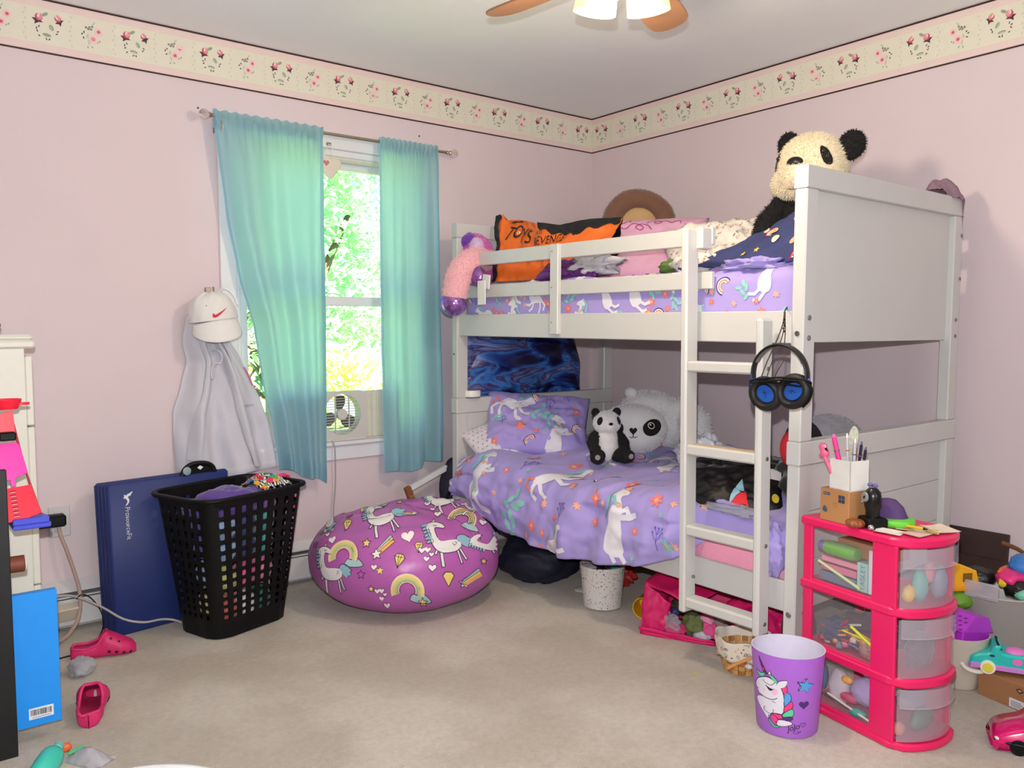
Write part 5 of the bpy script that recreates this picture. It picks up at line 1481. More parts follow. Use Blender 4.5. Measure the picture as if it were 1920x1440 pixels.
head = fuse('head', [((hx, 0, hz), (0.122, 0.132, 0.125)), ((hx + 0.10, 0, hz - 0.05), (0.066, 0.07, 0.056)), ((hx + 0.03, 0, hz - 0.06), (0.11, 0.14, 0.07)), ((hx + 0.09, 0.0, hz - 0.09), (0.05, 0.06, 0.032))], M_cream, pd, 0.008)
fur(head, 9000, 0.010, M_cream, pd, 5, name='head_fur')
def surf(o, org, d):
    bv = BVHTree.FromPolygons([v.co.copy() for v in o.data.vertices], [tuple(p.vertices) for p in o.data.polygons])
    h, n, i, q = bv.ray_cast(Vector(org) + Vector(d).normalized() * 0.6, -Vector(d).normalized(), 1.2)
    return h, n
def patch(o, org, d, uax, pl, m, name, parent, lift=0.006):
    """thick felt patch wrapped on a surface"""
    d = Vector(d).normalized(); u = (Vector(uax) - d * Vector(uax).dot(d)).normalized(); v = d.cross(u)
    x = print_mesh(name, [((1, 1, 1), pl)], wrap_mapper(o, org, u, v, 1.2), parent, 0.012, lift)
    x.data.materials.clear(); x.data.materials.append(m); return x
for sy in (-1, 1):
    ea = MB(); ea.ball((0, 0, 0), (0.026, 0.05, 0.056), 20, 14); e = ea.build('ear', M_bfur, pd, 180)
    e.location = (hx - 0.03, 0.138, hz + 0.062) if sy > 0 else (hx - 0.03, -0.112, hz + 0.1); e.rotation_euler = (sy * -0.5, 0, sy * 0.25)
    fur(e, 900, 0.010, M_bfur, e, 9 + sy, name='ear_fur')
    patch(head, (hx, sy * 0.05, hz + 0.01), (1, sy * 0.55, 0.15), (0, sy * -0.5, 1), curve2([(0.034, 0.003 * sy), (0.014, 0.015), (-0.016, 0.018), (-0.036, 0.014), (-0.042, -0.004), (-0.022, -0.015), (0.014, -0.012)], 3), M_bfur, 'eye_patch', pd)
    h, n = surf(head, (hx, sy * 0.045, hz + 0.018), (1, sy * 0.5, 0.15))
    MB().ball(h + n * 0.004, 0.009, 14, 10).build('eye', M_eye, pd)
h, n = surf(head, (hx, 0, hz - 0.032), (1, 0, 0.25))
MB().ball(h - n * 0.002, (0.02, 0.032, 0.022), 18, 12).build('nose', mat('plush_nose', (14, 12, 13), 0.35), pd)
h2, n2 = surf(head, (hx, 0, hz - 0.085), (1, 0, -0.1))
MB().tube([h + Vector((0.004, 0, -0.02)), (h + h2) / 2 + Vector((0.012, 0, -0.004)), h2 + Vector((0.004, 0, 0.004))], 0.0025, 6).tube([h2 + Vector((-0.006, -0.03, 0.006)), h2 + Vector((0.004, 0, 0.0)), h2 + Vector((-0.006, 0.03, 0.006))], 0.0025, 6).build('mouth', mat('plush_thread', (120, 104, 88), 0.8), pd)

def panda_small(loc, rz):
    t = thing('panda_plush', 'small black and white panda plush sitting in front of the panda cushion', 'plush toy', loc, rz=rz)
    b = fuse('body', [((0, 0, 0.07), (0.052, 0.056, 0.068)), ((0.01, 0, 0.105), (0.045, 0.05, 0.05))], M_wfur, t, 0.006); fur(b, 2500, 0.006, M_wfur, t, 1, 0.0011, name='body_fur')
    h_ = fuse('head', [((0.008, 0, 0.175), (0.055, 0.062, 0.053)), ((0.05, 0, 0.16), (0.026, 0.03, 0.022))], M_wfur, t, 0.005); fur(h_, 3500, 0.006, M_wfur, t, 2, 0.0011, name='head_fur')
    MB().ball((-0.004, 0, 0.115), (0.05, 0.062, 0.02), 24, 12).build('shoulder_band', M_bfur, t, 180)
    for sy in (-1, 1):
        a = fuse('arm', [((0.005, sy * 0.055, 0.115), 0.025), ((0.03, sy * 0.072, 0.085), 0.026), ((0.055, sy * 0.068, 0.06), 0.026), ((0.018, sy * 0.065, 0.1), 0.026)], M_bfur, t, 0.005); fur(a, 700, 0.006, M_bfur, a, 4, 0.0011, name='arm_fur')
        l = fuse('leg', [((0.03, sy * 0.045, 0.03), 0.032), ((0.07, sy * 0.062, 0.03), 0.032), ((0.095, sy * 0.07, 0.034), 0.03)], M_bfur, t, 0.005); fur(l, 700, 0.006, M_bfur, l, 5, 0.0011, name='leg_fur')
        MB().cyl((0.121, sy * 0.076, 0.036), (0.1255, sy * 0.077, 0.036), 0.012, 14).build('foot_pad', mat('plush_pad', (150, 140, 136), 0.8), t)
        e = MB().ball((-0.004, sy * 0.05, 0.222), (0.012, 0.02, 0.02), 14, 10).build('ear', M_bfur, t, 180)
        patch(h_, (0.008, sy * 0.024, 0.183), (1, sy * 0.5, 0.1), (0, sy * -0.4, 1), ring(0, 0, 0.018, 0.012, 14), M_bfur, 'eye_patch', t, 0.004)
        p, n = surf(h_, (0.008, sy * 0.022, 0.186), (1, sy * 0.5, 0.1)); MB().ball(p + n * 0.004, 0.0045, 10, 8).build('eye', M_eye, t)
    p, n = surf(h_, (0.008, 0, 0.168), (1, 0, 0.1)); MB().ball(p + n * 0.002, (0.006, 0.010, 0.007), 12, 8).build('nose', M_bfur, t)
    return t
panda_small((-0.86, -0.99, 0.582), math.radians(-118))
# big soft panda cushion lying behind it
cu = thing('panda_cushion', 'plump white panda-face cushion with a black eye patch behind the small panda', 'plush toy', (-0.575, -0.885, 0.70), rz=math.radians(-136))
hd = fuse('head', [((0, 0, 0), (0.115, 0.165, 0.12)), ((0.02, 0, -0.03), (0.12, 0.15, 0.09))], M_wfur, cu, 0.009); fur(hd, 5000, 0.007, M_wfur, cu, 8, 0.0013, name='head_fur')
for sy in (-1, 1):
    patch(hd, (0, sy * 0.062, 0.005), (1, sy * 0.25, 0.1), (0, sy * -0.5, 1), ring(0, 0, 0.036, 0.05, 20), M_bfur, 'eye_patch', cu, 0.006)
    patch(hd, (0, sy * 0.056, 0.012), (1, sy * 0.25, 0.1), (0, 0, 1), ring(0, 0, 0.017, None, 16), mat('white_stitch', (220, 216, 200), 0.7), 'eye_ring', cu, 0.0085)
    patch(hd, (0, sy * 0.056, 0.012), (1, sy * 0.25, 0.1), (0, 0, 1), ring(0, 0, 0.013, None, 16), M_eye, 'eye', cu, 0.0095)
    patch(hd, (0, sy * 0.052, 0.016), (1, sy * 0.25, 0.1), (0, 0, 1), ring(0, 0, 0.004, None, 10), mat('white_stitch', (220, 216, 200), 0.7), 'eye_glint', cu, 0.0105)
patch(hd, (0, 0, -0.012), (1, 0, 0.1), (0, 1, 0), heart_poly(0, 0, 0.034), M_bfur, 'nose', cu, 0.006)
for sy in (-1, 1):
    p = [surf(hd, (0, sy * a, b), (1, 0, 0.1))[0] + Vector((0.003, 0, 0)) for a, b in ((0.0, -0.022), (0.0, -0.036), (0.008, -0.042), (0.018, -0.036))]
    MB().tube(p, 0.0016, 6).build('mouth', M_bfur, cu)
wp = thing('white_plush', 'large fluffy white plush slumped against the wall behind the panda cushion', 'plush toy', (-0.34, -0.80, 0.60), rz=math.radians(-135))
b = fuse('body', [((0, 0, 0.08), (0.12, 0.19, 0.12)), ((-0.02, -0.02, 0.175), (0.10, 0.14, 0.09)), ((0.10, 0.20, 0.10), (0.08, 0.08, 0.10)), ((0.12, 0.225, 0.02), (0.08, 0.075, 0.08)), ((0.02, 0.13, 0.17), (0.07, 0.09, 0.06))], M_wfur, wp, 0.012); fur(b, 7000, 0.014, M_wfur, wp, 12, 0.0016, name='body_fur')
MB().ball((0.0, -0.11, 0.255), (0.028, 0.034, 0.03), 16, 12).build('ear', M_wfur, wp, 180)
# ------------------------------------------------------------------ things on the upper bunk and on the bed ends
UZ = lambda y: 1.378 + bedz(y)
# orange plastic bag, black edged, standing against the headboard
ob = thing('orange_bag', 'orange plastic gift bag with black edges and black lettering on the upper bunk', 'bag', (-1.10, -0.735, 1.405))
M_or = mat('orange_plastic_bag', (236, 112, 34), 0.35, var=0.05, scale=8, bump=0.25, bscale=14); M_orb = mat('black_bag_edge', (16, 14, 16), 0.4)
TOPB = [(0, 0.33), (0.03, 0.335), (0.05, 0.305), (0.2, 0.295), (0.45, 0.255), (0.6, 0.235), (0.8, 0.25), (1, 0.245)]
def obf(u, v, d=0.0):
    y = 0.33 - 0.80 * u - 0.10 * (1 - v) * (1 - u) * -1 - 0.10 * (1 - v) * 0
    y = 0.33 - 0.72 * u + (-(1 - v) * 0.12) * (1 - u) ** 2
    top = interp(TOPB, u)
    z = 0.0 + top * v
    x = 0.03 * (1 - v) * -1 + 0.12 * u + 0.03 * math.sin(5 * u + 2 * v) + 0.02 * fbm(u * 6, v * 4, 8) + 0.06 * v
    return (x + d, y, z)
front = MB().grid(lambda u, v: obf(u, v, -0.012 * math.sin(PI * v)), 70, 30).build('front', M_or, ob, 180)
MB().grid(lambda u, v: obf(u, v, 0.05 * math.sin(PI * min(1, v + 0.1)) + 0.004), 50, 16).build('back', M_orb, ob, 180)
MB().grid(lambda u, v: Vector(obf(0.05 * u - 0.022 + 0.012 * math.sin(14 * v), v)) + Vector((-0.016, 0, 0)), 4, 30).build('side_edge', M_orb, ob, 180)
def wav(u): return 0.022 + 0.03 * max(0, math.sin(PI * u)) + 0.008 * math.sin(34 * u) + 0.02 * math.exp(-((u - 0.55) / 0.06) ** 2)
MB().grid(lambda u, v: Vector(obf(0.42 + 0.58 * u, 1.0 + 0.01 - v * wav(u) / 0.25)) + Vector((-0.006, 0, 0.004)), 50, 4).build('top_edge', M_orb, ob, 180)
bk_ = (24, 16, 16)
t1, w1 = text_polys('TOYS', 0.105, bk_); t2, w2 = text_polys('FOR', 0.026, (120, 50, 20)); t3, w3 = text_polys('REVENGE', 0.055, bk_)
P_ = []
for k, ch_ in enumerate('TOYS'):
    tp, tw = text_polys(ch_, 0.092, bk_); P_ += xf([(c, [(a * 0.85, b) for a, b in pl]) for c, pl in tp], 0.08 + 0.052 * k, 0.205 - 0.01 * k + (0.0, 0.006, -0.002, -0.004)[k], 1, (-0.18, 0.1, -0.12, 0.06)[k])
P_ += xf(t2, 0.305, 0.205); P_ += xf([(c, [(a * 0.8, b) for a, b in pl]) for c, pl in t3], 0.30, 0.155, 1, 0.03)
for pts in ([(0.10, 0.285), (0.2, 0.282), (0.3, 0.265), (0.38, 0.246)], [(0.42, 0.235), (0.5, 0.21), (0.55, 0.20)]): P_ += [(bk_, q) for q in stroke(curve2(pts, 4, False), 0.006)]
P_ += [((250, 240, 220), ring(0.16, 0.23, 0.011, 0.008, 8)), (bk_, ring(0.158, 0.23, 0.004, None, 8))]
print_mesh('lettering', P_, wrap_mapper(front, (0, 0.33, 0), (0, -1, 0), (0, 0, 1), 2.0), ob, 0.02, 0.0025)

# pillows on the upper bunk
M_seq = mat('purple_sequins', (120, 60, 140), 0.25, var=0.5, scale=110, metal=0.6, bump=0.8, bscale=150)
pillow('sequin_pillow', 'shiny purple sequin pillow showing between the guard rails', (-1.085, -1.0, UZ(-0.93) + 0.035), (0.17, 0.06, 0.035), aim((-0.6, -0.1, 0.8)), M_seq, seed=3)
P_ = []
for x, y, s_, mi in ((-0.10, 0.09, 1, False), (0.0, 0.06, 1.1, True), (0.12, 0.10, 1, False), (-0.12, -0.05, 1, False), (0.08, -0.06, 1, True)):
    P_ += xf([((176, 60, 130), q) for q in stroke(curve2([(-0.07, 0.0), (-0.05, 0.025), (-0.02, 0.03), (-0.005, 0.01), (-0.025, -0.004), (-0.035, 0.012), (0.0, 0.03), (0.04, 0.006), (0.075, 0.02), (0.08, 0.002)], 4, False), 0.0042)], x, y, s_, 0, mi)
pillow('pink_pillow', 'dusty pink pillow with magenta scrollwork behind the upper guard rails', (-0.72, -1.03, UZ(-1.06) + 0.135), (0.31, 0.20, 0.08), aim((-0.62, -0.35, 0.62)), mat('dusty_pink', (220, 168, 194), 0.8, var=0.05), prints=P_, seed=9)
rd = random.Random(8); P_ = []
for k in range(240):
    x, y = rd.uniform(-0.28, 0.28), rd.uniform(-0.2, 0.2); c = rd.choice(((206, 130, 120), (190, 150, 130), (150, 160, 150), (226, 170, 160), (160, 120, 150)))
    P_.append((c, ring(x, y, 0.0055, 0.0035, 6, rot=rd.uniform(0, 3))))
    P_.append((rd.choice(((150, 160, 130), (214, 150, 150))), ring(x + 0.008, y + 0.005, 0.004, 0.002, 6, rot=rd.uniform(0, 3))))
M_crp = mat('cream_cotton', (236, 228, 216), 0.85, var=0.04)
pillow('floral_pillow', 'cream pillow with tiny flowers beside the large panda on the upper bunk', (-0.70, -1.49, UZ(-1.49) + 0.105), (0.23, 0.17, 0.075), aim((-0.55, -0.45, 0.72), roll=0.15), M_crp, prints=P_, seed=4, wr=0.03)
pillow('floral_pillow', 'crumpled white floral pillowcase lying by the ladder top', (-1.0, -1.62, UZ(-1.62) + 0.032), (0.10, 0.075, 0.028), aim((-0.35, -0.2, 0.9), roll=0.5), M_crp, prints=[q for q in P_ if abs(q[1][0][0]) < 0.1 and abs(q[1][0][1]) < 0.07], seed=5, wr=0.03)
# round brown cushion
rc = thing('round_cushion', 'round brown plush cushion with a tan centre against the wall on the upper bunk', 'cushion', (-0.45, -0.80, UZ(-0.8) + 0.30)); rc.rotation_euler = aim((-0.66, -0.70, 0.12))
cmat = lambda n, c: mat(n, c, 0.95, var=0.10, scale=14, bump=0.5, bscale=120, sheen=0.4)
ringb = MB(); ringb.grid(lambda u, v: Vector(((0.128 + 0.05 * math.cos(2 * PI * v)) * math.cos(2 * PI * u) * (1 + 0.02 * math.sin(5 * 2 * PI * u)), (0.128 + 0.05 * math.cos(2 * PI * v)) * math.sin(2 * PI * u) * (1 + 0.03 * math.sin(3 * 2 * PI * u + 1)), 0.045 * math.sin(2 * PI * v))), 64, 20, cu=True, cv=True)
rb = ringb.build('outer_ring', cmat('brown_plush', (120, 84, 66), ), rc, 180); fur(rb, 4000, 0.006, MATS['brown_plush'], rc, 3, 0.0012, name='ring_fur')
MB().ball((0, -0.012, 0.0), (0.10, 0.10, 0.034), 32, 16).build('centre', cmat('tan_plush', (196, 160, 112)), rc, 180)
# support below the round cushion
pillow('grey_pillow', 'plain grey-white pillow lying under the round brown cushion', (-0.42, -0.86, UZ(-0.86) + 0.075), (0.26, 0.2, 0.07), aim((-0.1, -0.05, 1)), mat('greywhite_cotton', (206, 200, 206), 0.85), seed=12)
o = lump('tissue_bundle', 'crumpled white and grey plastic bag behind the guard rail upright', 'plastic bag', (-1.06, -1.12, UZ(-1.1) + 0.055), (0.07, 0.13, 0.055), mat('crinkled_plastic', (206, 202, 206), 0.25, var=0.1, bump=0.6, bscale=30), 4, 0.5, 2.4, creases=0.35, flat_bottom=-0.045)
o = lump('green_plush', 'small green plush half hidden behind the guard rail by the ladder', 'plush toy', (-0.98, -1.47, UZ(-1.47) + 0.03), (0.035, 0.06, 0.03), mat('green_plush', (96, 130, 60), 0.9), 3, 0.2, flat_bottom=-0.025)
o = lump('rumpled_sheet', 'rumpled lavender sheet pushed up beside the ladder on the upper bunk', 'bed sheet', (-1.04, -1.90, UZ(-1.9) + 0.005), (0.11, 0.17, 0.03), M_lav, 14, 0.5, 2.2, creases=0.3, nu=60, nv=30)
# tie-dye plush with a leg hanging through the guard rail
tdm = mat('pink_plush', (240, 178, 186), 0.95, var=0.08, scale=9, bump=0.4, bscale=140, sheen=0.5)
M_hoof = mat('foil_purple', (170, 120, 200), 0.18, var=0.3, scale=60, metal=0.75, bump=0.6, bscale=70)
td = thing('tie_dye_plush', 'pink and purple plush with shiny hooves hanging a leg through the upper guard rail', 'plush toy', (-1.095, -0.355, UZ(-0.36) - 0.012)); td.scale = (1.3, 1.3, 1.3)
hd_ = fuse('head', [((0.0, 0.03, 0.145), (0.055, 0.055, 0.055)), ((-0.01, -0.01, 0.13), (0.05, 0.05, 0.05)), ((0.02, 0.01, 0.07), (0.055, 0.06, 0.07))], mat('orchid_plush', (214, 90, 186), 0.95, var=0.15, scale=10, bump=0.4, bscale=120, sheen=0.5), td, 0.008)
for nm, c, r, col in (('purple_patch', (-0.026, 0.035, 0.168), (0.036, 0.04, 0.032), (118, 56, 176)), ('pale_patch', (-0.036, -0.03, 0.135), (0.028, 0.03, 0.042), (220, 190, 226)), ('purple_patch', (-0.03, 0.05, 0.105), (0.032, 0.032, 0.02), (130, 60, 170))):
    p_ = MB().ball(c, r, 20, 12).build(nm, mat(nm + '_plush', col, 0.95, var=0.12, bump=0.4, bscale=120, sheen=0.4), td, 180); fur(p_, 500, 0.008, p_.data.materials[0], p_, 2, 0.0013, name='patch_fur')
fur(hd_, 2500, 0.008, hd_.data.materials[0], td, 2, 0.0013, name='head_fur')
lg = fuse('leg', [((0.0, -0.02, 0.10), 0.05), ((-0.05, -0.04, 0.095), 0.047), ((-0.095, -0.05, 0.078), 0.046), ((-0.128, -0.054, 0.045), 0.047), ((-0.145, -0.055, 0.005), 0.047), ((-0.152, -0.053, -0.03), 0.045), ((-0.025, -0.03, 0.098), 0.048), ((-0.075, -0.046, 0.088), 0.046), ((-0.114, -0.053, 0.062), 0.047), ((-0.138, -0.055, 0.026), 0.047)], tdm, td, 0.008)
fur(lg, 2500, 0.008, tdm, lg, 6, 0.0013, name='leg_fur')
MB().ball((-0.155, -0.044, -0.068), (0.048, 0.052, 0.046), 24, 14).build('hoof', M_hoof, td, 180)
MB().ball((-0.075, -0.085, 0.03), (0.032, 0.045, 0.036), 20, 12, R=Matrix.Rotation(0.6, 3, 'X')).build('hoof', M_hoof, td, 180)
MB().box((-0.085, -0.165, 0.005), (-0.079, -0.125, 0.055), 0.001, 0, Matrix.Rotation(0.15, 4, 'X')).box((-0.112, -0.18, -0.075), (-0.108, -0.135, 0.01), 0.001).build('care_tag', mat('care_tag_white', (232, 236, 228), 0.6), td)
# dark blue printed blanket over the panda's legs
M_rkt = mat('navy_fleece', (58, 66, 118), 0.9, var=0.25, scale=8, bump=0.35, bscale=60)
bl_ = thing('rocket_blanket', 'navy fleece blanket printed with rockets and planets over the panda legs', 'blanket', (-0.88, -1.93, UZ(-1.9)))
def rk(u, v):
    x = -0.22 + 0.36 * v + 0.05 * math.sin(3 * u); y = 0.33 - 0.48 * u + 0.08 * v * (1 - u)
    z = 0.014 + (0.055 + 0.165 * u ** 1.1) * min(1, v * 2.1) ** 0.9 * (1 if v < 0.8 else 1 - (v - 0.8) * 0.6) + 0.018 * math.sin(7 * v + 5 * u) * v + 0.02 * fbm(u * 4, v * 4, 6)
    return (x, y, max(z, 0.008))
rko = MB().grid(rk, 50, 44).build('fleece', M_rkt, bl_, 180); modmesh(rko, ('SOLIDIFY', dict(thickness=0.006)))
rd = random.Random(3); P_ = []
for k in range(26):
    x, y = rd.uniform(-0.16, 0.30), rd.uniform(-0.2, 0.16); kind = k % 4
    if kind == 0: P_ += xf([((196, 30, 56), ring(0, 0, 0.034, 0.02, 12)), ((200, 220, 220), ring(-0.006, 0.002, 0.024, 0.013, 12)), ((240, 170, 90), [(-0.03, -0.01), (-0.055, 0.0), (-0.03, 0.01)])], x, y, 1.0, rd.uniform(0, 6))
    elif kind == 1: P_ += [((236, 190, 140), ring(x, y, 0.018, 0.016, 12)), ((214, 150, 100), ring(x + 0.004, y, 0.006, None, 8))]
    elif kind == 2: P_ += xf([((240, 216, 190), ring(0, 0, 0.02, 0.012, 10))], x, y, 1, rd.uniform(0, 3))
    else: P_.append(((230, 200, 90), star_poly(x, y, 0.014)))
print_mesh('fleece_print', P_, wrap_mapper(rko, (0, 0, 0.1), (0, -1, 0), Vector((0.6, 0, 0.8)), 2.0), bl_, 0.015, 0.002, 0.0001)
# purple-brown cloth over the far end of the footboard
cl_ = thing('draped_cloth', 'dusky mauve cloth slung over the far corner of the footboard', 'cloth', (-0.16, -2.15, 1.675))
def dc(u, v):
    x = -0.14 + 0.20 * u; s_ = -1 + 2 * v
    y = 0.05 * s_ + 0.012 * math.sin(8 * u)
    z = 0.012 + 0.055 * (1 - s_ * s_) * math.sin(PI * min(1, u * 1.15 + 0.05)) - 0.03 * s_ * s_ * (0.3 + u) + 0.012 * fbm(u * 5, v * 4, 3)
    if u > 0.72: q = (u - 0.72) / 0.28; z -= 0.13 * q ** 1.3; x -= 0.02 * q
    return (x, y, z)
MB().grid(dc, 40, 24).build('cloth', mat('mauve_cloth', (150, 120, 134), 0.85, var=0.08, bump=0.3), cl_, 180)

# blue and purple blanket bundled on the lower headboard under the upper bunk
pb = thing('painted_blanket', 'glossy blue and purple picture blanket bundled on the lower headboard', 'blanket', (-0.745, -0.125, 0.80))
mp = bpy.data.materials.new('blue_picture_cloth'); mp.use_nodes = True
t_ = mp.node_tree; b_ = t_.nodes['Principled BSDF']; tc = t_.nodes.new('ShaderNodeTexCoord'); n1 = t_.nodes.new('ShaderNodeTexNoise'); n1.inputs['Scale'].default_value = 3.2; n1.inputs['Detail'].default_value = 4; n1.inputs['Distortion'].default_value = 1.6
mpn = t_.nodes.new('ShaderNodeMapping'); mpn.inputs['Rotation'].default_value = (0, 0.6, 0); mpn.inputs['Scale'].default_value = (0.8, 1, 2.6)
t_.links.new(tc.outputs['Object'], mpn.inputs['Vector']); t_.links.new(mpn.outputs[0], n1.inputs['Vector'])
sx_ = t_.nodes.new('ShaderNodeSeparateXYZ'); t_.links.new(tc.outputs['Object'], sx_.inputs[0])
ma = t_.nodes.new('ShaderNodeMath'); ma.operation = 'MULTIPLY_ADD'; ma.inputs[1].default_value = -0.22; t_.links.new(sx_.outputs['X'], ma.inputs[0]); t_.links.new(n1.outputs['Fac'], ma.inputs[2])
rp = t_.nodes.new('ShaderNodeValToRGB'); cr = rp.color_ramp
for pos, c in ((0.28, (14, 12, 34)), (0.40, (30, 26, 74)), (0.46, (34, 70, 150)), (0.52, (70, 130, 205)), (0.56, (60, 36, 100)), (0.63, (130, 150, 205)), (0.72, (190, 110, 110))):
    e = cr.elements.new(pos); e.color = lin(c)
cr.elements.remove(cr.elements[0]); cr.elements.remove(cr.elements[-1])
t_.links.new(ma.outputs[0], rp.inputs['Fac']); t_.links.new(rp.outputs['Color'], b_.inputs['Base Color']); b_.inputs['Roughness'].default_value = 0.35
def pbf(u, v):
    a = PI * (1 - u); x = 0.40 * math.cos(a) * (1 + 0.05 * math.sin(9 * v)) + 0.03
    top = 0.44 * min(1, (math.sin(a) * 1.25) ** 0.55) if 0 < u < 1 else 0.0
    z = -0.01 + top * v
    y = -0.05 - 0.06 * math.sin(PI * v) * math.sin(a) + 0.025 * math.sin(11 * u + 3 * v) * math.sin(a) + 0.02 * fbm(u * 5, v * 4, 1) - 0.02
    return (x, y, z)
o = MB().grid(pbf, 70, 34).build('cloth', mp, pb, 180); modmesh(o, ('SOLIDIFY', dict(thickness=0.03, offset=0)))
MB().tube([Vector(pbf(u, 1.0)) for u in [k / 40 for k in range(41)]], 0.006, 8, sub=1).build('purple_piping', mat('dark_purple', (52, 34, 86), 0.5), pb)
P_ = [((200, 190, 196), q) for q in stroke(curve2([(-0.03, 0), (0, 0.03), (0.03, 0.01), (0.01, -0.02), (-0.02, -0.01), (0.0, 0.01)], 4, False), 0.004)]
# white puck on the headboard ledge
sp = thing('smart_speaker', 'white round puck-shaped device on the headboard ledge', 'speaker', (-1.105, -0.285, 0.842))
MB().lathe([(0.001, 0.001), (0.042, 0.001), (0.047, 0.006), (0.047, 0.03), (0.0455, 0.036), (0.043, 0.037)], 40).build('shell', mat('puck_white', (236, 234, 228), 0.4), sp)
MB().lathe([(0.043, 0.0365), (0.04, 0.034), (0.001, 0.034)], 40).build('fabric_top', mat('puck_grey', (120, 116, 116), 0.9), sp)
MB().lathe([(0.044, 0.0), (0.045, 0.003), (0.001, 0.003)], 40).build('base_ring', M_black, sp)

# things on the foot half of the lower bunk
gp = thing('grey_plush', 'grey plush with a red and black end lying behind the lower footboard', 'plush toy', (-0.62, -1.93, 0.72), rz=0.1)
b = fuse('body', [((0, 0, 0.0), (0.20, 0.12, 0.13)), ((0.17, -0.01, -0.035), (0.13, 0.08, 0.08)), ((-0.1, 0.0, 0.03), (0.13, 0.11, 0.10))], mat('grey_plush_fur', (150, 148, 156), 0.95, var=0.06, bump=0.4, bscale=120, sheen=0.3), gp, 0.012); fur(b, 3000, 0.008, b.data.materials[0], gp, 4, 0.0014, name='body_fur')
MB().ball((-0.235, -0.02, 0.03), (0.05, 0.075, 0.10), 20, 14).build('black_band', M_bfur, gp, 180)
MB().ball((-0.30, -0.03, 0.03), (0.055, 0.06, 0.075), 20, 14).build('red_end', mat('red_plush', (196, 28, 48), 0.9), gp, 180)
o = lump('black_sweater', 'crumpled black sweater on the lower bunk behind the ladder', 'clothing', (-0.74, -1.64, 0.63), (0.15, 0.23, 0.055), cloth_mat('black_knit', (16, 15, 17)), 7, 0.4, 2.0, creases=0.3, flat_bottom=-0.045, nu=60, nv=36)
o = lump('black_sweater', 'second black garment heaped against the lower footboard', 'clothing', (-0.82, -1.98, 0.66), (0.13, 0.10, 0.12), cloth_mat('black_knit', (16, 15, 17)), 17, 0.4, 2.0, creases=0.3, flat_bottom=-0.1, nu=60, nv=36)
o = lump('white_bag', 'white plastic bag crumpled on the lower bunk behind the ladder', 'plastic bag', (-0.62, -1.36, 0.64), (0.10, 0.13, 0.075), mat('white_plastic_bag', (226, 228, 234), 0.3, var=0.05, bump=0.5, bscale=24), 9, 0.45, 2.2, creases=0.35, flat_bottom=-0.06)
bc = pillow('black_cushion', 'black cushion with red and pale blue corner panels on the lower bunk', (-1.03, -1.80, 0.585), (0.185, 0.12, 0.04), aim((-0.55, -0.25, 0.8), roll=0.1), mat('black_satin', (14, 13, 15), 0.5), seed=21,
       prints=[((216, 176, 146), [(-0.18, -0.118), (0.0, -0.118), (-0.02, -0.098), (-0.18, -0.085)]), ((226, 30, 48), [(0.0, -0.085), (0.055, -0.03), (0.07, -0.105), (0.03, -0.112)]), ((150, 196, 214), [(0.0, -0.085), (0.05, -0.03), (0.04, 0.03), (0.02, 0.0)]), ((190, 190, 196), [(0.08, 0.03), (0.17, 0.04), (0.17, 0.09), (0.09, 0.09)]), ((226, 200, 60), ring(0.155, -0.05, 0.012, 0.022, 10))])
o = lump('clear_wrapper', 'crinkled clear wrapper at the front edge of the lower bunk', 'wrapper', (-1.13, -1.88, 0.545), (0.03, 0.13, 0.018), mat('clear_wrap', (206, 206, 216), 0.12, alpha=0.6, bump=0.8, bscale=40), 5, 0.5, 2.4, creases=0.3)
cfo = lump('bunched_corner', None, None, (-1.175 + 0.7, -2.07 + 1.2, 0.455 - 0.5), (0.05, 0.05, 0.085), M_lav, 25, 0.35, 2.0, creases=0.3, parent=cf, tagit=False)
# ------------------------------------------------------------------ pink drawer cart and what stands on and in it
M_hp = mat('hot_pink_plastic', (232, 30, 98), 0.32, var=0.03, scale=10)
def frosted(name, col, a):
    m = bpy.data.materials.new(name); m.use_nodes = True
    t = m.node_tree; b = t.nodes['Principled BSDF']; out = [n for n in t.nodes if n.type == 'OUTPUT_MATERIAL'][0]
    nz = t.nodes.new('ShaderNodeTexNoise'); nz.inputs['Scale'].default_value = 8
    mx0 = t.nodes.new('ShaderNodeMix'); mx0.data_type = 'RGBA'; c = lin(col); mx0.inputs[6].default_value = c; mx0.inputs[7].default_value = tuple(min(1, v * 1.08) for v in c[:3]) + (1,)
    t.links.new(nz.outputs['Fac'], mx0.inputs[0]); t.links.new(mx0.outputs[2], b.inputs['Base Color'])
    b.inputs['Roughness'].default_value = 0.25
    tr = t.nodes.new('ShaderNodeBsdfTransparent'); tr.inputs['Color'].default_value = (0.97, 0.97, 0.98, 1)
    mx = t.nodes.new('ShaderNodeMixShader'); mx.inputs[0].default_value = a
    t.links.new(tr.outputs[0], mx.inputs[1]); t.links.new(b.outputs[0], mx.inputs[2]); t.links.new(mx.outputs[0], out.inputs[0])
    return m
M_fro = frosted('frosted_drawer', (206, 196, 206), 0.32); M_clr = frosted('clear_drawer', (214, 208, 212), 0.12)
CR = math.radians(-11); CO = (-1.218, -2.207, 0.0)
cart = thing('drawer_cart', 'hot pink three-drawer plastic cart beside the bunk bed foot', 'drawer cart', CO, CR)
CW, CD, CH = 0.248, 0.335, 0.597
def cw(x, y, z):
    c, s_ = math.cos(CR), math.sin(CR); return (CO[0] + x * c - y * s_, CO[1] + x * s_ + y * c, z)
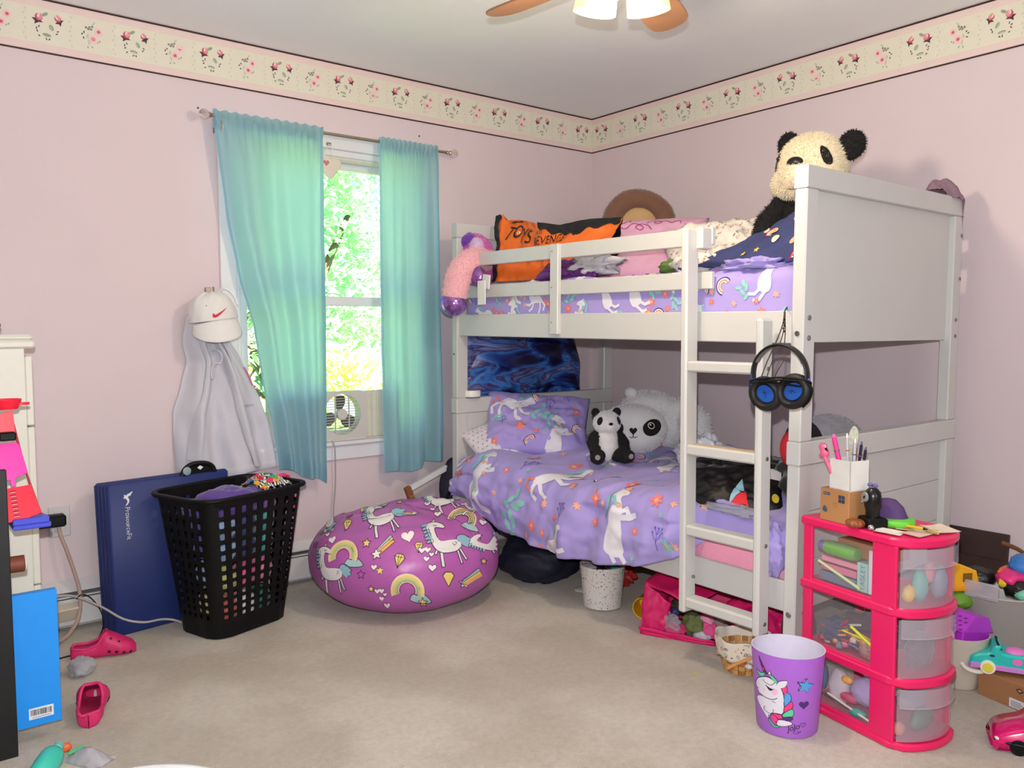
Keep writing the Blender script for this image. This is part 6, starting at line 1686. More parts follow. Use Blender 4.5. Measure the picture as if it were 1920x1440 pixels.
def plate_out(e=0.0, bulge=0.05):
    pts = [(-e, e), (-e, -CD + 0.03)]
    for k in range(13):
        q = k / 12; x = -e + (CW + 2 * e) * q; y = -CD - (bulge + e) * math.sin(PI * q) ** 0.7 + (0.02 if k in (0, 12) else 0)
        pts.append((x, y))
    return pts + [(CW + e, -CD + 0.03), (CW + e, e)]
levels = [0.0, 0.178, 0.374, 0.57]
for z, th in zip(levels, (0.022, 0.028, 0.028, 0.027)):
    MB().prism(plate_out(0.004), z, z + th, 0, None, 0.006).build('shelf_plate', M_hp, cart)
PIL = 0.085
for sx, x0 in ((0, 0.0), (1, CW - 0.012)):
    for k in range(3):
        z0, z1 = levels[k] + 0.02, levels[k + 1] + 0.004
        MB().box((x0, -0.035, z0), (x0 + 0.012, 0.0, z1), 0.003).build('corner_post', M_hp, cart)
        MB().box((x0, -CD + 0.006, z0), (x0 + 0.012, -CD + PIL, z1), 0.003).build('corner_post', M_hp, cart)
        MB().box((x0 + 0.0005, -CD + PIL - 0.002, z0 - 0.01), (x0 + 0.0115, -0.033, z0 + 0.014), 0.003).build('side_rail', M_hp, cart)
for k in range(3):
    z0, z1 = levels[k] + 0.026, levels[k + 1] - 0.004
    dr = MB()
    outl = plate_out(-0.014, 0.048); inn = plate_out(-0.017, 0.045)
    n = len(outl)
    V = [(x, y, z0) for x, y in outl] + [(x, y, z1 - 0.012) for x, y in outl]; F = [(i, (i + 1) % n, n + (i + 1) % n, n + i) for i in range(n) if not (2 <= i <= 13)]
    dr.add(V, F); dr.prism(inn, z0, z0 + 0.003)
    d = dr.build('drawer', M_clr, cart, 30)
    def frontf(u, v, off=0.0, za=z0, zb=z1):
        x = -0.0 + CW * (0.03 + 0.94 * u); y = -CD - (0.050 + off) * math.sin(PI * (0.03 + 0.94 * u)) ** 0.7 + 0.008 - off * 0.4
        return (x, y, za + (zb - za) * v)
    f = MB().grid(lambda u, v: frontf(u, v), 24, 3).build('drawer_front', M_fro, d, 180)
    MB().grid(lambda u, v: frontf(u, v, 0.012, z1 - 0.05, z1 + 0.004), 24, 3).build('pull_lip', M_fro, d, 180)
    MB().tube([frontf(q / 20, 0, 0.0105, z1 - 0.05, z1) for q in range(21)], 0.0018, 6, sub=1).build('lip_edge', M_fro, d)
# contents
rd = random.Random(77)
def stick(name, label, cat, a, b, r, m, group=None, tip=None, n=8):
    a, b = Vector(a), Vector(b)
    t = thing(name, label, cat, a, group=group)
    MB().cyl((0, 0, 0), (b - a), r, n).build('shaft', m, t)
    if tip:
        d = (b - a).normalized(); MB().cyl(b - a, b - a + d * r * 3.2, r, n, r2=r * 0.25).build('tip', tip, t)
    return t
zt = [levels[k] + 0.03 for k in range(3)]
t = thing('green_bottle', 'green plastic bottle with a purple cap in the top drawer', 'bottle', cw(0.035, -0.06, zt[2] + 0.105), rz=CR - PI / 2)
MB().lathe([(0.001, 0), (0.02, 0.002), (0.022, 0.02), (0.022, 0.10), (0.018, 0.115), (0.001, 0.116)], 20, 0, Matrix.Rotation(PI / 2, 4, 'Y')).build('bottle_body', mat('green_bottle', (120, 180, 90), 0.25, alpha=0.9), t)
MB().cyl((0.0, 0, 0), (-0.022, 0, 0), 0.016, 16).build('cap', mat('bottle_cap_purple', (120, 110, 170), 0.4), t)
def small_box(name, label, x, y, z, sx, sy, sz, col, rz=0.0, print_=None):
    o = MB().box((0, 0, 0), (sx, -sy, sz), 0.0015).build(name, mat('card_%d_%d_%d' % col, col, 0.55, var=0.04)); o.location = cw(x, y, z); o.rotation_euler = (0, 0, CR + rz)
    tag(o, label, 'box'); return o
small_box('cardboard_carton', 'brown carton lying in the top drawer behind the green bottle', 0.07, -0.07, zt[2] + 0.085, 0.12, 0.16, 0.045, (176, 120, 70))
small_box('teal_carton', 'pale teal game box in the top drawer', 0.022, -0.185, zt[2] + 0.004, 0.06, 0.035, 0.085, (150, 196, 186))
small_box('pastel_carton', 'pastel patterned box at the front of the top drawer window', 0.022, -0.222, zt[2] + 0.004, 0.05, 0.042, 0.128, (214, 214, 224))
small_box('pink_notebook', 'pink notebook lying in the top drawer', 0.025, -0.05, zt[2] + 0.062, 0.09, 0.13, 0.016, (226, 150, 170))
small_box('rose_notebook', 'rose-coloured notebook under the pink one in the top drawer', 0.022, -0.05, zt[2] + 0.036, 0.09, 0.13, 0.02, (206, 120, 150))
small_box('slate_case', 'slate blue case at the bottom of the top drawer', 0.02, -0.045, zt[2] + 0.004, 0.12, 0.135, 0.028, (110, 128, 150))
stick('ruler', 'pale green ruler sloping across the top drawer', 'ruler', cw(0.018, -0.045, zt[2] + 0.06), cw(0.018, -0.20, zt[2] + 0.012), 0.0045, mat('ruler_green', (206, 222, 160), 0.5))
tp, tw = text_polys('TABLET', 0.022, (120, 110, 140)); 
te = thing('tablet_label', 'teal card printed TABLET standing in the top drawer window', 'card', cw(0.0195, -0.186, zt[2] + 0.006), CR)
MB().box((0, 0, 0), (0.0015, -0.034, 0.084), 0.0003).build('card', mat('teal_card', (160, 204, 194), 0.6), te)
print_mesh('lettering', tp, plane_mapper((-0.0002, -0.028, 0.004), (0, 0, 1), (0, 1, 0)), te, 0.05)
for k, (nm, col, x, y, z, r) in enumerate((('yellow_toy', (240, 200, 60), 0.06, -0.325, 0.03, 0.024), ('coral_toy', (226, 140, 120), 0.03, -0.30, 0.02, 0.018), ('teal_toy', (110, 190, 180), 0.10, -0.33, 0.05, 0.03), ('pink_toy', (226, 150, 160), 0.125, -0.34, 0.085, 0.02), ('grey_toy', (150, 160, 180), 0.175, -0.335, 0.05, 0.03))):
    lump(nm, '%s showing through the frosted front of the top drawer' % nm.replace('_', ' '), 'toy', cw(x, y, zt[2] + z), (r, r * 0.7, r * (1.0 if k < 2 else 1.6)), mat(nm, col, 0.5), k, 0.12, nu=20, nv=12)
# middle drawer: pencils, wands and beads
pc = [(226, 170, 60), (236, 150, 80), (200, 60, 70), (90, 110, 160), (214, 220, 60), (150, 90, 60), (230, 230, 220), (80, 60, 90)]
for k in range(26):
    y0 = -0.05 - rd.random() * 0.12; y1 = y0 - rd.uniform(0.03, 0.09); x = 0.02 + rd.random() * 0.05; z = zt[1] + 0.006 + rd.random() * 0.06
    c = pc[k % 8]
    stick('colour_pencil', '%s pencil lying loose in the middle drawer' % ('amber', 'orange', 'red', 'slate blue', 'lime', 'brown', 'white', 'dark purple')[k % 8], 'pencil', cw(x, y0, z), cw(x + rd.uniform(-0.004, 0.03), max(y1, -0.245), max(zt[1] + 0.006, z + rd.uniform(-0.04, 0.03))), 0.0032, mat('pencil_%d' % (k % 8), c, 0.45), 'pencils in the middle drawer')
stick('yellow_wand', 'bright yellow stick sloping down through the middle drawer', 'stick', cw(0.017, -0.17, zt[1] + 0.09), cw(0.017, -0.245, zt[1] + 0.055), 0.0045, mat('neon_yellow', (220, 224, 60), 0.4))
lump('pouch', 'dark blue pencil pouch in the middle drawer', 'pouch', cw(0.062, -0.09, zt[1] + 0.04), (0.038, 0.06, 0.04), cloth_mat('slate_pouch', (72, 78, 110)), 3, 0.3)
lump('pouch', 'dark grey pouch at the back of the middle drawer', 'pouch', cw(0.12, -0.16, zt[1] + 0.055), (0.05, 0.1, 0.055), cloth_mat('charcoal_pouch', (84, 74, 82)), 5, 0.3)
lump('craft_bag', 'clear bag of craft bits at the front of the middle drawer window', 'craft bag', cw(0.04, -0.215, zt[1] + 0.03), (0.018, 0.028, 0.028), mat('craft_bits', (176, 130, 120), 0.4, var=0.5, scale=160), 6, 0.3)
lump('grey_pouch', 'grey pouch showing through the frosted front of the middle drawer', 'pouch', cw(0.12, -0.32, zt[1] + 0.055), (0.06, 0.03, 0.05), cloth_mat('charcoal_pouch2', (110, 96, 106)), 8, 0.2)
for k in range(12):
    c = ((150, 60, 70), (206, 190, 180), (90, 80, 110), (214, 150, 90), (120, 130, 150), (196, 110, 140))[k % 6]
    nm_ = ('maroon', 'beige', 'plum', 'ochre', 'steel blue', 'rose')[k % 6]
    lump('craft_piece', '%s craft piece among the pencils, %s in the middle drawer' % (nm_, 'low' if k < 6 else 'high'), 'craft supply', cw(0.026 + rd.random() * 0.01, -0.055 - 0.0165 * k, zt[1] + 0.012 + (0.03 if k >= 6 else 0) + rd.random() * 0.015), (0.008, 0.011, 0.009), mat('craft_%d' % (k % 6), c, 0.4), k, 0.4, nu=14, nv=9, group='craft pieces in the middle drawer')
# bottom drawer
for nm, lab, x, y, z, r, col, sd in (('white_jar', 'cloudy white jar in the bottom drawer window', 0.04, -0.115, 0.06, (0.022, 0.034, 0.055), (206, 196, 206), 1), ('lavender_jar', 'lavender tub in the bottom drawer window', 0.05, -0.205, 0.075, (0.03, 0.05, 0.042), (176, 160, 206), 2), ('red_toy', 'red and pink toy in the bottom drawer', 0.03, -0.16, 0.045, (0.016, 0.03, 0.014), (190, 50, 100), 3), ('teal_disc', 'teal disc on the floor of the bottom drawer', 0.026, -0.195, 0.014, (0.014, 0.026, 0.012), (60, 160, 150), 4), ('navy_toy', 'blue toy at the back of the bottom drawer', 0.03, -0.06, 0.08, (0.016, 0.016, 0.045), (60, 96, 140), 5), ('orange_toy', 'orange toy fish in the bottom drawer', 0.024, -0.155, 0.1, (0.01, 0.018, 0.012), (240, 170, 60), 6), ('green_bundle', 'dark green bundle behind the frosted front of the bottom drawer', 0.12, -0.33, 0.035, (0.06, 0.02, 0.03), (90, 130, 116), 7), ('blue_bundle', 'grey-blue bundle behind the frosted front of the bottom drawer', 0.12, -0.30, 0.085, (0.07, 0.03, 0.03), (130, 136, 160), 8), ('rose_bundle', 'rose-coloured bundle low behind the frosted bottom drawer front', 0.04, -0.32, 0.02, (0.02, 0.015, 0.02), (214, 140, 120), 9)):
    lump(nm, lab, 'toy', cw(x, y, zt[0] + z), r, mat(nm, col, 0.5, var=0.1), sd, 0.12, nu=22, nv=14)
stick('paint_brush', 'long white brush handle lying across the bottom drawer', 'brush', cw(0.018, -0.09, zt[0] + 0.035), cw(0.018, -0.24, zt[0] + 0.01), 0.0035, mat('white_handle', (226, 216, 206), 0.4))
stick('paint_brush', 'dark brush handle lying on the bottom drawer floor', 'brush', cw(0.02, -0.05, zt[0] + 0.03), cw(0.03, -0.2, zt[0] + 0.008), 0.004, mat('dark_handle', (60, 44, 56), 0.4))

# ---- on the cart top
TZ = CH
kb = thing('kraft_box', 'small brown cardboard box with stamp marks on the pink cart', 'box', cw(0.004, -0.06, TZ), CR)
MB().box((0, -0.105, 0), (0.10, 0, 0.098), 0.002).build('carton', mat('kraft_card', (184, 132, 82), 0.7, var=0.05), kb)
P_ = []; iv = (70, 84, 96)
def sq_(x, y, w_, h_, c=iv): return (c, [(x, y), (x + w_, y), (x + w_, y + h_), (x, y + h_)])
P_ += [sq_(0.012, 0.078, 0.024, 0.009)] + [sq_(0.014 + i * 0.006, 0.081, 0.004, 0.003, (150, 150, 140)) for i in range(3)]
P_ += [sq_(0.068 + i * 0.012, 0.062 + j * 0.012, 0.0105, 0.0105, (48, 56, 84)) for i in range(2) for j in range(2)]
P_ += [(iv, curve2([(0.01, 0.034), (0.018, 0.046), (0.026, 0.038), (0.028, 0.03), (0.02, 0.026), (0.014, 0.028)], 3))] + [((150, 96, 60), q) for q in stroke(ring(0.058, 0.054, 0.008, 0.006, 14), 0.0012, True)]
print_mesh('stamp_print', P_, plane_mapper((0, 0, 0), (0, -1, 0), (0, 0, 1)), kb, 0.05)
cup = thing('pen_cup', 'white square pen cup on the brown cardboard box', 'pen cup', cw(0.012, -0.085, TZ + 0.098), CR - 0.06)
MB().box((0, -0.08, 0), (0.075, 0, 0.004), 0.001).box((0, -0.08, 0), (0.004, 0, 0.09), 0.0015).box((0.071, -0.08, 0), (0.075, 0, 0.09), 0.0015).box((0, -0.004, 0), (0.075, 0, 0.09), 0.0015).box((0, -0.08, 0), (0.075, -0.076, 0.09), 0.0015).build('cup', mat('white_ceramic', (238, 234, 226), 0.3), cup)
cb = Vector(cw(0.012, -0.085, TZ + 0.104))
def cl_pt(x, y, z): 
    c, s_ = math.cos(CR), math.sin(CR); return cb + Vector((x * c - y * s_, x * s_ + y * c, z))
pens = [('silver_pen', 'pen with a white cap and orange band in the pen cup', (0.03, -0.045), (0.02, -0.045), 0.15, (206, 206, 214)), ('purple_pen', 'slim purple pen in the pen cup', (0.04, -0.05), (0.035, -0.06), 0.135, (60, 50, 130)), ('navy_pen', 'dark navy pen leaning right in the pen cup', (0.05, -0.055), (0.045, -0.075), 0.13, (40, 36, 70)), ('chrome_pen', 'chrome pen leaning right in the pen cup', (0.03, -0.06), (0.022, -0.072), 0.138, (200, 196, 206)), ('brown_pencil', 'brown pencil in the pen cup', (0.04, -0.055), (0.04, -0.06), 0.12, (150, 80, 60)), ('black_pen', 'short black pen at the right of the pen cup', (0.05, -0.07), (0.055, -0.082), 0.115, (36, 30, 50)), ('pink_marker', 'thick pink marker leaning left in the pen cup', (0.03, -0.03), (0.012, -0.005), 0.145, (246, 60, 150))]
for nm, lab, a, b, h_, col in pens:
    r_ = 0.0075 if 'marker' in nm else 0.0042
    t = thing(nm, lab, 'pen', cl_pt(a[0], a[1], 0.0), group=None)
    e = cl_pt(b[0], b[1], h_) - cl_pt(a[0], a[1], 0.0)
    MB().cyl((0, 0, 0), e, r_, 12).build('barrel', mat(nm, col, 0.3), t); MB().cyl(e, e * 1.08, r_ * 0.8, 12, r2=r_ * 0.5).build('end_cap', mat(nm + '_cap', tuple(min(255, v + 50) for v in col), 0.3), t)
    MB().cyl(e * 0.72, e * 0.76, r_ * 1.15, 12).build('band', mat('pen_band_orange', (220, 110, 50), 0.4) if nm == 'silver_pen' else M_bolt, t)
fl = thing('flamingo_pen', 'pink flamingo-topped pen leaning left out of the pen cup', 'pen', cl_pt(0.015, -0.02, 0.0))
e = cl_pt(-0.008, 0.012, 0.09) - cl_pt(0.015, -0.02, 0.0)
MB().cyl((0, 0, 0), e, 0.006, 12).build('barrel', mat('flamingo_pink', (246, 110, 150), 0.5), fl)
fb = fuse('flamingo_head', [(e + Vector((0, 0, 0.012)), (0.012, 0.014, 0.016)), (e + Vector((-0.002, 0.004, 0.028)), (0.011, 0.013, 0.012)), (e + Vector((0.002, 0.008, 0.0)), (0.008, 0.012, 0.006))], MATS['flamingo_pink'], fl, 0.003, 2)
MB().ball(e + Vector((-0.011, -0.006, 0.03)), 0.0045, 10, 8).build('eye', mat('eye_white', (240, 240, 240), 0.3), fl); MB().ball(e + Vector((-0.0148, -0.007, 0.03)), 0.002, 8, 6).build('pupil', M_eye, fl)
MB().cyl(e + Vector((-0.01, -0.009, 0.024)), e + Vector((-0.016, -0.02, 0.016)), 0.004, 10, r2=0.001).build('beak', M_black, fl)
ft = thing('patterned_feather', 'tall pale patterned feather-shaped file in the pen cup', 'nail file', cl_pt(0.045, -0.03, 0.0))
MB().prism(curve2([(-0.008, 0.0), (-0.014, 0.1), (-0.018, 0.15), (-0.01, 0.178), (0.0, 0.182), (0.01, 0.17), (0.013, 0.14), (0.008, 0.08), (0.006, 0.0)], 4), -0.0015, 0.0015, 0, Matrix.Rotation(CR - PI / 2 + 0.1, 4, 'Z') @ Matrix.Rotation(0.12, 4, 'Y') @ Matrix.Rotation(PI / 2, 4, 'X')).build('file', mat('pale_pattern', (206, 210, 190), 0.6, var=0.35, scale=120), ft)
cn = thing('pink_cone', 'narrow pink paper cone standing behind the pen cup', 'cone', cw(0.10, -0.135, TZ))
MB().lathe([(0.03, 0), (0.031, 0.004), (0.003, 0.145), (0.001, 0.147)], 24, cap0=True).build('cone', mat('pink_paper', (232, 110, 160), 0.6, var=0.2, scale=60), cn)
# black device with a round grey face
bd = thing('black_webcam', 'black rounded gadget with a round grey lens on the pink cart', 'gadget', cw(0.055, -0.205, TZ), CR - 0.35)
MB().lathe([(0.001, 0), (0.026, 0), (0.026, 0.02), (0.02, 0.028), (0.02, 0.05), (0.024, 0.062), (0.025, 0.09), (0.022, 0.104), (0.013, 0.113), (0.001, 0.115)], 28, sx=0.95).build('body', mat('black_gloss', (12, 12, 13), 0.3), bd)
MB().box((-0.03, -0.035, 0), (0.03, 0.03, 0.03), 0.005).build('base', M_black, bd)
MB().cyl((-0.012, 0.002, 0.086), (-0.0265, 0.002, 0.089), 0.0145, 24).build('lens_ring', mat('lens_grey', (140, 142, 146), 0.35), bd)
MB().cyl((-0.0262, 0.0, 0.0885), (-0.0275, 0.0, 0.089), 0.005, 16).build('lens', M_eye, bd)
MB().box((-0.031, 0.004, 0.07), (-0.024, 0.012, 0.078), 0.002).build('bracket', MATS['lens_grey'], bd)
pk_ = thing('wooden_pumpkin', 'small brown wooden scalloped disc lying on the pink cart', 'ornament', cw(0.008, -0.185, TZ))
MB().grid(lambda u, v: (lambda r, z: (r * math.cos(2 * PI * u), r * math.sin(2 * PI * u), z))((0.026 * (1 + 0.06 * math.cos(10 * 2 * PI * u))) * math.sin(PI * v) ** 0.5, 0.012 - 0.012 * math.cos(PI * (1 - v)) * -1), 60, 14, cu=True).build('disc', mat('wood_brown', (150, 84, 46), 0.4, var=0.2, scale=40), pk_, 180)
ht = thing('toy_hat', 'purple felt toy hat with a bright green brim on the pink cart', 'toy hat', cw(0.125, -0.205, TZ), CR)
MB().lathe([(0.001, 0.078), (0.02, 0.074), (0.04, 0.055), (0.05, 0.03), (0.053, 0.022)], 32, sx=0.8, sy=1.1).build('crown', mat('purple_felt', (84, 58, 108), 0.9, var=0.1), ht, 180)
MB().lathe([(0.05, 0.026), (0.07, 0.022), (0.073, 0.012), (0.066, 0.002), (0.001, 0.001)], 40, sx=0.8, sy=1.1).build('brim', mat('lime_green', (108, 206, 66), 0.6), ht, 60)
bw = thing('bow_clip', 'tiny purple and blue bow clip on the black gadget', 'hair clip', cw(0.06, -0.20, TZ + 0.117), CR)
for s_ in (-1, 1): MB().ball((0, s_ * 0.009, 0.004), (0.006, 0.009, 0.006), 12, 8).build('loop', mat('bow_purple', (110, 100, 170), 0.4), bw)
MB().ball((0, 0, 0.003), 0.004, 10, 8).build('knot', mat('bow_dark', (60, 44, 70), 0.4), bw)
sb = thing('silver_ball', 'shiny silver bead at the edge of the cart top', 'bead', cw(0.012, -0.235, TZ)); MB().ball((0, 0, 0.009), 0.009, 16, 12).build('bead', mat('chrome', (220, 220, 224), 0.08, metal=1.0, var=0), sb)
def sheet(name, label, x, y, z, w_, h_, rz, col, prints=None, curl=0.004):
    t = thing(name, label, 'paper', cw(x, y, TZ + z), CR + rz)
    o = MB().grid(lambda u, v: ((u - 0.5) * w_, (v - 0.5) * h_, 0.0008 + curl * (2 * u - 1) ** 2 * (0.3 + v)), 10, 10).build('sheet', mat('paper_%d_%d_%d' % col, col, 0.7), t, 180)
    if prints: print_mesh('print', prints, lambda a, b, l: Vector((a, b, 0.0012 + l + curl * (2 * a / w_) ** 2 * (0.3 + b / h_ + 0.5))), t, 0.03)
    return t
sheet('loose_paper', 'crumpled white paper scrap on the cart top', 0.035, -0.275, 0.001, 0.06, 0.075, 0.4, (236, 232, 226))
P_ = []
rd = random.Random(6)
for k in range(14): P_.append((rd.choice(((230, 150, 110), (150, 180, 110), (214, 190, 120), (236, 200, 180))), ring(rd.uniform(-0.03, 0.03), rd.uniform(-0.045, 0.045), rd.uniform(0.006, 0.014), None, 8)))
sheet('picture_card', 'printed picture card in green and orange on the cart top', 0.13, -0.30, 0.003, 0.075, 0.11, 0.5, (222, 214, 170), P_, 0.002)
sheet('pink_card', 'pale pink card at the front of the cart top', 0.085, -0.325, 0.002, 0.07, 0.06, 0.1, (232, 196, 186), None, 0.002)
sheet('cream_card', 'cream card hanging over the front right of the cart top', 0.185, -0.325, 0.004, 0.07, 0.09, -0.3, (232, 216, 196), None, 0.003)
stick('yellow_pencil', 'yellow pencil with black stripes lying on the cards on the cart', 'pencil', cw(0.10, -0.235, TZ + 0.012), cw(0.115, -0.325, TZ + 0.013), 0.004, mat('pencil_yellow', (216, 176, 50), 0.45), None, M_black)

# ---- purple waste bin with unicorn
can = thing('waste_bin', 'purple plastic waste bin printed with a unicorn head', 'waste bin', (-1.385, -2.268, 0.0), rz=math.radians(32))
M_can = mat('violet_plastic', (174, 104, 212), 0.4, var=0.03)
HC_ = 0.242
prof = [(0.083, 0.003), (0.086, 0.008), (0.1035, HC_ - 0.002), (0.1035, HC_)]
wall = MB().lathe([(0.001, 0.003)] + prof, 64, sx=0.95, sy=1.0).build('outer_wall', M_can, can, 50)
MB().lathe([(0.1036, HC_), (0.1005, HC_), (0.083, 0.012), (0.001, 0.010)], 64, sx=0.95, sy=1.0).build('inner_wall', mat('bin_lining', (218, 214, 232), 0.45), can, 50)
KZ = 0.000256
def cz(pts, sub=3, closed=True): return curve2([((x - 590) * KZ, (860 - y) * KZ) for x, y in pts], sub, closed)
bk2 = (36, 26, 48)
P_ = []
def add(fill, pts, sub=3, lw=0.0016):
    global P_
    P_ += inked(cz(pts, sub), fill, lw, bk2)
wh_ = (228, 224, 236); pk2_ = (236, 60, 130); bl2 = (84, 160, 226); gr2 = (96, 206, 160); mg = (200, 40, 120)
add((110, 40, 130), [(280, 432), (318, 500), (350, 560), (380, 605), (345, 618), (320, 560), (295, 490)], 1); add(pk2_, [(312, 530), (345, 555), (352, 585), (325, 575)], 1)
add(gr2, [(262, 605), (300, 620), (350, 600), (345, 640), (310, 665), (275, 650)]); add(gr2, [(400, 600), (450, 620), (490, 665), (470, 690), (430, 650)])
add(wh_, [(380, 600), (402, 552), (420, 605)], 1)
add(pk2_, [(530, 740), (575, 690), (592, 740), (570, 800)]); add(bl2, [(575, 770), (625, 790), (632, 850), (600, 900), (560, 930), (560, 850)]); add(pk2_, [(560, 950), (630, 870), (655, 910), (630, 970), (570, 1010)]); add(gr2, [(545, 1030), (640, 955), (662, 1010), (630, 1060), (560, 1065)]); add((90, 40, 120), [(545, 1070), (640, 1045), (650, 1080), (600, 1105), (555, 1095)])
add(wh_, [(330, 660), (400, 640), (480, 690), (530, 740), (558, 850), (555, 1000), (520, 1040), (460, 1040), (420, 1060), (400, 1130), (350, 1080), (290, 1000), (270, 940), (300, 900), (330, 885), (290, 870), (265, 825), (252, 780), (270, 715), (300, 680)])
add(wh_, [(480, 690), (510, 650), (586, 630), (575, 690), (530, 728), (500, 715)]); add((240, 170, 200), [(500, 690), (525, 662), (560, 655), (540, 690)])
add(wh_, [(490, 1110), (600, 1100), (652, 1132), (560, 1172), (490, 1170)])
add(mg, [(335, 690), (370, 630), (440, 650), (465, 665), (420, 720), (365, 715)])
P_.append(((246, 190, 214), cz([(420, 770), (470, 750), (495, 790), (460, 830), (430, 815)]))); P_.append(((246, 190, 214), cz([(330, 800), (350, 790), (352, 812), (338, 815)])))
P_.append((bk2, cz([(365, 745), (400, 765), (440, 765), (418, 790), (395, 786), (378, 765)], 2))); P_ += [((bk2), q) for q in stroke(cz([(360, 742), (400, 760), (446, 766)], 3, False), 0.002)]
P_ += [(bk2, q) for q in stroke(cz([(262, 822), (285, 825)], 1, False), 0.002)] + [(bk2, q) for q in stroke(cz([(330, 885), (400, 892), (450, 880), (485, 855)], 3, False), 0.0018)]
for q in ([(432, 908), (470, 912)], [(436, 922), (486, 914)], [(442, 938), (470, 932)]): P_ += [(bk2, z) for z in stroke(cz(q, 1, False), 0.0014)]
add(pk2_, [(355, 1000), (415, 955), (445, 1000), (440, 1045), (390, 1060), (350, 1040)]); add(pk2_, [(440, 1050), (520, 1035), (545, 1080), (490, 1095)]); add(pk2_, [(430, 1065), (480, 1075), (500, 1130), (470, 1155), (440, 1120)]); add(gr2, [(405, 1080), (420, 1140), (470, 1185), (520, 1170), (510, 1195), (460, 1208), (410, 1165), (396, 1110)])
P_ += xf(inked([(a, b) for a, b in star_poly(0, 0, 92 * KZ)], bl2, 0.0016, bk2), (775 - 590) * KZ, (860 - 685) * KZ, 1, -0.25); P_ += xf(inked(star_poly(0, 0, 80 * KZ), (240, 130, 180), 0.0014, bk2), (760 - 590) * KZ, (860 - 675) * KZ, 1, -0.2)
for k in range(4): P_ += [((200, 40, 100), q) for q in stroke([((715 + k * 22 - 590) * KZ, (860 - 650 - k * 8) * KZ), ((770 + k * 18 - 590) * KZ, (860 - 712 + k * 2) * KZ)], 0.0012)]
P_.append(((74, 40, 110), heart_poly((765 - 590) * KZ, (860 - 905) * KZ, 0.026)))
tp, tw = text_polys('JoJo', 0.024, bk2, 0.92, 0.3); P_ += xf(tp, (600 - 590) * KZ, (860 - 1225) * KZ, 1, 0.32); P_ += [(bk2, q) for q in stroke([(a, b) for a, b in heart_poly((760 - 590) * KZ, (860 - 1140) * KZ, 0.014)], 0.0011, True)]
P_ += [(bk2, q) for q in stroke(cz([(655, 1235), (700, 1245), (740, 1215), (690, 1225)], 3, False), 0.0012)]
vd = (Vector((-1.385, -2.268, 0.12)) - CAM); vd.z = 0; vd.normalize()
uu = Vector((-vd.y, vd.x, 0)) * -1
Ri = Matrix.Rotation(-math.radians(32), 3, 'Z')
print_mesh('unicorn_print', P_, wrap_mapper(wall, (0, 0, 0.118), Ri @ uu, (0, 0, 1), 1.0), can, 0.008, 0.0007, 0.00002)

# ---- headphones hanging at the ladder and foot post
hp = thing('headphones', 'black headphones with blue ear linings hanging between ladder and foot post', 'headphones', (-1.335, -2.192, 1.028), rz=math.radians(0))
M_hb = mat('headband_black', (26, 25, 27), 0.4); M_hbl = mat('ear_blue', (20, 80, 170), 0.6)
arc = [(0.0, 0.092 * math.cos(a) , 0.005 + 0.092 * math.sin(a)) for a in [math.radians(-8 + 196 * k / 24) for k in range(25)]]
def bandf(u, v):
    a = math.radians(-8 + 196 * u); r = 0.092 + 0.0045 * math.cos(2 * PI * v); x = 0.013 * math.sin(2 * PI * v)
    return (x, r * math.cos(a), 0.005 + r * math.sin(a))
MB().grid(bandf, 48, 12, cv=True).build('headband', M_hb, hp, 180)
MB().grid(lambda u, v: (lambda a: (0.011 * (2 * v - 1), 0.0865 * math.cos(a), 0.005 + 0.0865 * math.sin(a)))(math.radians(25 + 130 * u)), 30, 4).build('band_padding', mat('band_grey', (120, 118, 120), 0.7), hp, 180)
for sy, yy, zz, tl in ((1, 0.042, -0.052, 0.5), (-1, -0.052, -0.04, -0.5)):
    MB().box((-0.006, sy * 0.094 - 0.006, -0.03), (0.006, sy * 0.094 + 0.006, 0.0), 0.002).build('slider', mat('slider_blue', (70, 90, 220), 0.4), hp)
    X_ = Matrix.Translation((0.0, yy, zz)) @ Matrix.Rotation(tl, 4, 'X') @ Matrix.Rotation(-PI / 2, 4, 'Y')
    c = MB(); c.lathe([(0.001, -0.02), (0.042, -0.018), (0.05, -0.005), (0.052, 0.008), (0.046, 0.02), (0.036, 0.022), (0.031, 0.016), (0.029, 0.008)], 36, 0, X_, sx=1.0, sy=1.12); e = c.build('ear_cup', mat('ear_pad', (16, 16, 17), 0.55), hp, 60)
    MB().lathe([(0.029, 0.009), (0.001, 0.010)], 36, 0, X_, sx=0.85, sy=1.05).build('ear_lining', M_hbl, e)
    print_mesh('lining_mark', [((16, 40, 90), q) for q in stroke([(-0.008, -0.006), (0.006, 0.0), (-0.002, 0.006), (0.008, 0.008)], 0.0025)], lambda a, b, l: X_ @ Vector((a, b, 0.011 + l)), e)
MB().tube([(-0.006, 0.10, -0.015), (-0.02, 0.06, -0.008), (-0.022, -0.02, 0.0), (-0.018, -0.09, -0.004), (-0.006, -0.108, -0.014), (-0.012, -0.08, -0.024), (-0.022, 0.0, -0.016), (-0.018, 0.09, -0.02)], 0.003, 8).tube([(-0.004, 0.10, -0.02), (-0.022, 0.05, -0.016), (-0.024, -0.04, -0.006), (-0.012, -0.11, -0.02), (-0.006, -0.105, -0.06), (-0.01, -0.085, -0.085)], 0.0028, 8).tube([(-0.004, 0.1, -0.02), (-0.008, 0.098, -0.06), (-0.008, 0.08, -0.09)], 0.0028, 8).build('wound_cable', M_black, hp)
st_ = thing('hanging_strings', 'loop of dark strings knotted over the upper bed rail', 'string', (-1.215, -2.135, 1.235))
M_str = mat('brown_string', (70, 56, 48), 0.8)
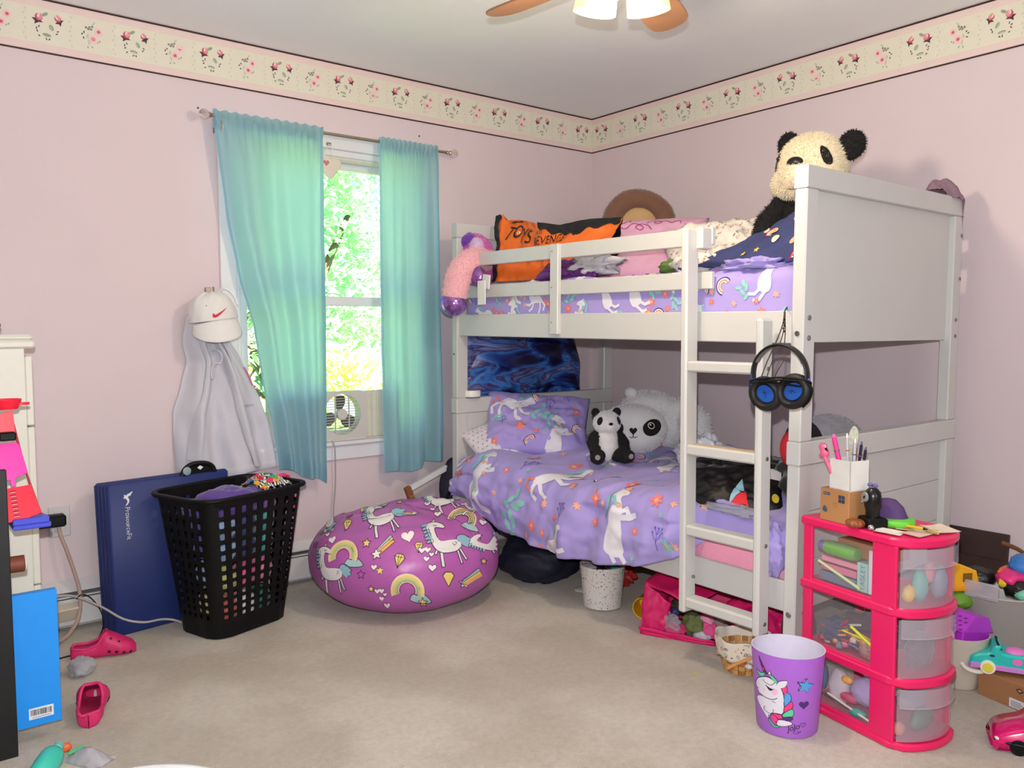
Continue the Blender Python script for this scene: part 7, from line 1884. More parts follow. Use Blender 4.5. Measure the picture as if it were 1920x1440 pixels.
MB().tube([(0.03, 0.02, 0.0), (0.0, 0.0, 0.004), (-0.012, 0.0, -0.01), (-0.02, 0.001, -0.05), (-0.035, 0.012, -0.10), (-0.06, 0.03, -0.17), (-0.10, 0.035, -0.25)], 0.0018, 6).tube([(-0.012, -0.002, -0.01), (-0.018, -0.004, -0.05), (-0.03, 0.0, -0.10), (-0.07, 0.01, -0.18), (-0.10, 0.015, -0.26)], 0.0016, 6).tube([(-0.012, 0.002, -0.01), (-0.016, -0.006, -0.06), (-0.03, -0.012, -0.13), (-0.06, -0.03, -0.16), (-0.09, -0.025, -0.2), (-0.09, 0.0, -0.27)], 0.0016, 6).build('strings', M_str, st_)
for k in range(5): MB().ball((-0.018, -0.004 + 0.003 * (k % 2), -0.035 - k * 0.009), 0.0035, 8, 6).build('bead', M_black, st_)

# ---- boxes, bins and toys in the corner behind the cart
bp_ = thing('wood_panel', 'dark brown wooden panel leaning on the right-hand wall', 'wood panel', (-0.07, -2.235, 0.0), rot=(0, math.radians(7), 0))
MB().box((0, -0.115, 0.0), (0.016, 0.15, 0.375), 0.002).build('panel', mat('dark_walnut', (62, 40, 34), 0.5, var=0.3, scale=16), bp_)
for k in range(3): MB().box((-0.002, -0.115, 0.09 + k * 0.09), (0.0, 0.15, 0.093 + k * 0.09), 0.0005).build('groove_strip', mat('walnut_groove', (40, 26, 22), 0.6), bp_)
sk = thing('twig', 'brown forked twig sticking out above the grey toy bin', 'twig', (-0.10, -2.38, 0.33))
MB().tube([(0.02, 0.03, 0.02), (0.0, -0.03, 0.012), (-0.03, -0.08, -0.005), (-0.05, -0.13, -0.03)], lambda q: 0.009 * (1 - 0.5 * q), 8).tube([(-0.03, -0.08, -0.005), (-0.035, -0.10, 0.025), (-0.04, -0.11, 0.035)], 0.004, 8).tube([(-0.03, -0.08, -0.005), (-0.04, -0.085, -0.035), (-0.05, -0.075, -0.06)], 0.004, 8).build('branch', mat('bark_brown', (130, 84, 52), 0.8, var=0.2), sk)
fbn = thing('fabric_bin', 'beige fabric bin with a looped white handle behind the pink cart', 'fabric bin', (-0.685, -2.45, 0.0))
M_fbn = mat('beige_canvas', (196, 186, 172), 0.85, var=0.06, bump=0.3, bscale=200)
MB().lathe([(0.001, 0.002), (0.06, 0.002), (0.066, 0.01), (0.091, 0.172), (0.092, 0.176), (0.088, 0.176), (0.062, 0.012), (0.001, 0.01)], 40).build('bin_wall', M_fbn, fbn, 50)
MB().tube([(-0.062, -0.035, 0.10), (-0.072, -0.055, 0.088), (-0.06, -0.085, 0.082), (-0.03, -0.105, 0.09), (0.0, -0.10, 0.105), (0.02, -0.075, 0.12)], 0.007, 8).build('handle', mat('white_webbing', (226, 220, 208), 0.7), fbn)
ppt = thing('purple_toy_house', 'purple perforated plastic toy house standing in the beige fabric bin', 'toy', (-0.685, -2.45, 0.125), rz=-0.3)
X_ = Matrix.Rotation(0.12, 4, 'Y')
MB().box((-0.06, -0.06, 0), (0.06, 0.06, 0.07), 0.004, 0, X_).build('walls', mat('violet_toy', (166, 44, 190), 0.4), ppt)
MB().prism([(-0.066, 0.068), (0.066, 0.068), (0.04, 0.115), (-0.02, 0.118)], -0.066, 0.066, 0, X_ @ Matrix.Rotation(PI / 2, 4, 'X')).build('roof', mat('violet_toy_roof', (176, 56, 204), 0.4), ppt)
P_ = [((92, 20, 110), ring(-0.05 + 0.02 * i + 0.01 * (j % 2), 0.005 + 0.011 * j, 0.006, 0.002, 8, rot=-0.3)) for i in range(6) for j in range(4)]
rX = X_ @ Matrix.Translation((-0.066, 0, 0.068))
print_mesh('roof_slots', P_, lambda a, b, l: rX @ (Vector((0.046 / 0.05 * b, a, 0.05 / 0.05 * b)) + Vector((-0.72, 0, 0.69)) * (l + 0.001)), ppt, 0.05)
MB().tube([X_ @ Vector((-0.064, 0.03, 0.005)), X_ @ Vector((-0.066, 0.028, 0.05)), X_ @ Vector((-0.066, 0.0, 0.062)), X_ @ Vector((-0.066, -0.028, 0.05)), X_ @ Vector((-0.064, -0.03, 0.005))], 0.006, 8).build('pink_arch', mat('toy_pink_arch', (240, 150, 200), 0.4), ppt)
yt = thing('yellow_truck', 'yellow plastic toy truck cab on top of the toys behind the cart', 'toy', (-0.54, -2.375, 0.285), rz=math.radians(-30))
MB().prism([(-0.07, 0), (0.06, 0), (0.065, 0.02), (0.055, 0.055), (0.02, 0.07), (-0.05, 0.095), (-0.07, 0.09)], -0.035, 0.035, 0, Matrix.Rotation(PI / 2, 4, 'X'), 0.006).build('cab', mat('toy_yellow', (244, 176, 30), 0.35), yt)
MB().box((-0.075, -0.042, -0.012), (0.07, 0.042, 0.004), 0.004).build('bumper', mat('toy_yellow_dark', (226, 150, 20), 0.4), yt)
MB().box((0.0, -0.037, 0.02), (0.035, -0.034, 0.05), 0.001).build('side_window', mat('toy_window', (130, 90, 30), 0.4), yt)
gt_ = lump('green_toy', 'translucent green toy tub beneath the yellow truck', 'toy', (-0.545, -2.375, 0.238), (0.06, 0.06, 0.036), mat('green_tub', (106, 150, 50), 0.3), 2, 0.06)
cr_ = thing('plastic_crate', 'dark plastic crate under the green and yellow toys behind the bins', 'crate', (-0.55, -2.30, 0.0))
MB().box((-0.09, -0.06, 0), (0.05, 0.09, 0.2), 0.006).build('crate_body', mat('crate_dark', (74, 66, 66), 0.6), cr_)
MB().box((-0.095, -0.065, 0.185), (0.055, 0.095, 0.203), 0.004).build('crate_rim', mat('crate_dark', (74, 66, 66), 0.6), cr_)
gb = thing('grey_toy_bin', 'large grey translucent bin of toys at the right edge', 'toy bin', (-0.40, -2.465, 0.0))
M_gb = mat('grey_bin_plastic', (172, 166, 162), 0.4, var=0.04)
MB().lathe([(0.001, 0.002), (0.128, 0.002), (0.134, 0.01), (0.152, 0.262), (0.158, 0.268), (0.152, 0.272), (0.148, 0.264), (0.13, 0.012), (0.001, 0.01)], 48).build('bin_wall', M_gb, gb, 50)
MB().box((-0.155, -0.05, 0.255), (-0.14, 0.06, 0.315), 0.006).build('handle', frosted('clear_handle', (200, 196, 206), 0.45), gb)
for nm, lab, loc, r, col, sd in (('pink_toy', 'magenta toy boat shape heaped on the grey bin', (-0.37, -2.50, 0.31), (0.09, 0.05, 0.03), (226, 50, 130), 1), ('blue_toy', 'blue toy shell on top of the grey bin', (-0.33, -2.53, 0.345), (0.07, 0.06, 0.04), (50, 120, 196), 2), ('black_toy', 'black toy piece at the back of the grey bin', (-0.42, -2.40, 0.29), (0.05, 0.05, 0.04), (20, 20, 22), 3), ('yellow_toy_block', 'small yellow toy block in the grey bin', (-0.44, -2.49, 0.30), (0.016, 0.016, 0.016), (236, 200, 40), 4), ('orange_toy_strip', 'orange toy strip along the grey bin top', (-0.35, -2.47, 0.33), (0.08, 0.012, 0.01), (240, 110, 50), 5), ('teal_toy_card', 'teal and cream toy card at the near rim of the grey bin', (-0.45, -2.57, 0.275), (0.03, 0.04, 0.02), (120, 196, 176), 6), ('black_cable_toy', 'black cable bundle at the near rim of the grey bin', (-0.42, -2.53, 0.285), (0.05, 0.04, 0.03), (24, 22, 24), 7)):
    lump(nm, lab, 'toy', loc, r, mat('toyc_' + nm, col, 0.4), sd, 0.15, nu=28, nv=18, sq=0.8)
# cardboard box and teal toy car
cbx = thing('cardboard_box', 'flat brown cardboard box with a white shipping label under the teal car', 'box', (-0.715, -2.525, 0.0), rz=math.radians(-14))
MB().box((0, -0.34, 0), (0.24, 0, 0.082), 0.002).build('carton', mat('shipping_card', (164, 116, 76), 0.75, var=0.06), cbx)
MB().box((-0.0008, -0.235, 0.004), (0.0, -0.105, 0.032), 0.0002).build('shipping_label', mat('label_paper', (226, 226, 226), 0.6), cbx)
P_ = [((70, 46, 30), [(0.125, 0.064), (0.138, 0.072), (0.151, 0.064), (0.138, 0.054)])] + [((200, 160, 120), [(0.131, 0.064), (0.138, 0.0675), (0.145, 0.064), (0.138, 0.0595)])]
tp, tw = text_polys('THIS WAY UP', 0.016, (110, 74, 46)); P_ += xf(tp, 0.09, 0.036)
x = 0.19
while x < 0.228:
    w_ = rd.choice((0.0008, 0.0014, 0.002)); P_.append(((40, 40, 44), [(x, 0.009), (x + w_, 0.009), (x + w_, 0.025), (x, 0.025)])); x += w_ + 0.0014
for k in range(4): P_.append(((110, 110, 116), [(0.112, 0.009 + k * 0.005), (0.15 - 0.006 * (k % 2), 0.009 + k * 0.005), (0.15 - 0.006 * (k % 2), 0.011 + k * 0.005), (0.112, 0.011 + k * 0.005)]))
P_ += [((60, 60, 64), ring(0.175, 0.015, 0.006, None, 10)), ((226, 226, 226), ring(0.175, 0.015, 0.0035, None, 10))]
P_ = [q for q in P_ if q[0] != (110, 74, 46)]
print_mesh('box_print', P_, plane_mapper((-0.0008, 0, 0), (0, -1, 0), (0, 0, 1)), cbx, 0.06)
M_teal2 = mat('teal_toy_plastic', (40, 188, 180), 0.35, var=0.03)
tcar = thing('toy_car', 'turquoise toy convertible with yellow wheels on the cardboard box', 'toy car', (-0.665, -2.60, 0.082), rz=math.radians(-64))
cp = curve2([(-0.115, 0.03), (-0.11, 0.05), (-0.085, 0.062), (-0.06, 0.068), (-0.05, 0.088), (-0.03, 0.092), (-0.025, 0.07), (0.03, 0.068), (0.08, 0.066), (0.112, 0.055), (0.115, 0.03), (0.10, 0.018), (-0.10, 0.018)], 3)
MB().prism(cp, -0.045, 0.045, 0, Matrix.Rotation(PI / 2, 4, 'X'), 0.006).build('car_body', M_teal2, tcar)
MB().prism([(-0.118, 0.014), (0.118, 0.014), (0.112, 0.03), (-0.114, 0.032)], -0.048, 0.048, 0, Matrix.Rotation(PI / 2, 4, 'X'), 0.003).build('lilac_sill', mat('lilac_plastic', (196, 130, 206), 0.4), tcar)
for x in (-0.066, 0.066):
    for sy in (-1, 1):
        w_ = MB().cyl((x, sy * 0.036, 0.022), (x, sy * 0.052, 0.022), 0.022, 24).build('wheel', mat('wheel_cream', (236, 230, 214), 0.5), tcar)
        MB().cyl((x, sy * 0.0515, 0.022), (x, sy * 0.0545, 0.022), 0.015, 20).build('hubcap', mat('hub_yellow', (226, 214, 70), 0.45), w_)
MB().ball((0.012, -0.0, 0.066), (0.03, 0.03, 0.014), 18, 10).build('pink_seat', mat('seat_pink', (226, 120, 200), 0.5), tcar)
MB().tube([(-0.03, -0.04, 0.08), (-0.04, -0.03, 0.098), (-0.042, 0.0, 0.102), (-0.04, 0.03, 0.098), (-0.03, 0.04, 0.08)], 0.003, 8).build('windscreen_frame', M_black, tcar)
for nm_, c_, r_ in (('eye_print', (40, 30, 70), ring(-0.055, 0.06, 0.008, 0.004, 10)), ('dot_print', (226, 110, 190), ring(0.014, 0.05, 0.014, 0.011, 14))): print_mesh(nm_, [(c_, r_)], lambda a, b, l: Vector((a, -0.0455 - l, b)), tcar)
pcar = thing('toy_car', 'glossy magenta toy car at the bottom right edge', 'toy car', (-0.955, -2.785, 0.0), rz=math.radians(-62))
cp = curve2([(-0.12, 0.02), (-0.115, 0.045), (-0.09, 0.062), (-0.05, 0.078), (-0.02, 0.10), (0.05, 0.11), (0.13, 0.08), (0.16, 0.05), (0.16, 0.015), (-0.10, 0.012)], 4)
MB().prism(cp, -0.065, 0.065, 0, Matrix.Rotation(PI / 2, 4, 'X'), 0.014).build('car_body', mat('magenta_gloss', (222, 16, 110), 0.18, coat=0.6, var=0.02), pcar, 60)
MB().tube([(-0.117, -0.05, 0.032), (-0.06, -0.0665, 0.03), (0.1, -0.067, 0.03)], 0.005, 8).build('black_trim', M_black, pcar)
MB().ball((-0.108, -0.05, 0.036), (0.01, 0.012, 0.007), 12, 8).build('headlamp', mat('lamp_clear', (240, 230, 220), 0.1), pcar)
for x in (-0.06, 0.09):
    for sy in (-1, 1): MB().cyl((x, sy * 0.05, 0.022), (x, sy * 0.069, 0.022), 0.022, 20).build('wheel', M_black, pcar)
# ------------------------------------------------------------------ under and beside the bed
nb = thing('duffel_bag', 'dark navy fabric bag pushed under the head of the lower bunk', 'bag', (-0.99, -0.70, 0.0), rz=0.3)
lump('bag_body', None, None, (0, 0, 0.115), (0.215, 0.185, 0.115), mat('navy_fabric', (20, 24, 46), 0.7, var=0.15, bump=0.3, bscale=60), 4, 0.16, 1.4, parent=nb, tagit=False, flat_bottom=-0.11, sq=0.8, nu=60, nv=40, creases=0.08)
MB().tube([(-0.10, -0.12, 0.20), (-0.05, -0.17, 0.19), (0.05, -0.17, 0.19), (0.1, -0.12, 0.2)], 0.008, 8).build('strap', M_black, nb)
o = lump('red_toy', 'red and orange toy under the bed behind the terrazzo pot', 'toy', (-0.80, -1.02, 0.06), (0.05, 0.08, 0.055), mat('red_orange_toy', (176, 40, 40), 0.5, var=0.3, scale=30), 5, 0.3, flat_bottom=-0.05)
o = lump('paper_scrap', 'white paper scrap on the carpet under the bed', 'paper', (-0.98, -0.98, 0.008), (0.04, 0.055, 0.006), mat('paper_white', (226, 222, 214), 0.7), 6, 0.3, nu=18, nv=10)
# terrazzo-patterned pot
pot = thing('storage_pot', 'white speckled fabric pot of odds and ends under the bed edge', 'pot', (-1.055, -1.165, 0.0))
mtz = bpy.data.materials.new('terrazzo'); mtz.use_nodes = True
t_ = mtz.node_tree; b_ = t_.nodes['Principled BSDF']; tc = t_.nodes.new('ShaderNodeTexCoord'); vo = t_.nodes.new('ShaderNodeTexVoronoi'); vo.inputs['Scale'].default_value = 120
t_.links.new(tc.outputs['Object'], vo.inputs['Vector'])
r1 = t_.nodes.new('ShaderNodeValToRGB'); r1.color_ramp.elements[0].position = 0.26; r1.color_ramp.elements[0].color = (1, 1, 1, 1); r1.color_ramp.elements[1].position = 0.30; r1.color_ramp.elements[1].color = (0, 0, 0, 1)
t_.links.new(vo.outputs['Distance'], r1.inputs['Fac'])
sp_ = t_.nodes.new('ShaderNodeSeparateColor'); t_.links.new(vo.outputs['Color'], sp_.inputs[0])
r2 = t_.nodes.new('ShaderNodeValToRGB'); r2.color_ramp.interpolation = 'CONSTANT'
r2.color_ramp.elements[0].color = lin((60, 62, 66)); r2.color_ramp.elements[1].position = 0.3; r2.color_ramp.elements[1].color = lin((214, 170, 166)); e = r2.color_ramp.elements.new(0.5); e.color = lin((130, 160, 150)); e = r2.color_ramp.elements.new(0.7); e.color = lin((222, 216, 210)); e = r2.color_ramp.elements.new(0.85); e.color = lin((170, 150, 190))
t_.links.new(sp_.outputs[0], r2.inputs['Fac'])
mx = t_.nodes.new('ShaderNodeMix'); mx.data_type = 'RGBA'; mx.inputs[6].default_value = lin((220, 216, 210)); t_.links.new(r1.outputs['Color'], mx.inputs[0]); t_.links.new(r2.outputs['Color'], mx.inputs[7]); t_.links.new(mx.outputs[2], b_.inputs['Base Color']); b_.inputs['Roughness'].default_value = 0.7
PH = 0.185
MB().lathe([(0.001, 0.002), (0.07, 0.002), (0.08, 0.008), (0.095, PH - 0.01), (0.097, PH), (0.092, PH), (0.078, 0.012), (0.001, 0.01)], 48).build('pot_wall', mtz, pot, 50)
for nm, lab, loc, r, col, sd in (('purple_brush', 'dark purple brush head in the speckled pot', (-1.045, -1.14, 0.185), (0.022, 0.028, 0.02), (70, 50, 110), 1), ('grey_wire', 'grey coil in the speckled pot', (-1.10, -1.13, 0.165), (0.035, 0.04, 0.018), (170, 172, 180), 2), ('black_tangle', 'black tangle at the front of the speckled pot', (-1.095, -1.195, 0.16), (0.035, 0.045, 0.018), (20, 20, 22), 3), ('teal_tube', 'teal tube in the speckled pot', (-1.035, -1.225, 0.17), (0.014, 0.035, 0.014), (70, 160, 160), 4), ('grey_filler', 'grey cloth filling the speckled pot', (-1.055, -1.165, 0.13), (0.075, 0.075, 0.03), (120, 120, 130), 5)):
    lump(nm, lab, 'household item', loc, r, mat('pot_' + nm, col, 0.45), sd, 0.35, 2.4, nu=26, nv=16)
stick('black_brush', 'black brush handle sticking up out of the speckled pot', 'brush', (-1.075, -1.185, 0.16), (-1.06, -1.20, 0.25), 0.006, M_black)
# yellow cup lying on its side
yc = thing('yellow_cup', 'yellow cup lying on its side between the pot and the pink bag', 'cup', (-1.0, -1.36, 0.045), rz=math.radians(212))
Xc = Matrix.Rotation(PI / 2, 4, 'Y')
MB().lathe([(0.001, -0.05), (0.034, -0.05), (0.036, -0.045), (0.044, 0.045), (0.045, 0.048), (0.041, 0.047), (0.033, -0.044), (0.001, -0.045)], 32, 0, Xc).build('cup', mat('golden_yellow', (226, 170, 30), 0.35), yc, 50)
# collapsed pink bag with its contents spilling
pbg = thing('pink_fabric_bag', 'hot pink fabric bag lying open under the ladder, full of toys', 'bag', (-1.1, -1.6, 0.0))
M_pf = mat('pink_nylon', (222, 26, 106), 0.5, var=0.08, scale=8, bump=0.35, bscale=18)
A0, B0 = Vector((-0.065, 0.115, 0)), Vector((0.055, -0.15, 0)); C0, D0 = Vector((0.16, 0.17, 0)), Vector((0.30, -0.10, 0))
def quadf(p00, p10, p01, p11, amp=0.012, sd=0):
    def fn(u, v):
        p = (p00 * (1 - u) + p10 * u) * (1 - v) + (p01 * (1 - u) + p11 * u) * v
        n_ = (p10 - p00).cross(p01 - p00).normalized()
        return p + n_ * (amp * fbm(u * 3 + sd, v * 3, sd) + amp * 0.6 * math.sin(PI * u) * math.sin(PI * v))
    return fn
up_ = Vector((0, 0, 1))
for nm, q in (('left_side', (A0, C0, A0 + up_ * 0.205 + Vector((0.005, -0.015, 0)), C0 + up_ * 0.225)), ('back_side', (C0, D0, C0 + up_ * 0.225, D0 + up_ * 0.2)), ('bottom', (A0, B0, C0, D0)), ('front_lip', (A0, B0, A0 + up_ * 0.03 + Vector((-0.008, 0, 0)), B0 + up_ * 0.022 + Vector((-0.008, 0, 0)))), ('front_flap', (A0 + up_ * 0.02, A0 + Vector((0.04, -0.08, 0.02)), A0 + up_ * 0.205 + Vector((0.005, -0.015, 0)), A0 + Vector((0.06, -0.10, 0.13)))), ('top_flap', (A0 + up_ * 0.205 + Vector((0.005, -0.015, 0)), A0 + Vector((0.06, -0.2, 0.15)), C0 + up_ * 0.225, D0 + up_ * 0.2))):
    o = MB().grid(quadf(*q, amp=0.01 if nm != 'bottom' else 0.0, sd=len(nm)), 16, 16).build(nm, M_pf, pbg, 180); modmesh(o, ('SOLIDIFY', dict(thickness=0.003)))
for nm, lab, loc, r, col, sd in (('olive_cloth', 'olive green cloth spilling from the pink bag', (-1.03, -1.635, 0.05), (0.05, 0.05, 0.045), (110, 124, 70), 1), ('pink_cloth', 'pink cloth bundle at the front of the pink bag', (-1.085, -1.585, 0.03), (0.035, 0.05, 0.024), (216, 60, 120), 2), ('striped_sock', 'pink and white striped sock on the pink bag contents', (-1.015, -1.68, 0.078), (0.022, 0.035, 0.016), (236, 150, 190), 3), ('rose_cloth', 'rose cloth at the right of the pink bag contents', (-1.02, -1.705, 0.04), (0.03, 0.03, 0.032), (236, 90, 150), 4), ('grey_cloth', 'grey cloth behind the striped sock', (-0.96, -1.70, 0.06), (0.04, 0.05, 0.04), (150, 146, 140), 5), ('navy_ball', 'shiny dark blue ball in the pink bag', (-1.095, -1.55, 0.085), (0.018, 0.018, 0.018), (34, 36, 70), 6), ('blue_ball', 'second shiny blue ball beside the dark one in the pink bag', (-1.07, -1.575, 0.088), (0.018, 0.018, 0.018), (60, 60, 110), 7), ('dark_cloth', 'dark olive strap at the top of the pink bag opening', (-1.04, -1.60, 0.105), (0.03, 0.07, 0.02), (70, 68, 56), 8), ('white_cloth', 'pale grey scrap at the lip of the pink bag', (-1.045, -1.685, 0.022), (0.025, 0.035, 0.016), (206, 208, 216), 9)):
    lump(nm, lab, 'toy' if 'ball' in nm else 'clothing', loc, r, mat('spill_' + nm, col, 0.15 if 'ball' in nm else 0.8, var=0.1, bump=0.2), sd, 0.05 if 'ball' in nm else 0.35, 2.0, nu=30, nv=18)
o = lump('clear_packet', 'crumpled clear plastic packet lying over the pink bag contents', 'packet', (-1.105, -1.575, 0.055), (0.016, 0.055, 0.04), mat('clear_film', (214, 208, 218), 0.08, alpha=0.35, bump=1.0, bscale=50), 3, 0.35, 2.6, creases=0.3)
o = lump('folded_magenta_bag', 'second magenta bag lying folded under the lower rail', 'bag', (-0.93, -1.86, 0.09), (0.10, 0.14, 0.09), M_pf, 13, 0.3, 1.6, creases=0.15, flat_bottom=-0.085, nu=50, nv=30)
o = lump('silver_tin', 'dark grey box-shaped tin under the bed by the foot post', 'tin', (-0.95, -2.03, 0.10), (0.05, 0.05, 0.09), mat('tin_grey', (90, 84, 92), 0.4, var=0.3, scale=40), 3, 0.05, sq=0.5)
o = lump('brown_box', 'brown box on the carpet behind the foot post', 'box', (-1.08, -2.07, 0.05), (0.05, 0.035, 0.05), mat('rust_box', (120, 56, 30), 0.6, var=0.2), 3, 0.02, sq=0.35)
# woven basket with printed liner
wb = thing('woven_basket', 'tan woven basket with a printed cloth liner at the ladder foot', 'basket', (-1.135, -1.935, 0.0), rz=0.4)
M_cane = mat('tan_cane', (206, 156, 92), 0.7, var=0.12); M_cane2 = mat('brown_cane', (176, 116, 60), 0.7, var=0.12)
WR0, WR1, WH_ = 0.066, 0.084, 0.085
nst, nrow = 20, 5
for j in range(nrow):
    for i in range(nst):
        a0 = 2 * PI * i / nst; da = 2 * PI / nst; z0 = 0.002 + j * WH_ / nrow; z1 = z0 + WH_ / nrow * 0.95
        off = 0.0022 if (i + j) % 2 else -0.0012
        V = []
        for a in (a0 + 0.02, a0 + da / 2, a0 + da - 0.02):
            for z, e_ in ((z0, 0), (z1, 0)):
                r_ = WR0 + (WR1 - WR0) * (z / WH_) + off + (0.0015 if a == a0 + da / 2 else 0)
                V.append((r_ * math.cos(a), r_ * math.sin(a), z)); V.append(((r_ - 0.004) * math.cos(a), (r_ - 0.004) * math.sin(a), z))
        F = [(0, 4, 6, 2), (4, 8, 10, 6), (1, 3, 7, 5), (5, 7, 11, 9), (0, 1, 5, 4), (4, 5, 9, 8), (2, 6, 7, 3), (6, 10, 11, 7), (0, 2, 3, 1), (8, 9, 11, 10)]
        MB().add(V, F).build('cane_strip', M_cane2 if (i + j) % 2 == 0 and j % 2 == 0 else M_cane, wb, 0)
MB().lathe([(0.001, 0.001), (WR0 - 0.004, 0.001), (WR0 - 0.004, 0.004), (0.001, 0.004)], 30).build('base', M_cane2, wb)
lin_ = MB(); lin_.grid(lambda u, v: (lambda a, r, z: (r * math.cos(a), r * math.sin(a), z))(2 * PI * u, WR1 + 0.004 + 0.010 * v + 0.003 * math.sin(10 * 2 * PI * u) * v, 0.052 + 0.068 * v + 0.005 * math.sin(6 * 2 * PI * u)), 60, 8, cu=True)
ln = lin_.build('cloth_liner', mat('liner_cotton', (232, 222, 206), 0.85, var=0.03), wb, 180); modmesh(ln, ('SOLIDIFY', dict(thickness=0.003)))
P_ = []; rd = random.Random(31)
for k in range(46):
    x, y = rd.uniform(-0.09, 0.09), rd.uniform(-0.05, 0.04); c = rd.choice(((200, 60, 80), (226, 190, 60), (90, 80, 90), (120, 150, 90), (70, 70, 80)))
    P_ += [(c, q) for q in stroke(ring(x, y, 0.006, 0.004, 8, rot=rd.random() * 3), 0.0014, True)] if k % 2 else [(c, ring(x, y, 0.004, 0.0025, 6, rot=rd.random() * 3))]
vdl = Matrix.Rotation(-0.4, 3, 'Z') @ Vector((-0.84, -0.54, 0)); ul = Vector((0, 0, 1)).cross(vdl)
print_mesh('liner_print', P_, wrap_mapper(ln, (0, 0, 0.09), ul, (0, 0, 1), 0.6), wb, 0.02, 0.0012)
MB().tube([vdl * 0.088 + ul * -0.045 + Vector((0, 0, 0.03)), vdl * 0.097 + ul * 0.0 + Vector((0, 0, 0.062)), vdl * 0.085 + ul * 0.06 + Vector((0, 0, 0.09))], 0.006, 8).build('tan_ribbon', mat('tan_ribbon', (214, 150, 90), 0.7), wb)
for s_ in (-1, 1): MB().ball(vdl * 0.102 + ul * (0.034 + s_ * 0.012) + Vector((0, 0, 0.055 + s_ * 0.006)), (0.006, 0.013, 0.009), 12, 8).build('bow_loop', mat('silver_ribbon', (206, 204, 206), 0.4), wb)
# white plank with a wooden tip and a dark folder between headboard and wall
pk3 = thing('white_plank', 'white slat with a brown wooden tip leaning beside the headboard', 'plank', (-1.375, -0.13, 0.39), rot=(0, math.radians(-20.5), 0))
MB().box((0.0, -0.012, -0.012), (0.30, 0.012, 0.014), 0.002).build('slat', M_trimw, pk3)
MB().box((-0.026, -0.014, -0.055), (0.006, 0.014, 0.016), 0.003).build('wooden_tip', mat('tip_wood', (150, 88, 54), 0.6, var=0.15), pk3)
MB().tube([(-0.02, -0.016, -0.03), (0.03, -0.022, -0.036), (0.05, -0.02, -0.03)], 0.0012, 6).tube([(-0.02, -0.016, -0.036), (0.04, -0.022, -0.048)], 0.0012, 6).build('raffia', mat('raffia', (200, 170, 120), 0.8), pk3)
dk_ = thing('navy_backpack', 'dark navy backpack squeezed between headboard and window wall', 'backpack', (-1.0, -0.125, 0.0))
lump('bag', None, None, (0.02, 0, 0.30), (0.20, 0.07, 0.235), mat('navy_pack', (34, 34, 54), 0.7, var=0.12, bump=0.3), 2, 0.12, 1.5, parent=dk_, tagit=False, sq=0.7)
MB().tube([(-0.13, -0.06, 0.42), (-0.20, -0.075, 0.34), (-0.205, -0.07, 0.2), (-0.15, -0.06, 0.1)], 0.01, 8).build('strap', M_black, dk_)
# ------------------------------------------------------------------ crumbs on the carpet
for nm, lab, x, y, r, col in (('paper_bit', 'tiny yellow paper bit on the carpet in front of the bed', -1.30, -1.86, 0.010, (214, 206, 90)), ('paper_bit', 'tiny pinkish paper bit on the carpet left of the waste bin', -1.27, -1.98, 0.006, (226, 190, 176)), ('silver_thread', 'thin shiny wrapper strip on the carpet by the pink cart', -1.02, -2.72, 0.012, (220, 220, 220))):
    o = MB().prism(curve2([(-r, 0), (0, r * 0.7), (r, r * 0.2), (r * 0.4, -r * 0.6)], 3), 0.001, 0.003, 0, None, 0.0006).build(nm, mat(nm + str(col[2]), col, 0.6)); o.location = (x, y, 0); tag(o, lab, 'paper')
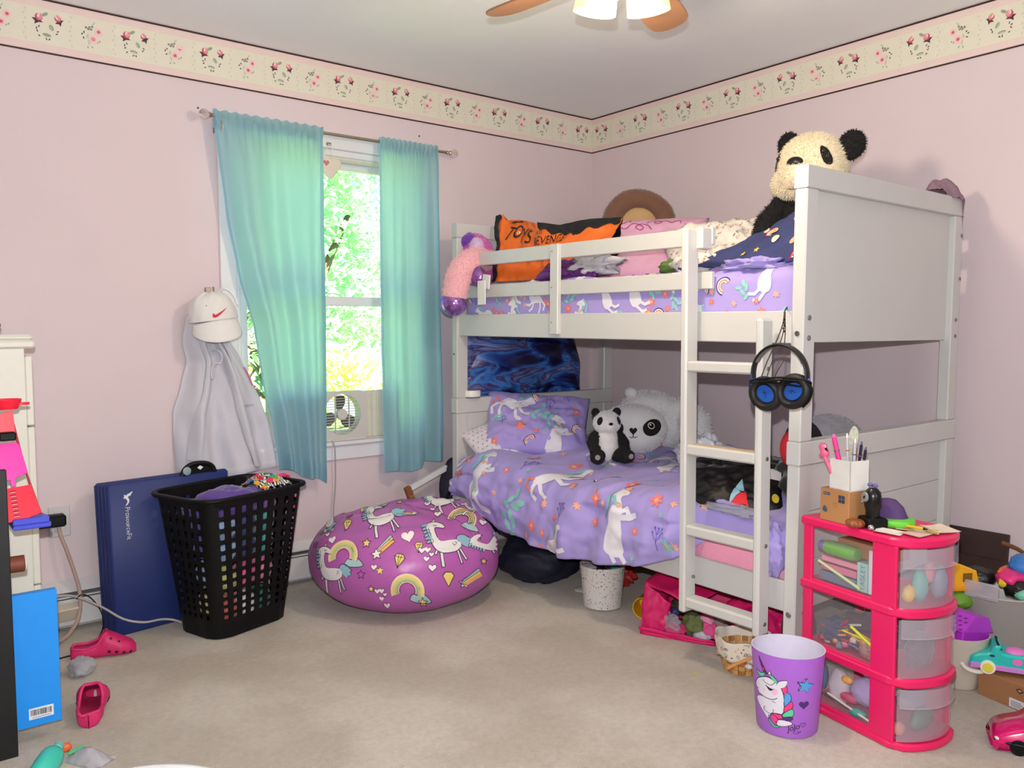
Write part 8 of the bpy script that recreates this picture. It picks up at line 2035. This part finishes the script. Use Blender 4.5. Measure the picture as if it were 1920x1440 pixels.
# ------------------------------------------------------------------ ceiling fan with its lamp
M_wood = mat('fan_blade_wood', (150, 108, 76), 0.4, var=0.15, scale=14)
M_bronze = mat('fan_bronze', (120, 88, 62), 0.35, metal=0.6, var=0.1)
FXY = (-1.78, -1.98)
t = thing('ceiling_fan', 'wooden-bladed ceiling fan with lit glass shades', 'ceiling fan', (FXY[0], FXY[1], H))
MB().lathe([(0.001, 0), (0.075, 0), (0.07, -0.03), (0.03, -0.05), (0.015, -0.055)], 28).build('canopy', M_bronze, t)
MB().cyl((0, 0, -0.05), (0, 0, -0.19), 0.013, 16).build('downrod', M_bronze, t)
MB().lathe([(0.001, -0.17), (0.07, -0.175), (0.105, -0.195), (0.11, -0.235), (0.09, -0.255), (0.05, -0.262), (0.045, -0.27), (0.001, -0.27)], 32).build('motor', M_bronze, t)
for k in range(5):
    a = math.radians(98 + 72 * k)
    pl = curve2([(0.10, -0.03), (0.17, -0.045), (0.30, -0.062), (0.44, -0.066), (0.50, -0.05), (0.522, 0.0), (0.50, 0.05), (0.44, 0.066), (0.30, 0.062), (0.17, 0.045), (0.10, 0.03)], 3)
    X_ = Matrix.Translation((0, 0, -0.262)) @ Matrix.Rotation(a, 4, 'Z') @ Matrix.Rotation(-0.22, 4, 'X')
    b = MB().prism(pl, -0.004, 0.004, 0, X_, 0.002).build('blade', M_wood, t)
    MB().box((0.07, -0.015, -0.012), (0.17, 0.015, -0.003), 0.002, 0, X_).build('blade_arm', M_bronze, b)
M_shade = mat('lit_frosted_glass', (255, 226, 170), 0.4, var=0.0, emit=(255, 214, 140), estr=1.6)
for k in range(4):
    a = math.radians(6 + 90 * k)
    c = Vector((0.085 * math.cos(a), 0.085 * math.sin(a), 0))
    X_ = Matrix.Translation(c + Vector((0, 0, -0.252))) @ Matrix.Rotation(0.22, 4, Vector((-math.sin(a), math.cos(a), 0)) * -1)
    sh = MB().lathe([(0.02, 0), (0.045, -0.012), (0.055, -0.04), (0.06, -0.09), (0.062, -0.115), (0.059, -0.115), (0.056, -0.09), (0.05, -0.04), (0.04, -0.015)], 28, 0, X_).build('lamp_shade', M_shade, t)
    MB().cyl((0, 0, 0.015), (0, 0, -0.012), 0.022, 16, 0, X=X_).build('socket', M_bronze, sh)
    p = X_ @ Vector((0, 0, -0.075))
    MB().ball(p, (0.024, 0.024, 0.03), 16, 10).build('bulb', mat('lit_bulb', (255, 240, 205), 0.4, var=0, emit=(255, 226, 170), estr=5), sh)
light('ceiling_lamp', 'POINT', (FXY[0], FXY[1], H - 0.46), 44, (1.0, 0.845, 0.645), shadow_soft_size=0.07)
